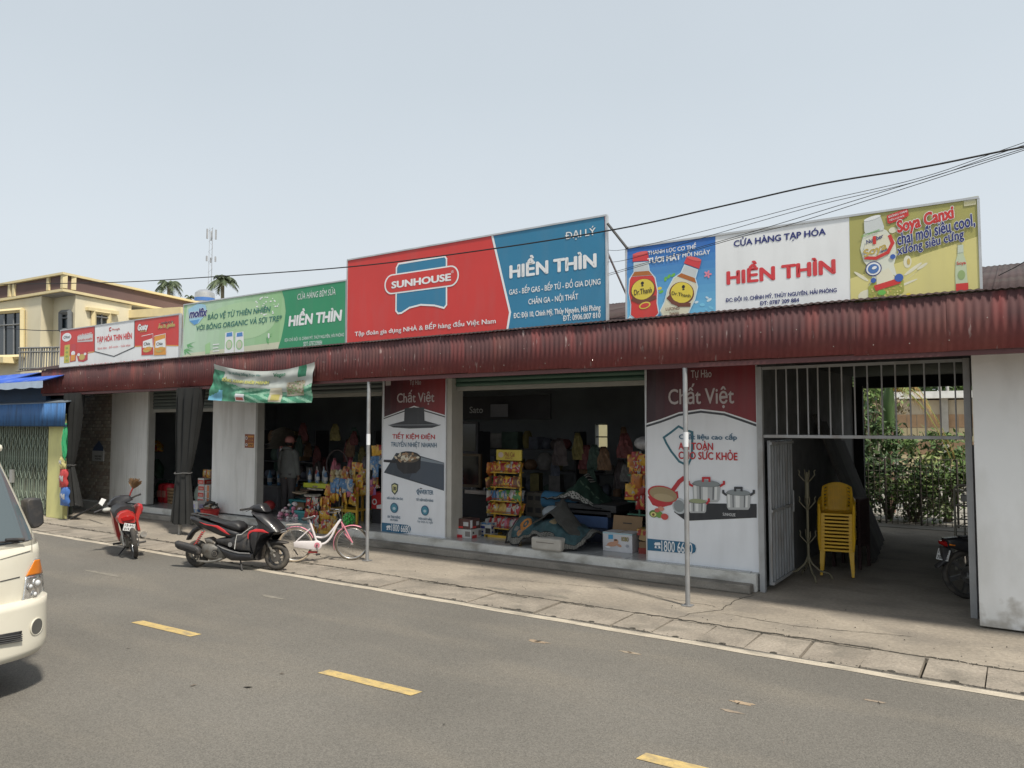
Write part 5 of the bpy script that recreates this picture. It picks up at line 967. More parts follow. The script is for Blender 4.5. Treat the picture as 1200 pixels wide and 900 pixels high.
R_ = .28; cz = Vector((0, bot.y+sin(lean)*R_, bot.z+R_)); up_ = Vector((0, sin(lean), cos(lean)))
for f, nm in ((0, 'rear_wheel'), (1.18, 'front_wheel')):
    g = MB(); cc = cz+Vector((f, 0, 0)); g.tube([cc+Vector((cos(2*pi*i/28), 0, 0))*(R_-.035)+up_*sin(2*pi*i/28)*(R_-.035) for i in range(28)], .037, RUB, 10, closed=True); w_ = g.build(nm, t, local=True, smooth=True)
    g = MB(); g.tube([cc+Vector((cos(2*pi*i/28), 0, 0))*(R_-.07)+up_*sin(2*pi*i/28)*(R_-.07) for i in range(28)], .014, CHR, 6, closed=True)
    for k in range(10): d_ = Vector((cos(k*.628), 0, 0))+up_*sin(k*.628); g.tube([cc, cc+d_*(R_-.07)], .006, CHR, 4)
    sdv = up_.cross(Vector((1, 0, 0))); g.tube([cc-sdv*.07, cc+sdv*.07], .04, ENG, 10); g.build('rim', w_, local=True, smooth=True)
blob('tail_fairing', [(215,475), (235,430), (262,408), (330,393), (385,415), (410,450), (412,500), (395,520), (330,515), (280,530), (235,520)], -.05, .62, REDP, .9)
blob('tail_lamp', [(262,470), (300,450), (350,442), (385,455), (385,480), (340,490), (275,500)], -.075, .02, LENSR, .9)
blob('seat', [(180,425), (200,385), (255,350), (330,340), (385,370), (402,415), (392,440), (330,398), (262,412), (225,450), (218,490), (200,470)], .10, .75, SEATM, .9)
blob('rear_mudguard', [(288,595), (330,580), (400,580), (400,620), (385,650), (350,658), (325,650)], -.10, .0, BLKM, .95)
pc = Vector(TR(338, 556, -.14)); M_ = Matrix.Translation(pc) @ Matrix.Rotation(-pi/2, 4, 'Z') @ Matrix.Rotation(radians(12), 4, 'Y'); plate_text(t, ['15-H1', '019.16'], M_, .165, .12)
blob('left_leg_shield', [(172,400), (205,395), (225,430), (235,520), (262,640), (268,690), (245,695), (222,650), (190,520)], .55, .95, REDP, .9)
blob('right_leg_shield', [(395,430), (430,335), (445,330), (458,400), (440,440), (425,500), (450,600), (420,600), (405,500)], .55, .95, REDP, .9)
blob('front_body', [(210,370), (300,335), (390,350), (400,420), (390,560), (270,600), (225,450)], .70, 1.0, BLKM, .9)
blob('handlebar_cover', [(132,345), (160,300), (200,268), (262,250), (345,252), (378,290), (345,312), (262,338), (170,362)], .78, 1.0, BLKP, .85)
g = MB(); g.tube([TR(180,340,.85), TR(110,372,.80), TR(0,415,.76)], .016, BLKM, 8); g.tube([TR(340,285,.85), TR(400,255,.80), TR(450,238,.76)], .016, BLKM, 8); g.build('handlebar', t, local=True, smooth=True)
MIR = mat('mirror_glass', (.86, .87, .88), .05, 1.0, var=0)
g = MB(); P = [Vector(TR(x, y, .74)) for x, y in ((45,325), (75,275), (118,290), (80,352))]; g.add([p+Vector((dx, 0, 0)) for dx in (0, .03) for p in P], [(0,1,2,3), (7,6,5,4), (0,4,5,1), (1,5,6,2), (2,6,7,3), (3,7,4,0)], BLKM); mo = g.build('mirror', t, local=True, bevel=.006)
g = MB(); g.add([p+Vector((-.003, 0, 0)) for p in P], [(0,1,2,3)], pr('mirror_white', (.85, .86, .86))); g.build('mirror_face', mo, local=True, fixn=False)
g = MB(); g.tube([TR(120,350,.76), TR(100,335,.75)], .007, BLKM, 6); g.build('mirror_stem', t, local=True)
g = MB(); g.sphere(TR(128, 388, .80), .075, mat('pale_helmet', (.42, .42, .39), .4, var=.1), 12, (1.0, 1.1, .55)); g.build('side_lamp', t, local=True, smooth=True)
for x0, x1, s_ in ((268, 292, 1), (408, 424, -1)): MB().tube([TR(x0,590,.08), TR(x1,735,.0)], .020, CHR, 8).build('shock_absorber', t, local=True, smooth=True)
g = MB(); g.tube([TR(465,640,.35), TR(478,622,-.02)], [.045, .05], ENG, 12); g.build('muffler', t, local=True, smooth=True)
blob('engine_case', [(262,640), (400,640), (440,690), (420,740), (300,750), (255,700)], .32, .62, ENG, .85)
g = MB(); g.tube([TR(262,705,.5), TR(182,718,.5)], .018, BLKM, 8); g.build('foot_peg', t, local=True); g = MB(); g.tube([TR(425,705,.5), TR(500,690,.5)], .018, BLKM, 8); g.build('foot_peg', t, local=True)
g = MB(); g.tube([TR(300,745,.4), TR(236,822,.3)], .012, BLKM, 6); g.build('side_stand', t, local=True)
# ---- broom stuck into it
t = thing('broom', 'straw broom with a red handle standing upright behind the red motorbike', 'broom', tuple(gd(152, 612)))
bf = 8.3; A_ = lambda x, y: at(110+x/8.182, 550+y/8.182, bf)
MB().tube([A_(330,300), A_(352,225), A_(376,175)], .014, pr('broom_red', (.5, .03, .03)), 8).build('handle', t, smooth=True)
g = MB(); STRAW = mat('broom_straw', (.20, .12, .06), .9, var=.35, scale=12)
for i in range(160):
    u = random.random(); b0 = A_(372+10*u, 185); e_ = A_(350+98*u, 108+random.uniform(-28, 22)*(1 if u < .5 else .8)+(18 if u > .8 else 0)); e_ = e_+Vector((0, random.uniform(-.05, .05), 0)); g.tube([b0, b0.lerp(e_, .5)+Vector((random.uniform(-.02, .02), 0, 0)), e_], .006, STRAW, 3)
o_ = g.build('bristles', t); o_['kind'] = 'stuff'
# red dustpan beside it
g = MB(); g.pillow([(lambda p: (p.x, p.z))(A_(x, y)) for x, y in ((392,350), (425,325), (445,335), (455,380), (440,430), (415,440), (395,400))], .10, pr('dustpan_red', (.42, .03, .04)), .02, yc=bf); solo(g, 'red_bucket', 'small red plastic bucket behind the right side of the red motorbike', 'bucket', smooth=50)

# ---- cream van, its front corner entering the frame
VM = mat('cream_van_paint', (.66, .63, .53), .32, var=.04, scale=1, coat=.5, dirt=(.5, .45, .34), damt=.25, dscale=(2, 2, 2)); VYC, VHW, VL = 2.25, .885, 4.6
van = thing('van', 'cream white van with an orange and clear headlamp entering at the left edge', 'van', (-9.0, VYC, 0))
def vx(y, z):
    tt = min(.9999, abs(y-VYC)/hw_(z)); base = -6.70 if z < .35 else -6.70-.03*(z-.35) if z < 1.18 else -6.725-.62*(z-1.18)
    return base-.42*(1-(1-tt**3.2)**(1/3.2))
def hw_(z): return VHW*(.94 if z < .35 else 1-.0*(z) if z < 1.1 else 1-.24*(z-1.1)**1.2)
def shell(z0, z1, nz, pr_=0., m=VM, name='cab', dz=0):
    g = MB(); ny = 22
    def fn(u, v):
        z = z0+(z1-z0)*v; h = hw_(z)
        if u < .14: s_ = u/.14; return (vx(VYC-h*.9999, z)-VL*(1-s_)+pr_*s_, VYC-h-pr_, z)
        if u > .86: s_ = (u-.86)/.14; return (vx(VYC+h*.9999, z)-VL*s_+pr_*(1-s_), VYC+h+pr_, z)
        s_ = (u-.14)/.72; a_ = -1+2*s_; a_ = sin(a_*pi/2)**1 if abs(a_) <= 1 else a_; y = VYC+a_*h; return (vx(y, z)+pr_, VYC+a_*(h+pr_), z)
    g.grid(fn, 60, nz, m); return g.build(name, van, smooth=45, solid=.004, fixn=False)
shell(.46, 1.20, 10, 0, VM, 'front_panel'); bp_ = shell(.32, .765, 8, .045, VM, 'bumper')
g = MB(); 
for z, s_ in ((.765, 1), (.325, -1)):
    vs = []; 
    for i in range(31): a_ = sin((-1+2*i/30)*pi/2); h = hw_(z); vs += [(vx(VYC+a_*h, z)+.045, VYC+a_*(h+.045), z+s_*.0), (vx(VYC+a_*h, z)-.02, VYC+a_*(h-.02), z+s_*.012)]
    g.add(vs, [(2*i, 2*i+1, 2*i+3, 2*i+2) for i in range(30)], VM)
g.build('bumper_edge', van, fixn=False)
shell(1.20, 1.24, 1, -.005, BLKM, 'wiper_cowl')
WS = mat('windscreen_glass', (.085, .11, .12), .06, var=0, spec=.8)
g = MB(); g.grid(lambda u, v: (vx(VYC+(-.90+1.80*u)*hw_(1.24+.66*v), 1.24+.66*v)+.006, VYC+(-.90+1.80*u)*hw_(1.24+.66*v), 1.24+.66*v), 24, 8, WS); g.build('windscreen', van, smooth=True, fixn=False)
g = MB(); g.grid(lambda u, v: (vx(VYC+(-.86+1.72*u)*hw_(1.24+.05*v), 1.24+.05*v)+.010, VYC+(-.86+1.72*u)*hw_(1.3), 1.235+.045*v), 24, 2, BLKM); g.build('windscreen_seal', van, fixn=False)
shell(1.20, 2.02, 10, -.004, VM, 'cab_upper')
MB().box((-11.3, VYC-.72, 1.96), (-7.35, VYC+.72, 2.03), VM).build('roof', van, bevel=.03)
MB().box((-11.2, VYC-.8, .38), (-7.3, VYC+.8, .55), BLKM).build('chassis', van)
def vs_(px, py, k=.008):
    X_ = -6.8; off = k if k < .03 else .045
    for _ in range(8): p = xf(px, py, X_); X_ = vx(min(p.y-off*.6, VYC+VHW*.995), p.z)+off
    k -= off; return p+Vector((k, k*.7, 0))
def decal(name, pts, m, k=.008, par=None, res=10):
    """photo quad (tl, tr, br, bl) draped on the van's skin"""
    tl, tr, br, bl = pts; g = MB(); L2 = lambda p, q, s_: (p[0]+(q[0]-p[0])*s_, p[1]+(q[1]-p[1])*s_)
    g.grid(lambda u, v: vs_(*L2(L2(bl, br, u), L2(tl, tr, u), v), k), res, res, m); return g.build(name, par or van, smooth=True, fixn=False, solid=.003)
z_ = lambda x, y: (x/3.4625, 560+y/3.4625)
lampb = decal('headlamp', [z_(140,328), z_(163,325), z_(183,490), z_(84,512)], mat('lamp_housing', (.30, .31, .31), .3, .3), .006)
LR = mat('lamp_reflector', (.75, .76, .76), .12, .85, var=.35, scale=30)
decal('turn_lens', [z_(142,333), z_(162,330), z_(174,386), z_(106,400)], LENSO, .012, lampb); decal('lens', [z_(104,404), z_(175,390), z_(181,484), z_(90,506)], LR, .012, lampb)
for (cx_, cy_, rr_) in ((150, 425, 20), (122, 440, 14), (140, 470, 13)):
    c0 = vs_(*z_(cx_, cy_), .016); g = MB(); g.tube([c0+Vector((.0, 0, 0)), c0+Vector((.006, .003, 0))], rr_/3.4625*.0074, CHR, 14); g.build('reflector_bowl', lampb); MB().sphere(c0+Vector((.004, .002, 0)), rr_/3.4625*.0042, LENSC, 10).build('bulb_cap', lampb, smooth=True)
def vloop(name, pts, r, m, k=.010, closed=False): g = MB(); g.tube([vs_(*z_(*p), k) for p in pts], r, m, 5, closed=closed); return g.build(name, van, smooth=True)
def dense(p, q, n=8): return [(p[0]+(q[0]-p[0])*i/n, p[1]+(q[1]-p[1])*i/n) for i in range(n+1)]
vloop('panel_gap', dense((0,421), (80,402)), .004, BLKM, .002); vloop('panel_gap', dense((0,545), (80,525)), .005, BLKM, .004); vloop('panel_gap', dense((128,205), (130,300)), .003, mat('gap_grey', (.18, .17, .14), .8), .001); vloop('panel_gap', dense((0,332), (125,295)), .003, mat('gap_grey', (.18, .17, .14), .8), .001)
c0 = vs_(*z_(146, 603), .050)
nrm = Vector((1, .55, 0)).normalized(); sdv = Vector((-nrm.y, nrm.x, 0))
g = MB(); g.tube([c0+(sdv*cos(k*pi/12)+Vector((0, 0, 1))*sin(k*pi/12))*.066 for k in range(24)], .006, VM, 6, closed=True); fo = g.build('fog_lamp', van, smooth=True)
g = MB(); g.add([c0+nrm*.004+(sdv*cos(k*pi/12)+Vector((0, 0, 1))*sin(k*pi/12))*.062 for k in range(24)], [tuple(range(24))], mat('fog_glass', (.13, .13, .12), .25, .2)); g.build('glass', fo, fixn=False)
gr = decal('lower_grille', [z_(-70,648), z_(86,620), z_(78,655), z_(-70,690)], BLKM, .052)
for k in range(4): g = MB(); y_ = 632+k*8; g.tube([vs_(*z_(x, y_+16-(x*.16)), .064) for x in (-60, -20, 20, 60, 78)], .006, mat('grille_bar', (.05, .05, .05), .5), 5); g.build('grille_bar', gr)
# wiper, mirror on its arm
vloop('wiper_blade', [(0,262), (50,258), (88,262)], .009, BLKM, .03); vloop('wiper_arm', [(20,252), (60,250), (95,250)], .014, BLKM, .05)
mc = [at(x, y, VYC+VHW+.08) for x, y in ((29.5,588), (45,582), (50,600), (49.5,615), (38,618.5), (31,612))]
X0 = mc[0].x; g = MB(); mp = []
for x, y in ((29.5,587), (33,584), (46,583.5), (49,590), (50.5,613), (44,618), (37,619.5), (32,612)):
    p = xf(x, y, -7.05); mp.append((p.y, p.z))
g.prism(mp, -7.13, -7.02, BLKM, ax='x'); g.build('wing_mirror', van, bevel=.02, smooth=40)
MB().tube([(-7.1, mp[0][0]+.02, mp[0][1]-.1), (-7.12, VYC+VHW-.10, 1.55)], .018, BLKM, 6).build('mirror_arm', van)
for x, y in ((-7.75, VYC+.78), (-7.75, VYC-.78), (-10.6, VYC+.78), (-10.6, VYC-.78)):
    g = MB(); g.tube([(x+(.30-.07)*cos(k*pi/14), y-.02, .30+(.30-.07)*sin(k*pi/14)) for k in range(28)], .08, RUB, 10, closed=True); w_ = g.build('wheel', van, smooth=True); g = MB(); g.tube([(x, y-.08, .30), (x, y+.05, .30)], .17, RIMM, 16); g.build('wheel_hub', w_)
# seats and dash hints behind the glass
ORD = ['first', 'second', 'third', 'fourth', 'fifth', 'sixth', 'seventh', 'eighth', 'ninth', 'tenth', 'eleventh', 'twelfth', 'thirteenth', 'fourteenth']
# ================================================================== PERSON IN THE MIDDLE BAY
def skin(name, verts, edges, radii, m, parent, sub=2):
    me = bpy.data.meshes.new(name); me.from_pydata([tuple(v) for v in verts], edges, []); me.materials.append(m); o = bpy.data.objects.new(name, me); COL.objects.link(o)
    o.parent = parent; o.modifiers.new('skin', 'SKIN').use_smooth_shade = True; s_ = o.modifiers.new('sub', 'SUBSURF'); s_.levels = s_.render_levels = sub
    if not me.skin_vertices: 
        with bpy.context.temp_override(object=o, active_object=o, selected_objects=[o]): bpy.ops.mesh.customdata_skin_add()
    for i, r in enumerate(radii):
        sv = me.skin_vertices[0].data[i]; sv.radius = r if isinstance(r, tuple) else (r, r); sv.use_root = (i == 0)
    MW[o] = world_of(parent); return o
pf = gd(337, 601, FZ); per = thing('person', 'person seen from behind in a grey hooded jacket and pink cap inside the shop', 'person', (pf.x, pf.y, FZ), radians(12))
per.scale = (.97,)*3
SKN = mat('skin', (.36, .20, .13), .6, var=.05); JK = mat('grey_jacket', (.14, .15, .145), .85, var=.15, scale=6); TR_ = mat('dark_trousers', (.075, .07, .072), .9, var=.1); CAPM = mat('pink_cap', (.45, .20, .18), .8, var=.1)
V = [(0,0,.88),(0,0,1.05),(0,.01,1.25),(0,.01,1.40),(0,.02,1.48),(0,.05,1.58)]; E_ = [(0,1),(1,2),(2,3),(3,4),(4,5)]; Rr = [(.15,.11),(.13,.10),(.15,.10),(.09,.07),.052,(.075,.09)]
for s_ in (-1, 1):
    n = len(V); V += [(s_*.16,.01,1.36),(s_*.22,0,1.12),(s_*.225,.05,.90),(s_*.22,.08,.82),(s_*.09,0,.82),(s_*.10,.01,.48),(s_*.11,-.02,.10),(s_*.125,.12,.04)]
    Rr += [.062,.045,.034,(.04,.022),.09,.062,.042,(.045,.03)]; E_ += [(3,n),(n,n+1),(n+1,n+2),(n+2,n+3),(0,n+4),(n+4,n+5),(n+5,n+6),(n+6,n+7)]
body = skin('body', V, E_, Rr, SKN, per)
for s_ in (-1, 1):
    for k in range(4): g = MB(); y0 = .055+.017*k; g.tube([(s_*.22, y0, .81), (s_*.222, y0+.004, .775-.004*abs(k-1.5)), (s_*.205, y0+.004, .745-.004*abs(k-1.5))], [.009, .0085, .007], SKN, 6); g.build('finger', body, local=True, smooth=True)
    MB().tube([(s_*.21, .05, .85), (s_*.19, .04, .815), (s_*.185, .05, .79)], [.011, .010, .008], SKN, 6).build('thumb', body, local=True, smooth=True)
g = MB(); g.sphere((0, .05, 1.60), .092, SKN, 14, (.86, 1, 1.15)); g.sphere((0, .145, 1.58), .018, SKN, 8, (.7, 1, 1.3)); g.build('face', body, local=True, smooth=True)
for s_ in (-1, 1): MB().sphere((s_*.083, .045, 1.585), .022, SKN, 8, (.4, .8, 1.3)).build('ear', body, local=True, smooth=True); MB().sphere((s_*.03, .128, 1.61), .010, BLKM, 6).build('eye', body, local=True)
MB().box((-.022, .134, 1.545), (.022, .142, 1.552), mat('lips', (.30, .12, .10), .6)).build('mouth', body, local=True)
g = MB(); g.sphere((0, .025, 1.60), .103, mat('black_hair', (.012, .01, .01), .7), 14, (.9, .95, .95)); g.build('hair', per, local=True, smooth=True)
g = MB(); g.lathe([(.104, 1.60), (.112, 1.64), (.106, 1.69), (.07, 1.735), (.02, 1.75)], CAPM, Matrix.Translation((0, .035, 0)), 18); g.prism([(-.075, .12), (.075, .12), (.06, .20), (0, .225), (-.06, .20)], 1.615, 1.625, CAPM, ax='z'); g.build('cap', per, local=True, smooth=True)
g = MB()
def jk(u, v):
    z = .80+.64*v; th = 2*pi*u; w = .205+.03*(1-v)+(-.09*max(0, v-.80)/.20 if v > .8 else .0); d = .135-.02*v; return (w*cos(th)*(1+.02*sin(5*th+v*8)), .01+d*sin(th), z+.008*sin(th*3)*(1-v))
g.grid(jk, 32, 16, JK); g.build('jacket', per, local=True, smooth=True, solid=.008, fixn=False)
for s_ in (-1, 1): g = MB(); g.tube([(s_*.135, .01, 1.40), (s_*.19, .01, 1.34), (s_*.235, 0, 1.13), (s_*.245, .04, .93), (s_*.238, .06, .87)], [.075, .078, .064, .056, .052], JK, 14, cap=False); g.build('sleeve', per, local=True, smooth=True)
g = MB(); g.tube([(.10*cos(2*pi*k/16), -.02+.085*sin(2*pi*k/16), 1.445-.03*sin(2*pi*k/16)) for k in range(16)], [.030+.014*max(0, -sin(2*pi*k/16)) for k in range(16)], JK, 10, closed=True); g.build('hood', per, local=True, smooth=True)
for s_ in (-1, 1): g = MB(); g.tube([(s_*.085, 0, .90), (s_*.095, .005, .75), (s_*.10, .01, .48), (s_*.108, -.01, .10)], [.115, .105, .078, .07], TR_, 14); g.build('trouser_leg', per, local=True, smooth=True); g = MB(); g.sphere((s_*.12, .06, .04), .10, BLKM, 12, (.48, 1.3, .42)); g.build('shoe', per, local=True, smooth=True)

# ================================================================== GOODS: helpers
def gbox(px0, pyb, px1, pyt, depth, z=FZ):
    """corner low-left (nearest) and size of an upright box standing at height z, from its front edges in the photo"""
    a = gd(px0, pyb, z); b = at(px1, pyb, a.y); c = at(px0, pyt, a.y); return a.x, a.y, z, b.x-a.x, depth, c.z-z
CARD = mat('brown_cardboard', (.26, .17, .095), .85, var=.1, scale=4); CARDW = mat('white_carton', (.50, .50, .48), .7, var=.05)
def carton(label, bx, m, prints=(), flap=False, group=None, name='carton', cat='box', open_=False):
    x, y, z, w, d, h = bx; t = thing(name, label, cat, (x+w/2, y+d/2, z), group=group); MB().box((x, y, z+.001), (x+w, y+d, z+h), m).build('box_body', t, bevel=.003)
    g = MB()
    for i, (u0, v0, u1, v1, pm) in enumerate(prints): g.box((x+w*u0, y-.0015-.0008*i, z+h*v0), (x+w*u1, y-.0005, z+h*v1), pm); g.box((x+w+.0005, y+d*u0, z+h*v0), (x+w+.0015+.0008*i, y+d*u1, z+h*v1), pm)
    if prints: g.build('printed_artwork', t)
    g = MB(); g.box((x+w*.47, y-.004, z+h+.0003), (x+w*.53, y+d, z+h+.0015), mat('packing_tape', (.38, .30, .19), .3)); g.build('tape', t)
    if flap: MB().add([(x, y+d, z+h), (x+w, y+d, z+h), (x+w, y+d+.05, z+h+.22), (x, y+d+.05, z+h+.22)], [(0,1,2,3)], CARD).build('flap', t, solid=.004, fixn=False); MB().box((x+w*.35, y+d+.018, z+h+.10), (x+w*.65, y+d+.026, z+h+.115), BLK).build('hand_hole', t)
    return t
def packet_mat(k, c, c2, c3):
    m = mat('packet_'+k, c, .35, var=.35, scale=10, spec=.5); n = m.node_tree; L = n.links; b = n.nodes['Principled BSDF']; src = b.inputs['Base Color'].links[0].from_socket
    t = n.nodes.new('ShaderNodeTexCoord'); oi = n.nodes.new('ShaderNodeObjectInfo'); ad = n.nodes.new('ShaderNodeVectorMath'); ad.operation = 'ADD'; L.new(t.outputs['Object'], ad.inputs[0]); L.new(oi.outputs['Location'], ad.inputs[1])
    for col, sc_, lo in ((c2, 9, .56), (c3, 15, .63)):
        z = n.nodes.new('ShaderNodeTexNoise'); z.inputs['Scale'].default_value = sc_; z.inputs['Detail'].default_value = 1; z.inputs['Distortion'].default_value = .6; L.new(ad.outputs[0], z.inputs['Vector'])
        r = n.nodes.new('ShaderNodeMapRange'); r.inputs[1].default_value = lo; r.inputs[2].default_value = lo+.02; L.new(z.outputs['Fac'], r.inputs[0]); x = n.nodes.new('ShaderNodeMix'); x.data_type = 'RGBA'; L.new(r.outputs[0], x.inputs[0]); L.new(src, x.inputs[6]); x.inputs[7].default_value = (*col, 1); src = x.outputs[2]
    L.new(src, b.inputs['Base Color']); return m
_c = dict(yellow=(.52,.30,.03), orange=(.42,.14,.03), red=(.30,.025,.025), green=(.06,.20,.05), white=(.36,.36,.34), blue=(.06,.16,.32), pink=(.38,.11,.17), brown=(.16,.07,.04), purple=(.16,.05,.17), silver=(.24,.25,.27), gold=(.40,.27,.06))
_d = dict(yellow='red white', orange='yellow brown', red='white gold', green='yellow white', white='red blue', blue='white silver', pink='white red', brown='gold red', purple='pink white', silver='blue white', gold='red white')
PC = {k: packet_mat(k, c, *[_c[q] for q in _d[k].split()]) for k, c in _c.items()}
_pk = {}
def packet(color, loc, rz=0, ry=0, rx=0, s=1., label='', group='', w=.13, h=.17, d=.045):
    key = (color, w, h)
    if key not in _pk:
        g = MB()
        def f(sg): return lambda u, v: ((u-.5)*w*(1-.06*sin(pi*v)), sg*d/2*(sin(pi*min(1, max(0, u)))**.5*sin(pi*min(1, max(0, (v-.05)/.9)))**.5), v*h+.003*sin(u*25)*(v < .05 or v > .95))
        g.grid(f(-1), 8, 8, PC[color]); g.grid(f(1), 8, 8, PC[color])
        _pk[key] = g.build('snack_packet', smooth=True, fixn=False); o = _pk[key]
    else: o = _pk[key].copy(); COL.objects.link(o)
    o.location = loc; o.rotation_euler = (rx, ry, rz); o.scale = (s,)*3; return tag(o, label, 'snack packet', group)
def bottle_thing(label, c, h, r, m, capm, group=None, name='bottle'):
    t = thing(name, label, 'bottle', c, group=group); g = MB(); g.lathe([(r*.9, 0), (r, .02), (r, h*.62), (r*.55, h*.78), (r*.32, h*.86), (r*.32, h*.93)], m, None, 12); g.build('bottle_body', t, local=True, smooth=True); MB().lathe([(r*.38, h*.92), (r*.36, h)], capm, None, 10).build('bottle_cap', t, local=True); g = MB(); g.lathe([(r*1.02, h*.22), (r*1.02, h*.5)], pr('label_pale', (.5, .5, .5)), None, 12); g.build('bottle_label', t, local=True, smooth=True); return t
TEAL = mat('teal_plastic', (.02, .18, .20), .4, var=.1); YTR = mat('lime_tray', (.50, .55, .05), .4, var=.06); YRK = mat('yellow_rack_paint', (.60, .38, .05), .4, var=.1); WOODP = mat('pale_wood', (.34, .24, .13), .7, var=.2, scale=5)

# ---------------------------------------------------------------- bay with the person
random.seed(21)
x, y, z, w, d, h = gbox(304, 597, 325, 570, .5); t = thing('counter', 'grey counter cabinet at the left of the bay beside the person', 'counter', (x+w/2, y, z)); CAB = mat('grey_counter', (.22, .22, .24), .5, var=.06)
MB().box((x, y, z), (x+w, y+d, z+h), CAB).build('cabinet', t, bevel=.01); MB().box((x-.03, y-.03, z+h), (x+w+.03, y+d, z+h+.03), mat('counter_top', (.3, .3, .3), .4)).build('top', t)
for i in range(5): bottle_thing('clear blue water bottle, %s from the left on the grey counter' % ORD[i], (x+.2+i*.22, y+.12+.1*(i % 2), z+h+.031), .34, .055, mat('blue_clear_plastic', (.12, .26, .42), .15, var=.1, spec=.8), PC['blue'], 'water bottles on the grey counter', 'water_bottle')
tx, ty, tz, tw, td, th = gbox(338, 613, 361, 583, .6); ty = 10.75; a_ = at(338, 585, ty); b_ = at(399, 585, ty); b2 = at(363, 585, ty)
t = thing('teal_table', 'low teal plastic table holding a pile of dried goods', 'table', ((a_.x+b2.x)/2, ty, FZ)); MB().box((a_.x, ty, a_.z-.04), (b2.x, ty+.6, a_.z), TEAL).build('table_top', t, bevel=.01)
for xx in (a_.x+.05, b2.x-.05):
    for yy in (ty+.05, ty+.55): MB().box((xx-.03, yy-.03, FZ), (xx+.03, yy+.03, a_.z-.04), TEAL).build('leg', t)
PLT = a_.z
for i in range(7):
    g = MB(); c_ = (a_.x+.15+random.random()*(b2.x-a_.x-.2), ty+.15+.3*random.random(), PLT+.012+.045*i); n = 9
    g.add([(c_[0]+.22*cos(2*pi*k/n)*random.uniform(.7, 1.1), c_[1]+.16*sin(2*pi*k/n), c_[2]+random.uniform(-.01, .02)) for k in range(n)], [tuple(range(n))], mat('dried_goods_'+'abc'[i % 3], [(.30,.24,.17), (.18,.12,.08), (.42,.38,.32)][i % 3], .8, var=.3, scale=15)); o = g.build('dried_fish_bag', solid=.03, fixn=False); tag(o, 'flat bag of dried goods, %s from the bottom of the pile on the teal table' % ORD[i], 'bag', 'bags piled on the teal table')
carton('brown box tucked under the left end of the teal table', (a_.x+.10, ty+.1, FZ, .28, .3, .30), CARD)
cx0 = at(345, 613, 10.4); cx1 = at(360, 613, 10.4); zc = at(345, 598, 10.4).z; t = thing('plastic_crate', 'teal plastic crate on the floor in front of the teal table', 'crate', ((cx0.x+cx1.x)/2, 10.4, FZ))
MB().box((cx0.x, 10.42, FZ+.002), (cx1.x, 10.74, zc), TEAL).build('crate_body', t, bevel=.01); MB().box((cx0.x-.02, 10.40, zc-.05), (cx1.x+.02, 10.76, zc), mat('teal_rim', (.03, .25, .27), .4)).build('rim', t, bevel=.008)
ky = 11.0; a_ = at(355, 571, ky); b_ = at(399, 572, ky); t = thing('tray_table', 'bright lime yellow tray table with bottles and soft toys on it', 'table', ((a_.x+b_.x)/2, ky, FZ))
MB().box((a_.x, ky, a_.z-.0), (b_.x, ky+.55, a_.z+.10), YTR).build('tray', t, bevel=.015)
for xx in (a_.x+.06, b_.x-.06): MB().box((xx-.025, ky+.03, FZ), (xx+.025, ky+.5, a_.z), BLKM).build('leg', t)
TZ = a_.z+.101; L_ = b_.x-a_.x
for i in range(7): bottle_thing('blue and white bottle, %s from the left on the lime tray' % ORD[i], (a_.x+.08+i*.085, ky+.12+.12*(i % 3), TZ), random.uniform(.26, .34), .040, (PC['blue'], PC['white'], mat('pale_bottle', (.4, .48, .55), .3))[i % 3], PC['white'], 'blue and white bottles on the lime tray', 'detergent_bottle')
for i in range(6):
    t = thing('soft_toy', '%s stuffed toy, %s from the left in the %s row on the lime tray' % (['tan', 'pale beige'][i % 2], ORD[i % 3], ['front', 'back'][i//3]), 'soft toy', (a_.x+.78+.15*(i % 3)+.05*(i//3), ky+.15+.2*(i//3), TZ), group='stuffed toys on the lime tray'); m_ = mat('plush_'+'ab'[i % 2], [(.50,.38,.20), (.55,.50,.36)][i % 2], .95, var=.2, scale=20)
    MB().sphere((0, 0, .09), .085, m_, 12, (1, .9, 1.1)).build('toy_body', t, local=True, smooth=True); g = MB(); g.sphere((0, -.01, .225), .065, m_, 12); 
    for s_ in (-1, 1): g.sphere((s_*.05, 0, .28), .024, m_, 8)
    g.build('toy_head', t, local=True, smooth=True)
for i in range(4): packet(random.choice(['silver', 'brown', 'gold']), (a_.x+1.3+.13*i, ky+.2, TZ), random.uniform(-.3, .3), 0, .1, 1.2, 'shiny packet standing %s among four at the right of the lime tray' % ORD[i], 'packets at the right end of the lime tray')
# yellow wooden rack with hanging snack strings
ry_ = 10.55; P0 = at(381.5, 610, ry_); P1 = at(404.5, 610, ry_); P2 = at(417.5, 612, ry_); zt_ = at(381, 576, ry_).z; zt2 = at(417, 560, ry_).z
t = thing('display_rack', 'yellow slatted display rack hung with strings of yellow snacks behind the bicycle', 'rack', ((P0.x+P2.x)/2, ry_, FZ))
for p, zz in ((P0, zt_), (P1, zt_), (P2, zt2)):
    for dy in (0, .45): MB().box((p.x-.02, ry_+dy, FZ), (p.x+.02, ry_+dy+.035, zz), YRK).build('post', t)
for zz in (FZ+.25, FZ+.6, zt_-.05):
    for k in range(4): MB().box((P0.x, ry_+.04+k*.11, zz), (P2.x, ry_+.11+k*.11, zz+.015), YRK).build('shelf_slat', t)
    MB().box((P0.x, ry_-.012, zz-.02), (P2.x, ry_, zz+.03), YRK).build('rail', t)
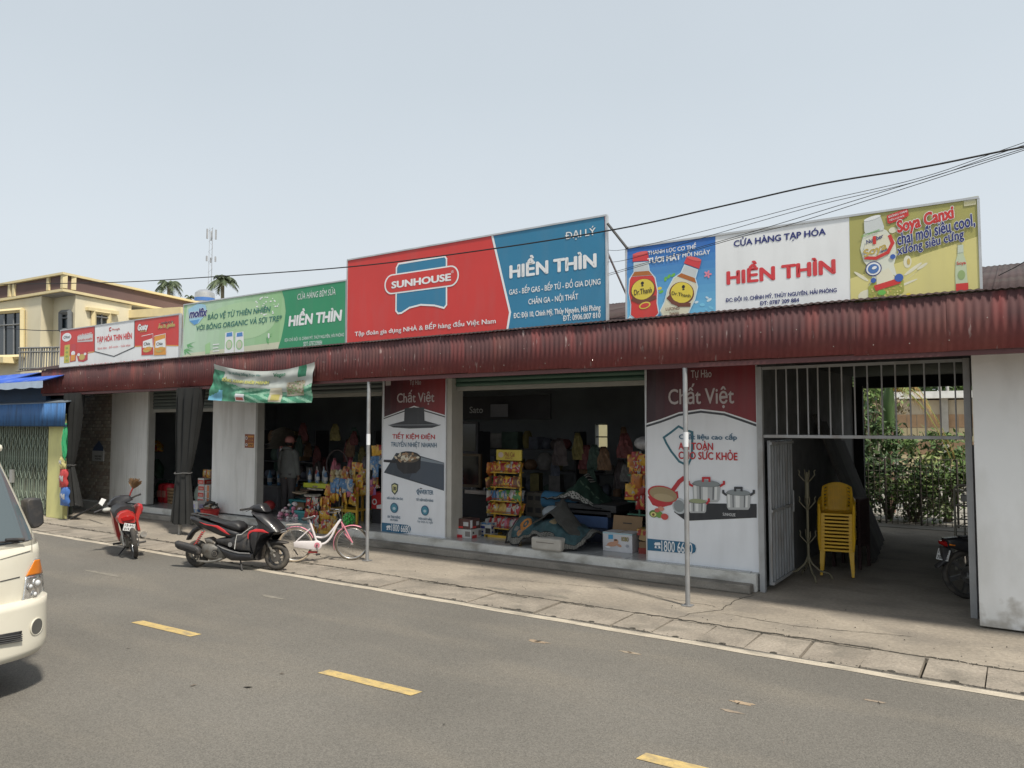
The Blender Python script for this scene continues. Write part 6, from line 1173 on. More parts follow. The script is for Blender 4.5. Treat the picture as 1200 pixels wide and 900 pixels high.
def hang(pxs, y0, y1, Y0, col, where, n=2, s=1.05, jit=.03):
    for j, px in enumerate(pxs):
        top_ = at(px, y0, Y0); bot_ = at(px, y1, Y0)
        for k in range(n):
            z = bot_.z+(top_.z-bot_.z)*k/max(1, n); c_ = col if isinstance(col, str) else random.choice(col); row = '' if n == 1 else 'lowest ' if k == 0 else 'topmost ' if k == n-1 else ORD[k]+' from the bottom '
            lab = '%s packet, %sstring %s %s' % (c_, row, ['one', 'two', 'three', 'four', 'five'][j], where)
            packet(c_, (top_.x+random.uniform(-jit, jit), Y0-.02+random.uniform(-.04, .04), z+random.uniform(-.02, .02)), random.uniform(-.6, .6), random.uniform(-.2, .2), random.uniform(-.15, .15), s*random.uniform(.85, 1.1), lab, 'snack packets '+where)
hang((376.5, 381, 385.5), 588, 600, 10.3, ['yellow', 'orange'], 'at the upper left of the yellow rack', 2, 1.05)
hang((376, 381, 386, 391), 603, 616, 10.25, ['yellow', 'gold'], 'at the middle left of the yellow rack', 2, 1.1)
hang((371, 376, 381, 387, 393), 617, 628, 10.0, ['yellow', 'orange', 'gold'], 'low behind the bicycle saddle', 2, 1.05)
hang((364, 368, 372), 587, 598, 10.3, ['red', 'white'], 'beside the teal table', 2, .95)
hang((361, 365, 369, 373), 600, 608, 10.2, 'red', 'beside the teal crate', 1, 1.1)
hang((363, 367, 372), 609, 615, 10.15, ['red', 'white'], 'beneath those by the teal crate', 1, 1.1)
hang((386, 390, 394, 398, 402), 574, 588, 10.45, ['yellow', 'yellow', 'orange'], 'on the upper yellow shelf', 2, 1.2)
hang((407, 411, 415), 582, 592, 10.45, ['yellow', 'gold'], 'at the right end of the yellow shelf', 2, 1.1)
hang((393, 397, 401, 405, 409), 567, 578, 10.4, 'blue', 'heaped on top of the yellow rack', 2, 1.15)
hang((406, 409, 413), 572, 581, 10.45, ['purple', 'pink'], 'beside the blue heap', 2, .95)
hang((406, 409), 552, 568, 10.7, ['red', 'orange'], 'right of the lime tray', 3, 1.0)
hang((417, 421, 424), 545, 580, 10.6, ['yellow', 'orange', 'gold'], 'at the right post of the yellow rack', 5, 1.0)
hang((439, 443), 535, 560, 10.35, 'blue', 'beside the narrow pan poster', 5, 1.05)
hang((437, 440), 560, 580, 10.5, ['red', 'brown', 'purple'], 'low beside the narrow pan poster', 3, 1.0)
hang((442, 446), 524, 534, 10.35, 'yellow', 'topmost beside the narrow pan poster', 1, 1.2)
for (px, py0, py1, col, lab) in ((392, 537, 566, (.42,.12,.16), 'pink wrapped toy doll hanging left of a dark hoop above the lime tray'), (397, 543, 570, (.30,.10,.14), 'dull pink bag hanging second above the right end of the lime tray'), (411, 536, 566, (.33,.08,.12), 'dark pink bag hanging by itself above the yellow rack'), (428, 534, 556, (.13,.11,.11), 'dark shiny bag hanging behind the canopy pole'), (403, 548, 568, (.36,.14,.06), 'brownish orange bag hanging low above the yellow rack')):
    a_ = at(px-4, py1, 11.4); b_ = at(px+4, py0, 11.4); g = MB(); w_ = b_.x-a_.x; h_ = b_.z-a_.z
    for sg in (-1, 1): g.grid(lambda u, v: (a_.x+w_*(.5+(u-.5)*(1.1-.75*v**2)), 11.4+sg*.10*sin(pi*u)*sin(pi*min(1, v+.1))**.5+.01*sin(u*23+v*9), a_.z+h_*v), 12, 12, mat('bag_'+lab[:9].replace(' ', '_'), col, .35, var=.4, scale=12))
    solo(g, 'hanging_bag', lab, 'bag', smooth=True, fixn=False)
g = MB(); c_ = at(395, 545, 11.6); g.tube([(c_.x+.33*cos(k*pi/16), 11.6, c_.z+.33*sin(k*pi/16)) for k in range(32)], .014, mat('dark_hoop', (.10, .08, .08), .5), 6, closed=True); solo(g, 'hula_hoop', 'dark toy hoop standing behind the hanging pink bags', 'hoop', smooth=True)
# net of green balls, red ice box, pink heap, hat pile, cartons in the gloom
c_ = at(409, 608, 10.15); t = thing('ball_net', 'round net bag of bright green balls hanging on the yellow rack', 'net bag', (c_.x, 10.15, c_.z-.13)); r_ = .125
for i in range(26):
    th_ = i*2.4; zz = 1-2*(i+.5)/26; rr_ = sqrt(1-zz*zz); MB().sphere((r_*.75*rr_*cos(th_), r_*.75*rr_*sin(th_), .13+r_*.75*zz), .036, mat('green_ball', (.04, .42, .06), .35, var=.15), 8).build('ball', t, local=True, smooth=True)
g = MB()
for k in range(8): a_ = k*pi/8; g.tube([(r_*cos(q)*cos(a_), r_*cos(q)*sin(a_), .13+r_*sin(q)) for q in [j*2*pi/16 for j in range(16)]], .003, mat('net_cord', (.4, .35, .28), .8), 3, closed=True)
g.build('net', t, local=True)
a_ = at(435, 596, 10.9); b_ = at(447.5, 578, 10.9); t = thing('ice_box', 'red cold box with a round white emblem standing behind the canopy pole', 'cold box', ((a_.x+b_.x)/2, 10.9, FZ)); MB().box((a_.x, 10.9, a_.z), (b_.x+.25, 11.3, b_.z), pr('icebox_red', (.50, .025, .03))).build('box_body', t, bevel=.01); MB().box((a_.x-.01, 10.885, b_.z-.02), (b_.x+.26, 11.31, b_.z+.01), pr('icebox_rim', (.55, .04, .05))).build('lid', t)
MB().box((a_.x, 10.92, FZ), (b_.x+.25, 11.28, a_.z-.003), mat('dark_stand', (.03, .03, .035), .6)).build('stand', t); A = Art(10.9, 0, 0, 1); A.ell(439, 588, 2.8, 3.6, WHT, 1); A.ell(439, 588, 1.7, 2.2, pr('icebox_red', (.5, .025, .03)), 2); A.poly([(441.5,596), (447,596), (447,591), (441.5,592)], WHT, 1); A.build('x', t)
pc_ = gd(331, 616, .12); t = thing('pink_heap', 'heap of pink and white wrapped balls in a net on the step', 'bag', (pc_.x, pc_.y+.25, .118)); random.seed(4)
for i in range(90):
    a_ = random.random()*6.28; q = random.random()**.5; hh = (1-q*q)*.42; rr_ = .44*q; MB().sphere((rr_*cos(a_), rr_*.6*sin(a_), .045+random.random()*hh), random.uniform(.035, .055), (mat('pink_wrap', (.62, .22, .33), .5, var=.2, scale=20), mat('pale_pink_wrap', (.66, .42, .48), .5, var=.2, scale=20), mat('white_wrap', (.62, .56, .56), .5, var=.1))[i % 3 if i % 4 else 2], 7, (1, 1, .8)).build('wrapped_ball', t, local=True, smooth=True)
a_ = at(310, 588, 10.4); solo(MB().sphere((a_.x+.02, 10.5, FZ+.22), .13, pr('helmet_red', (.30, .03, .03)), 14, (1, 1.1, .85)), 'helmet', 'dark red helmet hanging at the foot of the grey counter', 'helmet', smooth=True)
hc = at(332, 515, 12.2); g = MB(); 
for k in range(7): g.lathe([(.42-.02*k, .0+.06*k), (.20, .10+.06*k), (.03, .17+.06*k)], mat('dim_straw_hat', (.16, .14, .11), .9, var=.2, scale=12), Matrix.Translation((hc.x+.02*sin(k*2), 12.2, hc.z-.22)), 18)
solo(g, 'hat_stack', 'stack of dim straw hats high behind the person', 'hats', smooth=True)
for (px0, pyb, px1, pyt, Y0, m_, lab) in ((327, 541, 332, 523, 11.9, PC['red'], 'red and white upright box just left of the pink cap'), (345, 540, 352, 534, 12.6, CARD, 'flat brown box in the gloom right of the person')):
    a_ = at(px0, pyb, Y0); b_ = at(px1, pyt, Y0); carton(lab, (a_.x, Y0, a_.z, b_.x-a_.x, .3, b_.z-a_.z), m_, [(.2, .2, .8, .35, WHT), (.2, .45, .8, .6, WHT), (.2, .7, .8, .85, WHT)] if m_ is not CARD else ())
# dim stock on rear shelves
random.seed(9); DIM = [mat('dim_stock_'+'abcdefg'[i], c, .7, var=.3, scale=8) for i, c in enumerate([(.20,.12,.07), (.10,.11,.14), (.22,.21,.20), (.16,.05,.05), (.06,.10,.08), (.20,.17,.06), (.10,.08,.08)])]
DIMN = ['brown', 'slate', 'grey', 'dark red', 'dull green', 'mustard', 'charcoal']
def stock_item(kd, w, h, m):
    g = MB()
    if kd < .45: return g.box((-w/2, 0, 0), (w/2, random.uniform(.25, .36), h), m).build('stock_carton', bevel=.006)
    if kd < .8:
        g.grid(lambda u, v: (w*.5*cos(2*pi*u)*(sin(pi*(.12+.80*v))**.5)*(1+.06*sin(u*40+v*9)), .16+.14*sin(2*pi*u)*(sin(pi*(.12+.8*v))**.5), h*v), 18, 8, m); return g.build('stock_sack', smooth=True)
    r = min(w, .2)*.5; return g.lathe([(r, 0), (r, h*.7), (r*.7, h*.8), (r*.72, h*.95), (r*.6, h)], m, Matrix.Translation((0, .15, 0)), 12).build('stock_jar', smooth=True)
SHM = mat('dark_shelf', (.06, .06, .065), .6)
def stock_shelf(x0, x1, Y0, levels, label, tag_, dens=1.):
    t = thing('stock_shelf', label, 'shelf', ((x0+x1)/2, Y0, FZ)); zs_ = [FZ+.05+i*.45 for i in range(levels)]
    for zz in zs_: MB().box((x0, Y0, zz), (x1, Y0+.45, zz+.03), SHM).build('shelf_board', t)
    for xx in (x0, x1): MB().box((xx-.02, Y0, FZ), (xx+.02, Y0+.45, zs_[-1]+.4), SHM).build('side_post', t)
    for lv_, zz in enumerate(zs_):
        x = x0+.05; nth = 0
        while x < x1-.2:
            w = random.uniform(.14, .42); h = random.uniform(.14, .38); k = random.randrange(7)
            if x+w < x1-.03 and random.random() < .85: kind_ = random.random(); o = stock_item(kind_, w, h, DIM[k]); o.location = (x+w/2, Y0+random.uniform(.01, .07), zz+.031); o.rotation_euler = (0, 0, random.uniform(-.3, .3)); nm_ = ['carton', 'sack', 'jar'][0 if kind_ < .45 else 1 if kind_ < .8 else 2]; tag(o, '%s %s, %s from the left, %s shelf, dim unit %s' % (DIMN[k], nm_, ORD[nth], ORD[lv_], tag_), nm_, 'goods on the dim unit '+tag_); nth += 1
            x += w+random.uniform(.01, .05)
stock_shelf(-12.6, -9.6, 12.9, 4, 'long stock shelf in the gloom behind the lime tray', 'behind the lime tray')
stock_shelf(-17.2, -15.0, 13.2, 4, 'stock shelf seen dimly in the left bay behind the curtain', 'in the left bay')
stock_shelf(-10.3, -7.6, 13.6, 4, 'stock shelf behind the screens at the left of the right bay', 'behind the screens')
stock_shelf(-7.2, -4.2, 13.4, 3, 'stock shelf in the gloom behind the rugs', 'behind the rugs')
stock_shelf(-20.0, -17.6, 14.2, 4, 'stock shelf deepest in the left bay', 'deep in the left bay')

random.seed(15)
for k in range(26):
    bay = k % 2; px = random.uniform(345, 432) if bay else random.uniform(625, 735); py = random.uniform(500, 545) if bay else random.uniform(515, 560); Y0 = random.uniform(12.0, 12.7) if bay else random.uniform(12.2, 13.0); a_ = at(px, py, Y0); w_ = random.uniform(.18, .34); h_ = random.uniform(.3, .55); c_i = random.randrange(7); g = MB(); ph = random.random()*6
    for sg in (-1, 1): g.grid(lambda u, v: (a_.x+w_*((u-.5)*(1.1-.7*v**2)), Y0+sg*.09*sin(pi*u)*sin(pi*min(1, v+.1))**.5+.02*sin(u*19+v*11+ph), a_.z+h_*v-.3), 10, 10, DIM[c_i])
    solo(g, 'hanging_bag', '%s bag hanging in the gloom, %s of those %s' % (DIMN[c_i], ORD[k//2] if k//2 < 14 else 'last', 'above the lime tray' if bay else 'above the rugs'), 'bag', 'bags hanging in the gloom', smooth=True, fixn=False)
# ---------------------------------------------------------------- left bay
random.seed(31)
a_ = at(180, 548, 10.9)
for lab, px0, pyb, px1, pyt, Y0, m_ in (('yellow plastic bag hanging high in the left bay', 181, 529, 191, 516, 11.2, PC['yellow']), ('dark green bag hanging below the yellow bag in the left bay', 183, 560, 191, 538, 11.4, mat('dim_green', (.04, .10, .06), .5, var=.3))):
    a_ = at(px0, pyb, Y0); b_ = at(px1, pyt, Y0); g = MB(); w_ = b_.x-a_.x; h_ = b_.z-a_.z
    for sg in (-1, 1): g.grid(lambda u, v: (a_.x+w_*(.5+(u-.5)*(1.0-.6*v**3))-.12*v, Y0+sg*.14*sin(pi*u)*sin(pi*min(1, v+.05))**.5+.02*sin(u*15+v*9), a_.z+h_*v), 12, 12, m_)
    solo(g, 'hanging_bag', lab, 'bag', smooth=True, fixn=False)
x, y, z, w, d, h = gbox(181, 577, 194, 563, .5, FZ); y0_ = 11.3; a_ = at(180, 578, y0_); b_ = at(193, 564, y0_); t = thing('green_basket', 'green tarpaulin sack on top of the red crates in the left bay', 'sack', ((a_.x+b_.x)/2, y0_, a_.z)); g = MB(); g.pillow([(a_.x, a_.z), (b_.x+.1, a_.z), (b_.x+.15, b_.z-.1), (b_.x-.1, b_.z), (a_.x+.1, b_.z), (a_.x-.04, b_.z-.15)], .45, mat('green_tarp', (.03, .20, .13), .55, var=.25, scale=6), .06, yc=y0_+.25); g.build('sack_body', t, smooth=True)
a_ = at(194, 577, 11.25); b_ = at(204, 567, 11.25); g = MB(); g.pillow([(a_.x, a_.z), (b_.x+.2, a_.z), (b_.x+.2, b_.z-.12), (a_.x+.1, b_.z)], .4, mat('dark_green_tarp', (.015, .09, .06), .6, var=.25), .05, yc=11.4); solo(g, 'tarpaulin', 'dark green folded tarpaulin right of the green sack in the left bay', 'tarpaulin', smooth=True)
for i, px in enumerate((180.5, 186)):
    a_ = at(px, 592.5, 10.75); b_ = at(px+5, 579, 10.75); t = thing('red_can', ['left', 'right'][i]+' one of two glossy red canisters on the floor of the left bay', 'canister', (a_.x, 10.75, FZ), group='red canisters in the left bay'); g = MB(); g.lathe([(.17, 0), (.19, .03), (.19, .40), (.15, .46), (.06, .48)], pr('canister_red', (.50, .02, .03)), Matrix.Translation((a_.x+.18, 10.95, FZ)), 16); g.build('can_body', t, smooth=True); g = MB(); g.tube([(a_.x+.08, 10.95, FZ+.46), (a_.x+.10, 10.95, FZ+.54), (a_.x+.26, 10.95, FZ+.54), (a_.x+.28, 10.95, FZ+.46)], .014, BLKM, 6); g.build('handle', t, smooth=True); MB().box((a_.x+.10, 10.757, FZ+.14), (a_.x+.26, 10.765, FZ+.30), pr('canister_label', (.55, .25, .2))).build('label', t)
a_ = at(193, 590, 10.8); g = MB(); 
for k in range(5): g.tube([(a_.x+.35+(.26+.02*k)*cos(q*pi/10), 10.95+(.2)*sin(q*pi/10), FZ+.03+.08*k) for q in range(20)], .034, mat('wicker', (.26, .17, .09), .9, var=.3, scale=25), 6, closed=True)
g.box((a_.x+.1, 10.8, FZ), (a_.x+.6, 11.1, FZ+.3), mat('wicker', (.26, .17, .09), .9)); solo(g, 'wicker_basket', 'brown wicker basket on the floor right of the red canisters', 'basket', smooth=True)
t_ = carton('small blue and white box on the floor right of the curtain', gbox(224, 601, 231.5, 587, .22), CARDW, [(.0, .0, 1, .35, PC['blue']), (.15, .45, .6, .75, pr('pale_lilac', (.4, .4, .6)))])
a_ = gd(232.5, 598, FZ); sy_ = a_.y+.05; wz = at(232, 592, sy_).z-FZ
sx0 = at(231.5, 598, sy_).x; sx1 = at(238.5, 598, sy_).x; hh = (at(232, 560, sy_).z-FZ)/5
for k in range(5): carton('red and white carton, %s in the left stack beside the middle pier' % ['lowest', 'second from the bottom', 'third from the bottom', 'second from the top', 'topmost'][k], (sx0+random.uniform(-.02, .02), sy_, FZ+hh*k, sx1-sx0, .35, hh-.004), CARDW, [(.04, .1, .96, .72, pr('carton_red', (.50, .04, .03))), (.2, .25, .8, .5, pr('carton_mark', (.55, .3, .25)))], group='cartons in the left stack beside the middle pier')
sx2 = at(239.3, 603, sy_-.15).x; sx3 = at(244.5, 603, sy_-.15).x; hh = (at(240, 568, sy_-.15).z-FZ)/4
for k in range(4): carton('white and orange carton, %s in the right stack against the middle pier' % ['lowest', 'second from the bottom', 'third from the bottom', 'topmost'][k], (sx2, sy_-.15, FZ+hh*k, sx3-sx2, .35, hh-.004), CARDW, [(.5, .05, .97, .95, pr('carton_orange', (.46, .14, .04))), (.1, .2, .4, .8, pr('carton_grey', (.4, .4, .4)))], group='cartons in the right stack against the middle pier')
for k in range(6): packet(['gold', 'brown', 'yellow'][k % 3], (sx0+.06+k*.08, sy_+.12, at(232, 560, sy_).z), .2*k, .3*(k % 2), 0, 1.1, 'tan packet, %s from the left on top of the red carton stack' % ORD[k], 'tan packets on top of the red carton stack')
a_ = at(229, 588, 11.0); solo(MB().sphere((a_.x-.05, 11.2, FZ+.22), .22, mat('pale_sack', (.30, .36, .30), .8, var=.2), 12, (.8, .8, 1.2)), 'rice_sack', 'pale green sack standing behind the small blue box', 'sack', smooth=True)
# red basket of tools on the step before the middle pier
p_ = gd(271, 607, .118); t = thing('red_basket', 'red plastic basket of odds and ends on the step by the middle pier', 'basket', (p_.x, 9.97, .118)); g = MB()
MB().lathe([(.15, 0), (.20, .24), (.215, .25), (.20, .255)], pr('basket_red', (.48, .03, .03)), None, 20).build('basket_body', t, local=True, smooth=True)
g = MB()
for k in range(14): g.obox((random.uniform(-.12, .12), random.uniform(-.10, .10), .27+random.uniform(-.02, .06)), (.14, .05, .04), (random.uniform(-.6, .6), random.uniform(-.6, .6), random.uniform(0, 3)), random.choice([BLKM, WOODP, mat('pale_bits', (.5, .5, .46), .7)])); 
g.tube([(-.14, 0, .36), (0, -.02, .40), (.14, 0, .38)], .035, BLKM, 8); g.tube([(.15, 0, .36), (.25, 0, .38), (.26, .0, .28)], .012, BLKM, 6); g.build('contents', t, local=True)['kind'] = 'stuff'

# ---------------------------------------------------------------- right bay
random.seed(41)
rack_y = 10.95; a_ = at(580, 627, rack_y); ax = a_.x; bx_ = at(610, 600, rack_y).x; zt_ = at(590, 541, rack_y).z
t = thing('snack_rack', 'yellow wire snack rack with a yellow header sign on the left of the right bay', 'rack', ((ax+bx_)/2, rack_y, FZ))
for xx in (ax, bx_): MB().box((xx-.016, rack_y-.016, FZ), (xx+.016, rack_y+.016, zt_), YRK).build('post', t)
hd0 = at(582, 539, rack_y-.03); hd1 = at(611.5, 527.5, rack_y-.03); MB().box((hd0.x, rack_y-.04, hd0.z), (hd1.x, rack_y-.015, hd1.z), mat('rack_header', (.50, .40, .06), .5)).build('header_board', t); A = Art(rack_y-.04, 0, 0, 1); A.ell(587, 533, 3, 3.2, pr('header_white', (.5, .4, .35)), 1); A.text('Phú Cai', (591.5, 535), (603, 530), pr('header_brown', (.30, .12, .03)), 1, .04); A.text('SNACK', (592, 538), (601, 535.8), pr('header_brown', (.3, .12, .03)), 1, .02); A.build('x', t)
MB().box((ax-.05, rack_y-.25, FZ+.0), (bx_, rack_y-.22, FZ+.04), YRK).build('foot', t); MB().box((ax-.02, rack_y-.25, FZ), (ax+.02, rack_y+.2, FZ+.03), YRK).build('foot', t)
lv = [at(590, y_, rack_y).z for y_ in (553, 570, 586, 601, 618)]; names = ['top', 'second', 'third', 'fourth', 'lowest']
cols = [['yellow', 'orange', 'gold', 'red'], ['green', 'red', 'brown', 'yellow'], ['green', 'orange', 'silver', 'white'], ['orange', 'red', 'gold', 'white'], ['red', 'pink', 'white']]
for k, zz in enumerate(lv):
    MB().box((ax, rack_y-.14, zz-.012), (bx_, rack_y+.10, zz), YRK).build('shelf', t); MB().tube([(ax, rack_y-.15, zz+.035), (bx_, rack_y-.15, zz+.035)], .006, mat('rack_rail', (.30, .07, .03), .5), 5).build('shelf_rail', t)
    n_ = 10
    for i in range(n_):
        for r_ in (0, 1): packet(random.choice(cols[k]), (ax+.03+random.uniform(-.02, .02)+(bx_-ax-.06)*i/(n_-1), rack_y-.09+.12*r_, zz+.001), random.uniform(-.5, .5), random.uniform(-.35, .35), -.25, random.uniform(.95, 1.15), 'snack packet, %s from the left, %s row, %s shelf of the yellow header rack' % (ORD[i], ['front', 'back'][r_], names[k]), 'snack packets on the %s shelf of the header rack' % names[k])
    for i in range(3): packet(random.choice(cols[k]), (ax-.05-.03*i, rack_y-.10+.08*i, zz-.02-.03*i), 1.2, random.uniform(-.3, .3), .1, 1.1, 'snack packet, %s outward on the left side of the header rack, %s level' % (ORD[i], names[k]), 'snack packets on the left side of the header rack, %s level' % names[k])
# dim screens, Sato mark, white sheet
dy_ = 12.6
for (x0, y0, x1, y1, lab, fm) in ((537, 570, 563, 532, 'dark flat screen with a brownish frame, lower of the two left screens', (.16,.11,.06)), (535, 531, 560, 494, 'large dark screen, upper of the two left screens', (.05,.05,.06))):
    a_ = at(x0, y0, dy_-.6); b_ = at(x1, y1, dy_-.6); t = thing('screen', lab, 'screen', ((a_.x+b_.x)/2, dy_-.6, a_.z)); MB().box((a_.x, dy_-.6, a_.z), (b_.x, dy_-.54, b_.z), mat('screen_frame_'+'ab'[fm[0] > .1], fm, .5)).build('frame', t); MB().box((a_.x+.05, dy_-.607, a_.z+.05), (b_.x-.05, dy_-.6, b_.z-.05), mat('screen_black', (.008, .01, .012), .12)).build('display', t)
a_ = at(534, 592, 12.1); b_ = at(572, 570, 12.1); t = thing('dark_bench', 'dark counter below the two left screens', 'counter', ((a_.x+b_.x)/2, 12.1, FZ)); MB().box((a_.x, 12.1, FZ), (b_.x, 12.6, at(534, 576, 12.1).z), mat('dark_counter', (.04, .04, .045), .5)).build('body', t); 
t = thing('gas_stove', 'chrome two burner stove shining on the dark counter', 'stove', tuple(at(560, 575, 12.0))); c_ = at(560, 577, 12.0); MB().box((c_.x-.30, 11.95, c_.z-.04), (c_.x+.30, 12.3, c_.z+.05), mat('dim_steel', (.30, .30, .30), .25, .8)).build('stove_body', t, bevel=.01)
for s_ in (-1, 1): MB().lathe([(.09, 0), (.10, .05), (.05, .06)], CHR, Matrix.Translation((c_.x+s_*.16, 12.1, c_.z+.05)), 14).build('burner', t, smooth=True)
sy2 = 12.7; t = thing('lettered_board', 'dark board with pale lettering high at the left of the right bay', 'sign', tuple(at(560, 492, sy2))); a_ = at(533, 492, sy2); b_ = at(645, 462, sy2); MB().box((a_.x, sy2, a_.z), (b_.x, sy2+.04, b_.z), mat('dark_board', (.035, .035, .04), .7)).build('panel', t)
A = Art(sy2, 530, 470, 10); A.text('Sato', (204, 142), (360, 64), pr('sato_grey', (.50, .50, .50)), 1, .01); A.build('x', t)
A = Art(sy2-.1, 530, 470, 10); a_ = A.P(448, 185); b_ = A.P(650, 35); solo(MB().box((a_.x, sy2-.1, a_.z), (b_.x, sy2-.09, b_.z), mat('dim_paper', (.20, .20, .22), .8)), 'paper_sheet', 'pale square sheet right of the pale lettering in the right bay', 'sheet')
# blue stools stacked
bs = gd(534.5, 601, FZ); 
for k in range(14):
    g = MB(); g.prism([(-.14, 0), (.14, 0), (.11, .16), (-.11, .16)], -.14, .14, mat('blue_stool', (.02, .045, .20), .4)); o = g.build('plastic_stool', bevel=.01); o.location = (at(537.5, 560, 10.9).x-.14, 10.9, FZ+.001+.085*k); tag(o, 'blue plastic stool, %s from the bottom of the stack by the pale pier' % ORD[k], 'stool', 'blue stools stacked beside the pier')
# boxes on the floor
b1 = gbox(529.5, 629, 552, 619, .30); carton('white and red appliance carton, lower of two beside the blue stools', b1, CARDW, [(.1, .0, .55, .35, pr('swirl_red', (.5, .03, .04))), (.15, .5, .28, .75, BLKM), (.7, .2, .95, .8, pr('pan_grey', (.2, .18, .17)))])
carton('dark and red appliance carton, upper of two beside the blue stools', (b1[0]-.02, b1[1]+.04, b1[2]+b1[5]+.002, b1[3]*.93, .28, at(530, 607.5, b1[1]).z-b1[2]-b1[5]), mat('carton_dark', (.10, .05, .045), .6), [(.0, .1, .22, .9, WHT), (.25, .05, .6, .25, RED), (.62, .3, .9, .7, pr('lid_white', (.5, .5, .5)))])
carton('small blue and white box standing alone left of the yellow snack rack', gbox(562.5, 627.5, 575.5, 612, .20), CARDW, [(.0, .86, 1, 1, PC['blue']), (0, 0, 1, .1, PC['blue']), (.05, .55, .45, .75, NAVY), (.5, .2, .95, .6, BLKM), (.08, .25, .3, .38, NAVY)])
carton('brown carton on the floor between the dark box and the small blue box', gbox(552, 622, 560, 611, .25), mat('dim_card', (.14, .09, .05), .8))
for k, (pyb, pyt) in enumerate(((604.5, 591), (589.5, 578))):
    a_ = at(616+k, pyb, 11.6); b_ = at(637-k, pyt, 11.6); carton(['lower', 'upper'][k]+' grey brown carton stacked behind the folded rug', (a_.x, 11.6, a_.z, b_.x-a_.x, .35, b_.z-a_.z), mat('grey_card', (.17, .155, .13), .85), [(.1, .3, .4, .7, pr('card_print', (.06, .06, .06))), (.55, .3, .85, .7, pr('card_print', (.06, .06, .06)))])
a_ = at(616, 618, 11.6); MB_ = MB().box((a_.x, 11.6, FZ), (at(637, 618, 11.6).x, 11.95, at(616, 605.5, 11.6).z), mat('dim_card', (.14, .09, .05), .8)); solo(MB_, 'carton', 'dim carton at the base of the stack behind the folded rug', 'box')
# diaper style carton, open flap, white foam box, right rack
bd = gbox(706.5, 645, 741, 623, .34); t = carton('open white carton with a baby picture and raised brown flap, right of the rugs', bd, mat('diaper_white', (.58, .58, .60), .6), [(.0, .92, 1, 1, pr('pale_teal', (.35, .5, .55)))], flap=True)
A = Art(bd[1]-.003, 560, 560, 5); A.poly([(765,332), (792,332), (792,358), (765,358)], pr('box_blue', (.06, .32, .55)), 1); A.text('BOBO', (842, 370), (884, 348), pr('text_gold', (.35, .28, .1)), 2, .05); SK2 = pr('baby_skin', (.55, .30, .20)); A.ell(810, 372, 14, 14, SK2, 2); A.ell(790, 388, 32, 14, SK2, 1, 8); A.ell(765, 398, 18, 8, SK2, 2, 20); A.ell(828, 396, 16, 8, SK2, 2, -20); A.ell(762, 404, 16, 6, WHT, 3); A.ell(808, 364, 10, 5, pr('hair_brown', (.1, .05, .03)), 3); A.ell(876, 400, 10, 9, pr('round_grey', (.35, .36, .4)), 2); A.build('x', t)
bf_ = gbox(622, 643.5, 657, 629, .25); t = thing('foam_box', 'grey white foam box with rounded edges under the front edge of the rug', 'box', (bf_[0], bf_[1], FZ)); MB().box(bf_[:3], (bf_[0]+bf_[3], bf_[1]+.3, FZ+bf_[5]), mat('dirty_foam', (.42, .40, .36), .8, var=.12, scale=6)).build('box_body', t, bevel=.03); MB().box((bf_[0]+.1, bf_[1]-.004, FZ+bf_[5]*.6), (bf_[0]+bf_[3]-.12, bf_[1]-.001, FZ+bf_[5]*.66), mat('foam_groove', (.2, .18, .16), .9)).build('groove', t)
g = MB(); a_ = gd(741, 648, FZ); 
for k in range(4): g.obox((a_.x+.22+random.uniform(-.05, .05), a_.y+.15, FZ+.05+.09*k), (.36-.04*k, .25, .09), (0, random.uniform(-.15, .15), random.uniform(-.3, .3)), [mat('red_sack', (.26, .04, .03), .7, var=.3, scale=10), CARD, mat('tan_pack', (.35, .24, .12), .6), PC['gold']][k])
solo(g, 'packet_pile', 'small pile of red and tan bags at the foot of the right rack', 'bags')
ry2 = 11.0; rx0 = at(745, 600, ry2).x; rx1 = at(758, 600, ry2).x; t = thing('green_rack', 'green rack hung with snack strings at the right edge of the right bay', 'rack', (rx0, ry2, FZ)); GRK = mat('rack_green', (.03, .12, .08), .5)
for xx in (rx0+.06, rx1+.25): MB().box((xx-.015, ry2, FZ), (xx+.015, ry2+.03, at(750, 530, ry2).z), GRK).build('post', t)
for y_ in (543, 557, 573, 588, 603): zz = at(750, y_, ry2).z; MB().box((rx0-.12, ry2-.05, zz-.01), (rx1+.25, ry2+.02, zz+.01), GRK).build('bar', t)
hang((741, 745, 749, 753), 536, 556, ry2-.05, ['red', 'yellow', 'orange'], 'at the top of the green rack', 2, 1.2); hang((741, 745, 749, 753), 557, 571, ry2-.05, ['gold', 'orange', 'red'], 'mid height on the green rack', 1, 1.35); hang((741, 742), 573, 586, ry2-.05, 'yellow', 'low on the green rack', 1, 1.4); hang((749, 753), 573, 598, ry2-.05, 'red', 'low at the right of the green rack', 2, 1.3)
a_ = at(744, 524, 11.0); solo(MB().sphere((a_.x+.18, 11.05, a_.z+.06), .17, mat('dim_clear_bag', (.30, .30, .31), .3, var=.4, scale=14), 12, (1.3, .7, .7)), 'plastic_bag', 'crumpled clear plastic bag on top of the green rack', 'bag', smooth=True)
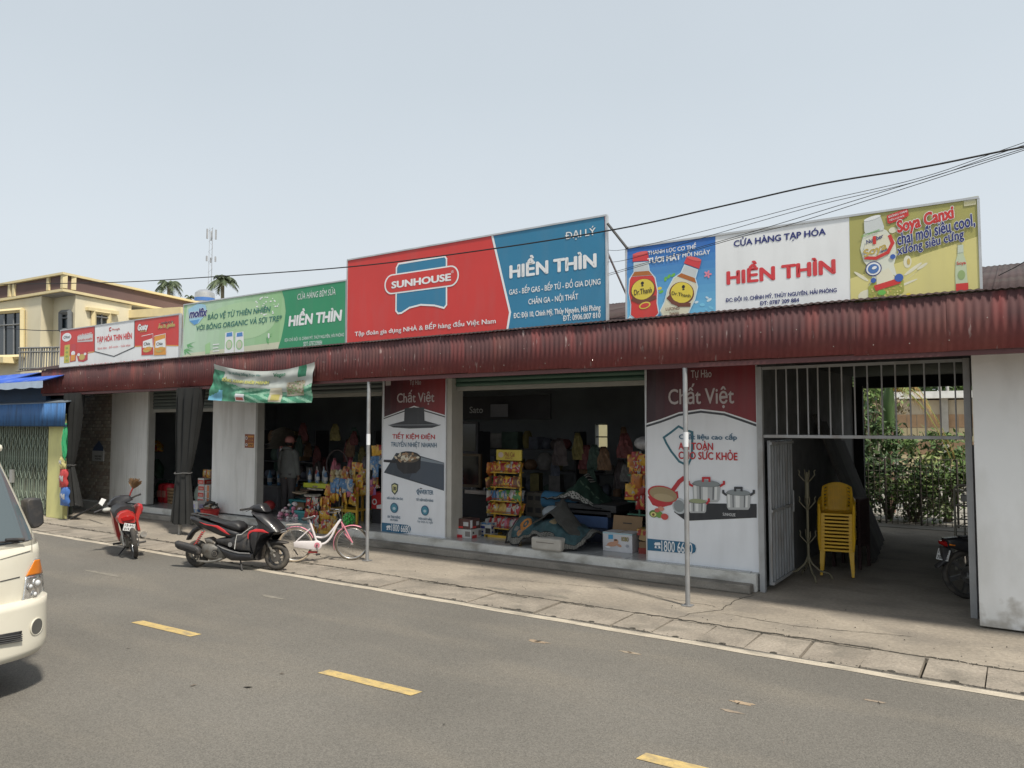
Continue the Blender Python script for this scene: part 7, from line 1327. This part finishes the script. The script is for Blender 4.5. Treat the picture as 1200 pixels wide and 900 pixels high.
# mattresses and boards that carry the tented rug
a_ = at(637, 594, 11.4); b_ = at(672, 578, 11.4); g = MB(); g.tube([(a_.x, 11.45, (a_.z+b_.z)/2), (b_.x+.1, 11.45, (a_.z+b_.z)/2-.03)], [.15, .15], mat('blue_foam_roll', (.05, .17, .30), .8, var=.1), 18); solo(g, 'foam_roll', 'blue foam roll lying left under the tented rug', 'foam roll', smooth=True)
for k, (x0, yb, x1, yt, c_, lab) in enumerate(((668, 616, 712, 603, (.05, .09, .19), 'dull blue bin standing under the black boards'), (655, 602.5, 716, 598, (.02, .02, .022), 'lower black board of the pair under the tented rug'), (650, 596.5, 722, 593, (.035, .035, .037), 'upper black board of the pair under the tented rug'))):
    a_ = at(x0, yb, 11.2); b_ = at(x1, yt, 11.2); solo(MB().box((a_.x, 11.2, a_.z), (b_.x, 11.9, b_.z), mat('slab_%s' % 'abc'[k], c_, .5)), ['plastic_bin', 'black_board', 'black_board'][k], lab, ['bin', 'board', 'board'][k], bevel=.01)
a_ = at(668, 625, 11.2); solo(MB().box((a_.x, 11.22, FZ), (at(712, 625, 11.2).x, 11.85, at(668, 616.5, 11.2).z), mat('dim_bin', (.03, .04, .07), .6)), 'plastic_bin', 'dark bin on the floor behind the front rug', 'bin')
# rugs
RT = mat('rug_teal', (.035, .075, .085), .95, var=.35, scale=9, bump=.4, bscale=60); RGB_ = mat('rug_grey_border', (.17, .17, .155), .95, var=.15, scale=20); RBK = mat('rug_black', (.015, .015, .016), .95); ROR = mat('rug_orange', (.42, .17, .04), .95, var=.2, scale=20); RGD = mat('rug_dark_grey', (.055, .055, .05), .95, var=.2, scale=10, bump=.5, bscale=80); RDG = mat('rug_dark_green', (.02, .05, .035), .95, var=.3, scale=9); RWH = mat('rug_cream', (.42, .42, .38), .95, var=.1)
f0 = gd(590, 638, FZ); f1 = gd(706, 643, FZ); Zr = lambda x, y: at(560+x/5, 560+y/5, 10.35).z
prof_lo = [(0, 0), (.10, 0), (.20, .0), (.27, .14), (.36, .24), (.50, .22), (.58, .15), (.63, .02), (.72, .0), (.84, .0), (.92, .10), (1., .22)]
prof_hi = [(0, .42), (.08, .55), (.2, .52), (.3, .42), (.42, .50), (.55, .62), (.66, .50), (.8, .42), (.92, .36), (1., .30)]
def lerp_(pf_, u):
    for (a0, b0), (a1, b1) in zip(pf_, pf_[1:]):
        if u <= a1: s_ = (u-a0)/(a1-a0); s_ = s_*s_*(3-2*s_); return b0+(b1-b0)*s_
    return pf_[-1][1]
def rug(u, v):
    x = f0.x+(f1.x-f0.x)*u; lo = FZ+.012+lerp_(prof_lo, u)*.8; hi = FZ+.02+lerp_(prof_hi, u)*.86; fold = .05*sin(u*21+1)*(1-v)+.025*sin(u*47)*(1-v)
    y = 10.16+.62*v**1.6+fold; return (x, y+.02*sin(v*14+u*9), lo+(hi-lo)*(1-(1-v)**1.7)+.012*sin(u*33+v*11)) if v < .75 else (x, y+.35*(v-.75)*4*.6, lo+(hi-lo)*(1-(.25)**1.7)+(-.10*(v-.75)*4)+.012*sin(u*33+v*11))
def rcol(u, v):
    e_ = min(u*1.25, (1-u)*1.25, v*.62)
    if e_ < .012: return RBK
    if e_ < .10:
        if e_ < .018 or e_ > .092: return RBK
        return RGB_ if (int(u*80)+int(v*50)) % 2 or int(u*160) % 3 == 0 else mat('rug_border_mark', (.06, .06, .055), .95)
    du, dv = (u-.20)/.065, (v-.52)/.17; r_ = sqrt(du*du+dv*dv)
    if .55 < r_ < 1.0 or r_ < .25: return ROR
    du, dv = (u-.19)/.03, (v-.28)/.09
    if du*du+dv*dv < 1: return ROR if sin(u*300) > 0 else RGB_
    if abs(u-.13) < .02 and abs(v-.35) < .05: return RGB_
    du, dv = (u-.55)/.035, (v-.5)/.08
    if du*du+dv*dv < 1: return mat('rug_tan', (.28, .22, .13), .95)
    return RT
t = thing('draped_rug', 'teal rug with a grey key pattern border draped over things at the shop front', 'rug', ((f0.x+f1.x)/2, 10.3, FZ)); MB().grid(rug, 170, 60, rcol).build('cloth', t, smooth=True, solid=.008, fixn=False)
def mat2(u, v):
    x = f0.x+(f1.x-f0.x)*(.30+.64*u); base = rug(.30+.64*u, .40+.55*v); b2 = (base[0], base[1]-.03, base[2]); hump = .16*sin(pi*min(1, u*1.25))**2+.03*sin(u*9+v*5); return (x, 10.30+.50*v+.04*sin(u*8), b2[2]+.055+hump*(.35+.65*sin(pi*(.15+.7*v)))-.22*max(0, u-.55))
t = thing('folded_mat', 'plain dark grey mat crumpled on top of the teal rug', 'mat', ((f0.x+f1.x)/2, 10.5, FZ+.5)); MB().grid(mat2, 60, 24, RGD).build('cloth', t, smooth=True, solid=.012, fixn=False)
a_ = at(640, 595, 10.9); solo(MB().sphere((a_.x+.1, 10.95, a_.z-.08), .15, mat('pale_roll', (.34, .38, .40), .8), 12, (1.3, 1, .8)), 'rolled_mat', 'pale rolled mat end between the folded mat and the foam roll', 'mat', smooth=True)
# tented second rug
Zq = lambda x, y: at(520+x/3.4615, 420+y/3.4615, 11.45)
L0, L1, AP = Zq(428, 560), Zq(670, 604), Zq(552, 470)
def tent(u, v):
    x = L0.x+(L1.x-L0.x)*u; base = L0.z+(L1.z-L0.z)*u; c_ = (AP.x-L0.x)/(L1.x-L0.x); pk = (1-abs(u-c_)/(c_ if u < c_ else 1-c_)); pk = max(0, pk)**1.5
    return (x, 11.15+.75*v-.10*pk+.015*sin(u*30), base+(AP.z-base)*pk*sin(pi*(.06+.5*v))+.01*sin(u*40+v*13))
def tcol(u, v):
    if v < .05 or u < .03 or u > .97: return RBK
    if v < .20: return RWH if (int(u*60)+int(v*60)) % 4 else RBK
    c_ = (AP.x-L0.x)/(L1.x-L0.x)
    if v > .72 and abs(u-c_) < .09: return RWH if int(u*70) % 2 else RBK
    if abs(v-.5) < .04 and int(u*40) % 3: return mat('rug_sage', (.10, .16, .11), .95)
    return RDG
t = thing('tented_rug', 'dark green rug with cream edge pulled up into a peak behind the teal rug', 'rug', (AP.x, 11.4, AP.z-.5)); MB().grid(tent, 90, 36, tcol).build('cloth', t, smooth=True, solid=.008, fixn=False)
# window of the back wall
t = thing('back_window', 'bright barred window opening high in the rear wall of the right bay', 'window', ((WA.x+WB.x)/2, 17, WA.z)); zm = at(700, 512, 17).z
for a_, b_ in (((WA.x, zm-.015), (WB.x, zm+.015)), ((WA.x, WB.z-.02), (WB.x, WB.z-.001)), ((WA.x, WA.z+.001), (WB.x, WA.z+.02))): MB().box((a_[0]+.001, 17.05, a_[1]), (b_[0]-.001, 17.08, b_[1]), BLKM).build('bar', t)
solo(MB().box((-12.5, 19.6, 0), (-6.5, 19.8, 3.4), mat('rear_cream_wall', (.70, .64, .40), .8, var=.05)), 'rear_wall', 'sunlit cream wall seen through the small rear window', 'wall')
# ================================================================== GATEWAY CORRIDOR
# stack of yellow plastic armchairs
YCH = mat('yellow_chair_plastic', (.74, .44, .02), .35, var=.08, scale=5, dirt=(.35, .2, .04), damt=.25, dscale=(4, 4, 4))
def chair(label, loc, rz, group, m=YCH, full=True):
    """monobloc armchair, front towards -y"""
    t = thing('plastic_chair', label, 'chair', loc, rz, group=group); SW, SDp, SH = .42, .40, .40
    g = MB(); g.grid(lambda u, v: (SW*(u-.5), -SDp/2+SDp*v, SH-.018*sin(pi*u)*sin(pi*v)-.02*max(0, (.12-v)/.12)), 12, 10, m); g.build('seat', t, local=True, smooth=True, solid=.006, fixn=False)
    MB().box((-SW/2, -SDp/2-.006, SH-.030), (SW/2, -SDp/2+.004, SH-.003), m).build('seat_apron', t, local=True); MB().box((-SW/2, SDp/2-.004, SH-.03), (SW/2, SDp/2+.006, SH-.003), m).build('seat_apron', t, local=True)
    for sx_ in (-1, 1):
        for sy_ in (-1, 1):
            g = MB(); w = .048; x0 = sx_*(SW/2-.005); y0 = sy_*(SDp/2-.01); x1 = sx_*(SW/2+.018); y1 = sy_*(SDp/2+.02)
            vs = []
            for z, cx, cy, q in ((SH, x0, y0, w), (.02, x1, y1, w*.75)):
                vs += [(cx-q*(sx_ > 0)+q*(sx_ < 0)*0, cy, z), (cx+0, cy, z), (cx, cy-sy_*q, z), (cx-sx_*.006, cy-sy_*q, z), (cx-sx_*.006, cy-sy_*.006, z), (cx-sx_*q, cy-sy_*.006, z)]
                if sx_ < 0: vs[-6] = (cx+q, cy, z)
            g.add(vs, [(i, (i+1) % 6, 6+(i+1) % 6, 6+i) for i in range(6)]+[(0,1,2,3,4,5), (6,7,8,9,10,11)], m); g.build('leg', t, local=True)
        g = MB(); g.tube([(sx_*(SW/2+.01), -SDp/2, SH-.02), (sx_*(SW/2+.025), -SDp/2-.005, SH+.12), (sx_*(SW/2+.03), -SDp/2+.05, SH+.15), (sx_*(SW/2+.025), SDp/2-.02, SH+.17), (sx_*(SW/2), SDp/2+.05, SH+.20)], [.016, .018, .020, .020, .016], m, 8); g.build('armrest', t, local=True, smooth=True)
    if full:
        def bk(u, v): a_ = (u-.5)*2; z = SH+.02+.40*v*(1-.16*a_*a_*v); return (a_*(SW/2+.015*v)*(1-.10*v**3), SDp/2+.01+.11*v+.0-.05*a_*a_, z)
        g = MB()
        for (u0, u1, v0, v1) in ((.16, .84, .04, 1), (0, .08, 0, 1), (.92, 1, 0, 1), (.08, .92, .88, 1), (.08, .92, 0, .10)): g.grid(lambda u, v: bk(u0+(u1-u0)*u, v0+(v1-v0)*v), 10, 8, m)
        for k in range(9): u_ = .2+.6*k/8; g.tube([Vector(bk(u_, v_))+Vector((0, -.006, 0)) for v_ in (.1, .4, .7, .88)], .004, m, 4)
        g.build('backrest', t, local=True, smooth=True, solid=.006, fixn=False)
    return t
p_ = gd(978, 677); NCH = 11; cz_ = .051; crz = radians(9)
nm = ['lowest', 'second from the bottom', 'third from the bottom', 'fourth from the bottom', 'fifth from the bottom', 'middle', 'fifth from the top', 'fourth from the top', 'third from the top', 'second from the top', 'topmost']
c0 = None
for k in range(NCH):
    loc = (p_.x+random.uniform(-.003, .003), p_.y+.22+.004*k, .001+cz_*k); lab = 'yellow plastic armchair, %s of the stack in the gateway' % nm[k]
    if k < NCH-1:
        if c0 is None: c0 = chair(lab, loc, crz, 'yellow armchairs stacked in the gateway'); c0p = c0
        else: copy_tree(c0, loc=loc, rz=crz, label=lab)
    else: copy_tree(c0, loc=loc, rz=crz, label=lab)
BCH = mat('dark_red_chair_plastic', (.045, .02, .02), .6, var=.1)
for k in range(14):
    g = MB(); g.box((-.2, -.2, 0), (.2, .2, .03), BCH); g.box((-.21, -.22, -.03), (-.17, .22, .02), BCH); g.box((.17, -.22, -.03), (.21, .22, .02), BCH)
    if k == 0: g.box((-.21, -.22, -.36), (-.17, -.18, 0), BCH); g.box((.17, -.22, -.36), (.21, -.18, 0), BCH); g.box((.17, .18, -.36), (.21, .22, 0), BCH); g.box((-.21, .18, -.36), (-.17, .22, 0), BCH)
    o = g.build('dark_chair', bevel=.004); o.location = (p_.x+.08, p_.y+.86, .40+.05*k); o.rotation_euler = (0, 0, -.15); tag(o, 'dark red brown chair, %s from the bottom of the stack behind the yellow chairs' % ORD[k], 'chair', 'dark chairs stacked behind the yellow chairs')
# coat stand
p_ = gd(948, 679); t = thing('coat_stand', 'dull cream coat stand with curled legs left of the yellow chairs', 'coat stand', (p_.x, p_.y, 0)); CS = mat('cream_stand_paint', (.19, .17, .11), .5, var=.15)
g = MB(); g.tube([(0, 0, .25), (0, 0, 1.52)], [.018, .015], CS, 8); g.tube([(0, 0, 1.15), (0, 0, 1.50)], .03, CS, 8); g.build('pole', t, local=True, smooth=True)
for k in range(4):
    a_ = k*pi/2+.5; c_, s_ = cos(a_), sin(a_); MB().tube([(0, 0, .34), (.05*c_, .05*s_, .22), (.16*c_, .16*s_, .12), (.28*c_, .28*s_, .09), (.33*c_, .33*s_, .01)], .013, CS, 6).build('leg', t, local=True, smooth=True)
    for z in (1.10, 1.48, .62): MB().tube([(0, 0, z-.12), (.06*c_, .06*s_, z-.06), (.11*c_, .11*s_, z+.0), (.10*c_, .10*s_, z+.05), (.12*c_, .12*s_, z+.07)], .008, CS, 5).build('hook', t, local=True, smooth=True)
# timber and boards leaning on the left wall
WD = [mat('grey_timber_'+'abc'[i], c, .9, var=.25, scale=6) for i, c in enumerate([(.075,.07,.062), (.055,.05,.045), (.09,.085,.075)])]
labs = ['nearest', 'second', 'third', 'fourth', 'farthest']
for k in range(5):
    y_ = 13.2+.55*k; x1 = -2.0-.05*k; hgt = 2.35-.12*k; g = MB(); L2_ = sqrt((x1+2.86)**2+hgt**2); an = atan2(hgt, -2.86-x1)
    M_ = Matrix.Translation((x1, y_, .01)) @ Matrix.Rotation(-(atan2(hgt, 2.86+x1)), 4, 'Y').to_4x4(); d_ = Vector((-2.86-x1, 0, hgt)).normalized(); n_ = Vector((d_.z, 0, -d_.x)); w_ = .20+.04*(k % 2)
    o_ = Vector((x1, y_, .012)); V_ = [o_, o_+Vector((0, w_*1.6, 0)), o_+Vector((0, w_*1.6, 0))+d_*L2_, o_+d_*L2_]; V_ += [v+n_*.04 for v in V_]; g.add(V_, [(0,1,2,3), (7,6,5,4), (0,4,5,1), (1,5,6,2), (2,6,7,3), (3,7,4,0)], WD[k % 3])
    solo(g, 'leaning_plank', '%s of the grey planks leaning on the left wall of the gateway' % labs[k], 'plank', group='grey planks leaning in the gateway')
for px, lab in ((926, 'pale thin stick leaning right of the folded gate leaf'), (932, 'second thin stick leaning right of the folded gate leaf')):
    b_ = gd(px-2, 668); solo(MB().tube([(b_.x, b_.y, 0), (b_.x-.06, b_.y+.2, 1.55)], .014, mat('pale_stick', (.22, .20, .16), .8), 6), 'leaning_stick', lab, 'stick')
# chrome shelf trolley
p0 = gd(1121, 655); tx = p0.x; ty_ = 13.2; zt_ = at(1120, 568, ty_).z; x0_ = at(1119, 600, ty_).x; t = thing('wire_trolley', 'pale tubular shelf trolley behind the black motorbike in the gateway', 'trolley', (x0_+.3, ty_, 0)); TRM = mat('dull_chrome_tube', (.62, .60, .52), .35, .5)
g = MB(); g.tube([(x0_, ty_, .02), (x0_, ty_, zt_-.06), (x0_+.05, ty_, zt_), (x0_+.60, ty_, zt_), (x0_+.62, ty_, zt_-.05), (x0_+.62, ty_, .02)], .016, TRM, 8); g.build('front_frame', t, smooth=True); g = MB(); g.tube([(x0_+.1, ty_+.4, .02), (x0_+.1, ty_+.4, zt_-.15), (x0_+.62, ty_+.4, zt_-.15), (x0_+.62, ty_+.4, .02)], .014, TRM, 8); g.build('rear_frame', t, smooth=True)
for y_ in (575, 592, 608, 616): 
    zz = at(1120, y_, ty_).z; g = MB(); g.tube([(x0_, ty_, zz), (x0_+.62, ty_, zz)], .013, TRM, 6); g.tube([(x0_+.1, ty_+.4, zz), (x0_+.62, ty_+.4, zz)], .010, TRM, 6)
    for k in range(6): g.tube([(x0_+.05+.1*k, ty_, zz), (x0_+.1+.1*k, ty_+.4, zz)], .006, TRM, 4)
    g.build('shelf', t)
a_ = at(1126, 588, ty_+.1); solo(MB().box((a_.x, ty_+.1, a_.z), (a_.x+.30, ty_+.3, a_.z+.10), mat('white_folded', (.55, .55, .54), .7)), 'white_packet', 'small white packet lying on the upper shelf of the trolley', 'packet', bevel=.01)
# black motorbike half hidden behind the right post
a = gd(1136, 702); hd = radians(24); t = thing('motorbike', 'black motorbike standing in the gateway, half hidden behind the right gate post', 'motorbike', (a.x, a.y, 0), hd); d_ = (cos(hd), sin(hd))
q_ = lambda x, y: pl(1040+x/5, 540+y/5, (a.x, a.y), d_)
scooter_wheel(t, 0, .31, .035, 6, True); scooter_wheel(t, 1.22, .31, .035, 6)
def pil2(name, pts, w, m, inset=.02, yc=0): g = MB(); g.pillow([q_(*p) for p in pts], w, m, inset, yc=yc); return g.build(name, t, local=True, smooth=50)
pil2('tail_fairing', [(325,452), (400,445), (520,470), (620,500), (900,520), (900,560), (620,570), (520,555), (400,520), (340,500)], .20, BLKP, .04); pil2('seat', [(420,440), (520,440), (640,455), (850,470), (850,505), (620,500), (520,475), (430,460)], .22, SEATM, .03)
pil2('tail_lamp', [(305,468), (345,465), (385,482), (380,498), (330,500), (305,485)], .14, LENSR, .015); pil2('indicator', [(345,478), (380,484), (376,494), (345,490)], .24, LENSO, .01)
pil2('rear_mudguard', [(310,500), (360,505), (380,545), (340,600), (285,628), (280,615), (320,580)], .12, BLKM, .015)
c_ = q_(331, 551); M_ = Matrix.Translation((c_[0]-.01, -.0, c_[1])) @ Matrix.Rotation(radians(-90+25), 4, 'Z') @ Matrix.Rotation(radians(-18), 4, 'X'); plate_text(t, ['16-B2', '708.35'], M_, .19, .14)
pil2('front_body', [(820,380), (900,330), (1000,340), (1080,520), (1060,700), (960,720), (900,560)], .3, BLKP, .05); pil2('engine_case', [(560,600), (850,580), (880,720), (780,790), (600,760)], .24, ENG, .04)
g = MB(); p = q_(890, 340); g.tube([(p[0], -.34, p[1]+.02), (p[0]+.05, 0, p[1]), (p[0], .34, p[1]+.02)], .014, BLKM, 8); g.build('handlebar', t, local=True, smooth=True)
for s_ in (-1, 1): MB().tube([(q_(470,500)[0], s_*.11, q_(470,500)[1]), (.02, s_*.11, .31)], .02, CHR, 8).build('shock_absorber', t, local=True)
g = MB(); g.tube([(-.10, -.16, .32), (.35, -.17, .26), (.7, -.12, .24)], [.05, .045, .02], CHR, 10); g.build('muffler', t, local=True, smooth=True)
# ================================================================== BEHIND THE GATEWAY
YARD = struct(MB().box((-14, 18.0, -.02), (12, 60, .012), mat('yard_concrete', (.25, .235, .205), .9, var=.2, scale=.8)), 'yard')
LFM = [mat('leaf_green_'+'abcd'[i], c, .55, var=.35, scale=3, spec=.3) for i, c in enumerate([(.07,.12,.04), (.10,.165,.045), (.045,.085,.033), (.16,.22,.07)])]; BARK = mat('shrub_bark', (.13, .10, .07), .9, var=.2)
def foliage(name, label, cat, c, rad, n, ls, seed, group=None, mats=None, clumps=14, stem=True):
    random.seed(seed); mats = mats or LFM; t = thing(name, label, cat, (c[0], c[1], 0), group=group)
    if stem:
        g = MB()
        for k in range(5): g.tube([(c[0]+random.uniform(-.05, .05), c[1], .0), (c[0]+rad[0]*.2*sin(k*2), c[1]+rad[1]*.2*cos(k*2), c[2]*.6), (c[0]+rad[0]*.5*sin(k*2+1), c[1]+rad[1]*.5*cos(k*2+1), c[2]+rad[2]*.3)], [.05, .035, .012], BARK, 6)
        g.build('trunk', t, smooth=True)
    C_ = []
    for k in range(clumps):
        while True:
            v = Vector([random.uniform(-1, 1) for _ in range(3)])
            if v.length < 1: break
        C_.append((Vector(c)+Vector((v.x*rad[0], v.y*rad[1], v.z*rad[2])), random.uniform(.25, .5), random.choice(mats)))
    g = MB()
    for i in range(n):
        cc, cr_, m = random.choice(C_); v = Vector([random.gauss(0, .5) for _ in range(3)])*cr_; p = cc+Vector((v.x*rad[0], v.y*rad[1], v.z*rad[2]))
        if p.z < .03: p.z = random.uniform(.03, .3)
        a_ = Vector([random.uniform(-1, 1) for _ in range(3)]).normalized()*ls*random.uniform(.5, 1.2); b_ = a_.cross(Vector([random.uniform(-1, 1) for _ in range(3)])).normalized()*a_.length*.4
        g.add([p-a_, p+b_-Vector((0, 0, ls*.1)), p+a_, p-b_-Vector((0, 0, ls*.1))], [(0,1,2), (0,2,3)], m if random.random() < .8 else random.choice(mats))
    o = g.build('crown', t, fixn=False); return t
# mesh fence
t = thing('mesh_fence', 'thin rusty mesh fence overgrown with vines at the far end of the gateway', 'fence', (-1.7, 18.6, 0)); FM_ = mat('rusty_mesh', (.07, .06, .05), .8)
for i in range(26): x = -3.2+.115*i; MB().tube([(x, 18.6, 0), (x, 18.6, 1.45)], .007 if i % 6 else .022, FM_, 4).build('fence_wire' if i % 6 else 'fence_post', t)
for i in range(11): z = .05+.14*i; MB().tube([(-3.2, 18.605, z), (-.2, 18.605, z)], .006, FM_, 4).build('fence_wire', t)
foliage('vine', 'vines with small leaves climbing the mesh fence', 'vine', (-1.9, 18.75, .75), (1.5, .25, .8), 1000, .055, 51, stem=False, mats=[LFM[0], LFM[2], LFM[1]], clumps=26)
def spot(px, py, Y_): p = at(px, py, Y_); return (p.x, Y_, max(.3, p.z))
foliage('shrub', 'leafy bright green shrub behind the mesh fence at the right', 'shrub', spot(1108, 556, 19.6), (.85, .6, .55), 1500, .10, 52, mats=[LFM[1], LFM[3], mat('sunlit_leaf', (.24, .28, .10), .6)])
foliage('shrub', 'dark green shrub low behind the mesh fence at the left', 'shrub', spot(1040, 565, 19.4), (.9, .5, .7), 1400, .095, 53, mats=[LFM[0], LFM[2], LFM[1]])
foliage('shrub', 'dark bush tall behind the planks at the left of the palm', 'shrub', spot(1012, 500, 20.4), (.75, .7, 1.5), 2000, .09, 54, mats=[LFM[0], LFM[2]])
foliage('shrub', 'low shrub with pale leaves beneath the red trunk of the palm', 'shrub', spot(1070, 585, 19.2), (.8, .4, .55), 1500, .06, 55, mats=[LFM[1], LFM[3], mat('pale_leaf', (.22, .26, .14), .6)])
foliage('small_tree', 'small round leafed tree before the checked building', 'tree', spot(1090, 520, 22.5), (.8, .6, .45), 800, .09, 56, mats=[LFM[1], LFM[0]])
foliage('small_tree', 'small pale green tree just left of the yellowing palm', 'tree', spot(1026, 475, 24), (.8, .7, .8), 1800, .08, 57, mats=[LFM[3], LFM[1], mat('dry_leaf_tan', (.25, .20, .12), .7)])
# areca palm with yellowing fronds
pb = spot(1040, 520, 21.0); t = thing('areca_palm', 'palm with a green shaft and yellowing drooping fronds behind the gateway', 'palm tree', (pb[0], 21, 0))
top_ = at(1042, 492, 21.0); x0 = top_.x; g = MB(); g.tube([(x0, 21, 0), (x0, 21, at(1042, 500, 21).z)], [.10, .09], mat('reddish_trunk', (.20, .12, .09), .8, var=.25, scale=8), 10); 
g.build('trunk', t, smooth=True); MB().tube([(x0, 21, at(1042, 500, 21).z), (x0-.02, 21, at(1042, 470, 21).z), (x0+.04, 21, at(1042, 450, 21).z)], [.12, .16, .07], mat('green_shaft', (.07, .13, .035), .5, var=.15), 10).build('crownshaft', t, smooth=True)
zc_ = at(1042, 455, 21).z; random.seed(77); YLF = mat('yellow_frond', (.34, .20, .04), .6, var=.3); YLG = mat('green_yellow_frond', (.16, .22, .05), .6, var=.3)
for (a_, el, droop, m_, L_) in ((.1, .5, 1.5, YLF, 1.6), (.35, .2, 1.5, YLF, 1.5), (-.3, .9, 1.1, YLF, 1.6), (.6, 1.1, .5, YLG, 1.7), (2.4, 1.1, .6, YLG, 1.7), (1.4, 1.3, .3, YLG, 1.6), (3.3, .8, .8, LFM[3], 1.6), (4.4, 1.0, .6, YLG, 1.5), (5.3, .9, .9, YLG, 1.5)):
    pts = [Vector((x0+L_*s_*cos(el)*cos(a_), 21+L_*s_*cos(el)*sin(a_)*.6, zc_+L_*(sin(el)*s_-droop*s_*s_))) for s_ in [i/8 for i in range(9)]]; g = MB(); g.tube(pts, [.022*(1-i/10) for i in range(9)], YLG, 4, cap=False)
    for i in range(2, 44):
        s_ = i/44*8; i0 = min(7, int(s_)); p = pts[i0].lerp(pts[i0+1], s_-i0); T = (pts[i0+1]-pts[i0]).normalized(); sd = T.cross(Vector((0, 0, 1))).normalized()
        for sg_ in (-1, 1): q = p+sd*sg_*.22*random.uniform(.5, 1)+T*.14-Vector((0, 0, .26*random.uniform(.3, 1))); g.add([p-T*.010, p+T*.010, q], [(0,1,2)], m_)
    g.build('frond', t, fixn=False)
# checked building with a white roof edge
by = 33.; a_ = at(1052, 512, by); b_ = at(1150, 468, by); t = thing('rear_building', 'low building with white roof edge and checked walls seen through the gate bars', 'building', ((a_.x+b_.x)/2, by, 0))
MB().box((a_.x, by, 0), (b_.x+2, by+5, b_.z), mat('tan_wall', (.52, .45, .34), .85, var=.06)).build('wall', t)
CHK = mat('orange_wall_panel', (.42, .27, .16), .85, var=.1); n_ = 14; wc = (b_.x+2-a_.x)/n_; zb_ = b_.z-.55
for i in range(n_):
    for j in range(4):
        z = zb_-.52*j; pan = MB().box((a_.x+wc*i+.01, by-.03-.01*(j % 2), z-.50), (a_.x+wc*(i+1)-.02, by-.001, z), CHK if (j % 2) == 0 else mat('cream_wall_panel', (.60, .50, .30), .85, var=.06)); pan.build('wall_panel', t)
z1_ = at(1100, 459, by).z; z0_ = at(1100, 467, by).z; MB().box((a_.x-.3, by-.6, z0_), (b_.x+3, by+5.4, z1_), mat('white_roof_edge', (.75, .75, .72), .7)).build('roof_edge', t)
x = at(1107, 480, by-.1).x; MB().box((x-.12, by-.2, 0), (x+.12, by-.05, z0_), mat('grey_column', (.42, .40, .36), .8)).build('column', t)
for px in (1101, 1110): p = at(px, 450, by+8); solo(MB().tube([(p.x, by+8, 0), (p.x, by+8, p.z+1.2)], .07, mat('concrete_pole', (.45, .44, .42), .8), 8), 'concrete_pole', ['left', 'right'][px > 1105]+' concrete pole behind the white edged roof', 'pole')
for k, px in enumerate((1010, 1040, 1072, 1100, 1132, 1165)):
    Yk = 44+3*(k % 3); c_ = at(px, 452+3*(k % 2), Yk); foliage('background_tree', ['dark green tree top at the far left beyond the gateway', 'green tree top beyond the yellowing palm', 'green tree top left above the white edged roof', 'green tree top in the middle above the white edged roof', 'green tree top right above the white edged roof', 'green tree top behind the right gate post'][k], 'tree', (c_.x, Yk, c_.z-.3), (1.9, 1.2, 1.8), 1500, .22, 60+k, group='trees beyond the gateway', mats=[LFM[0], LFM[1], LFM[2]])
far_t = thing('tree_belt', 'hazy belt of trees on the horizon behind the shop', 'trees', (0, 110, 0), kind=None)
COL.objects.unlink(far_t); bpy.data.objects.remove(far_t)
random.seed(90); g = MB()
for i in range(5000):
    x = random.uniform(-190, 70); h = 6+2.5*sin(x*.13)+1.5*sin(x*.41); z = random.uniform(0, h); p = Vector((x, 105+random.uniform(-4, 4), z)); a_ = Vector([random.uniform(-1, 1) for _ in range(3)])*1.1; b_ = a_.cross(Vector([random.uniform(-1, 1) for _ in range(3)])).normalized()*.7; g.add([p-a_, p+b_, p+a_, p-b_], [(0,1,2,3)], random.choice(LFM[:3]))
tag(g.build('tree_belt', fixn=False), 'far belt of trees on the horizon behind the shop', 'trees', kind='stuff')
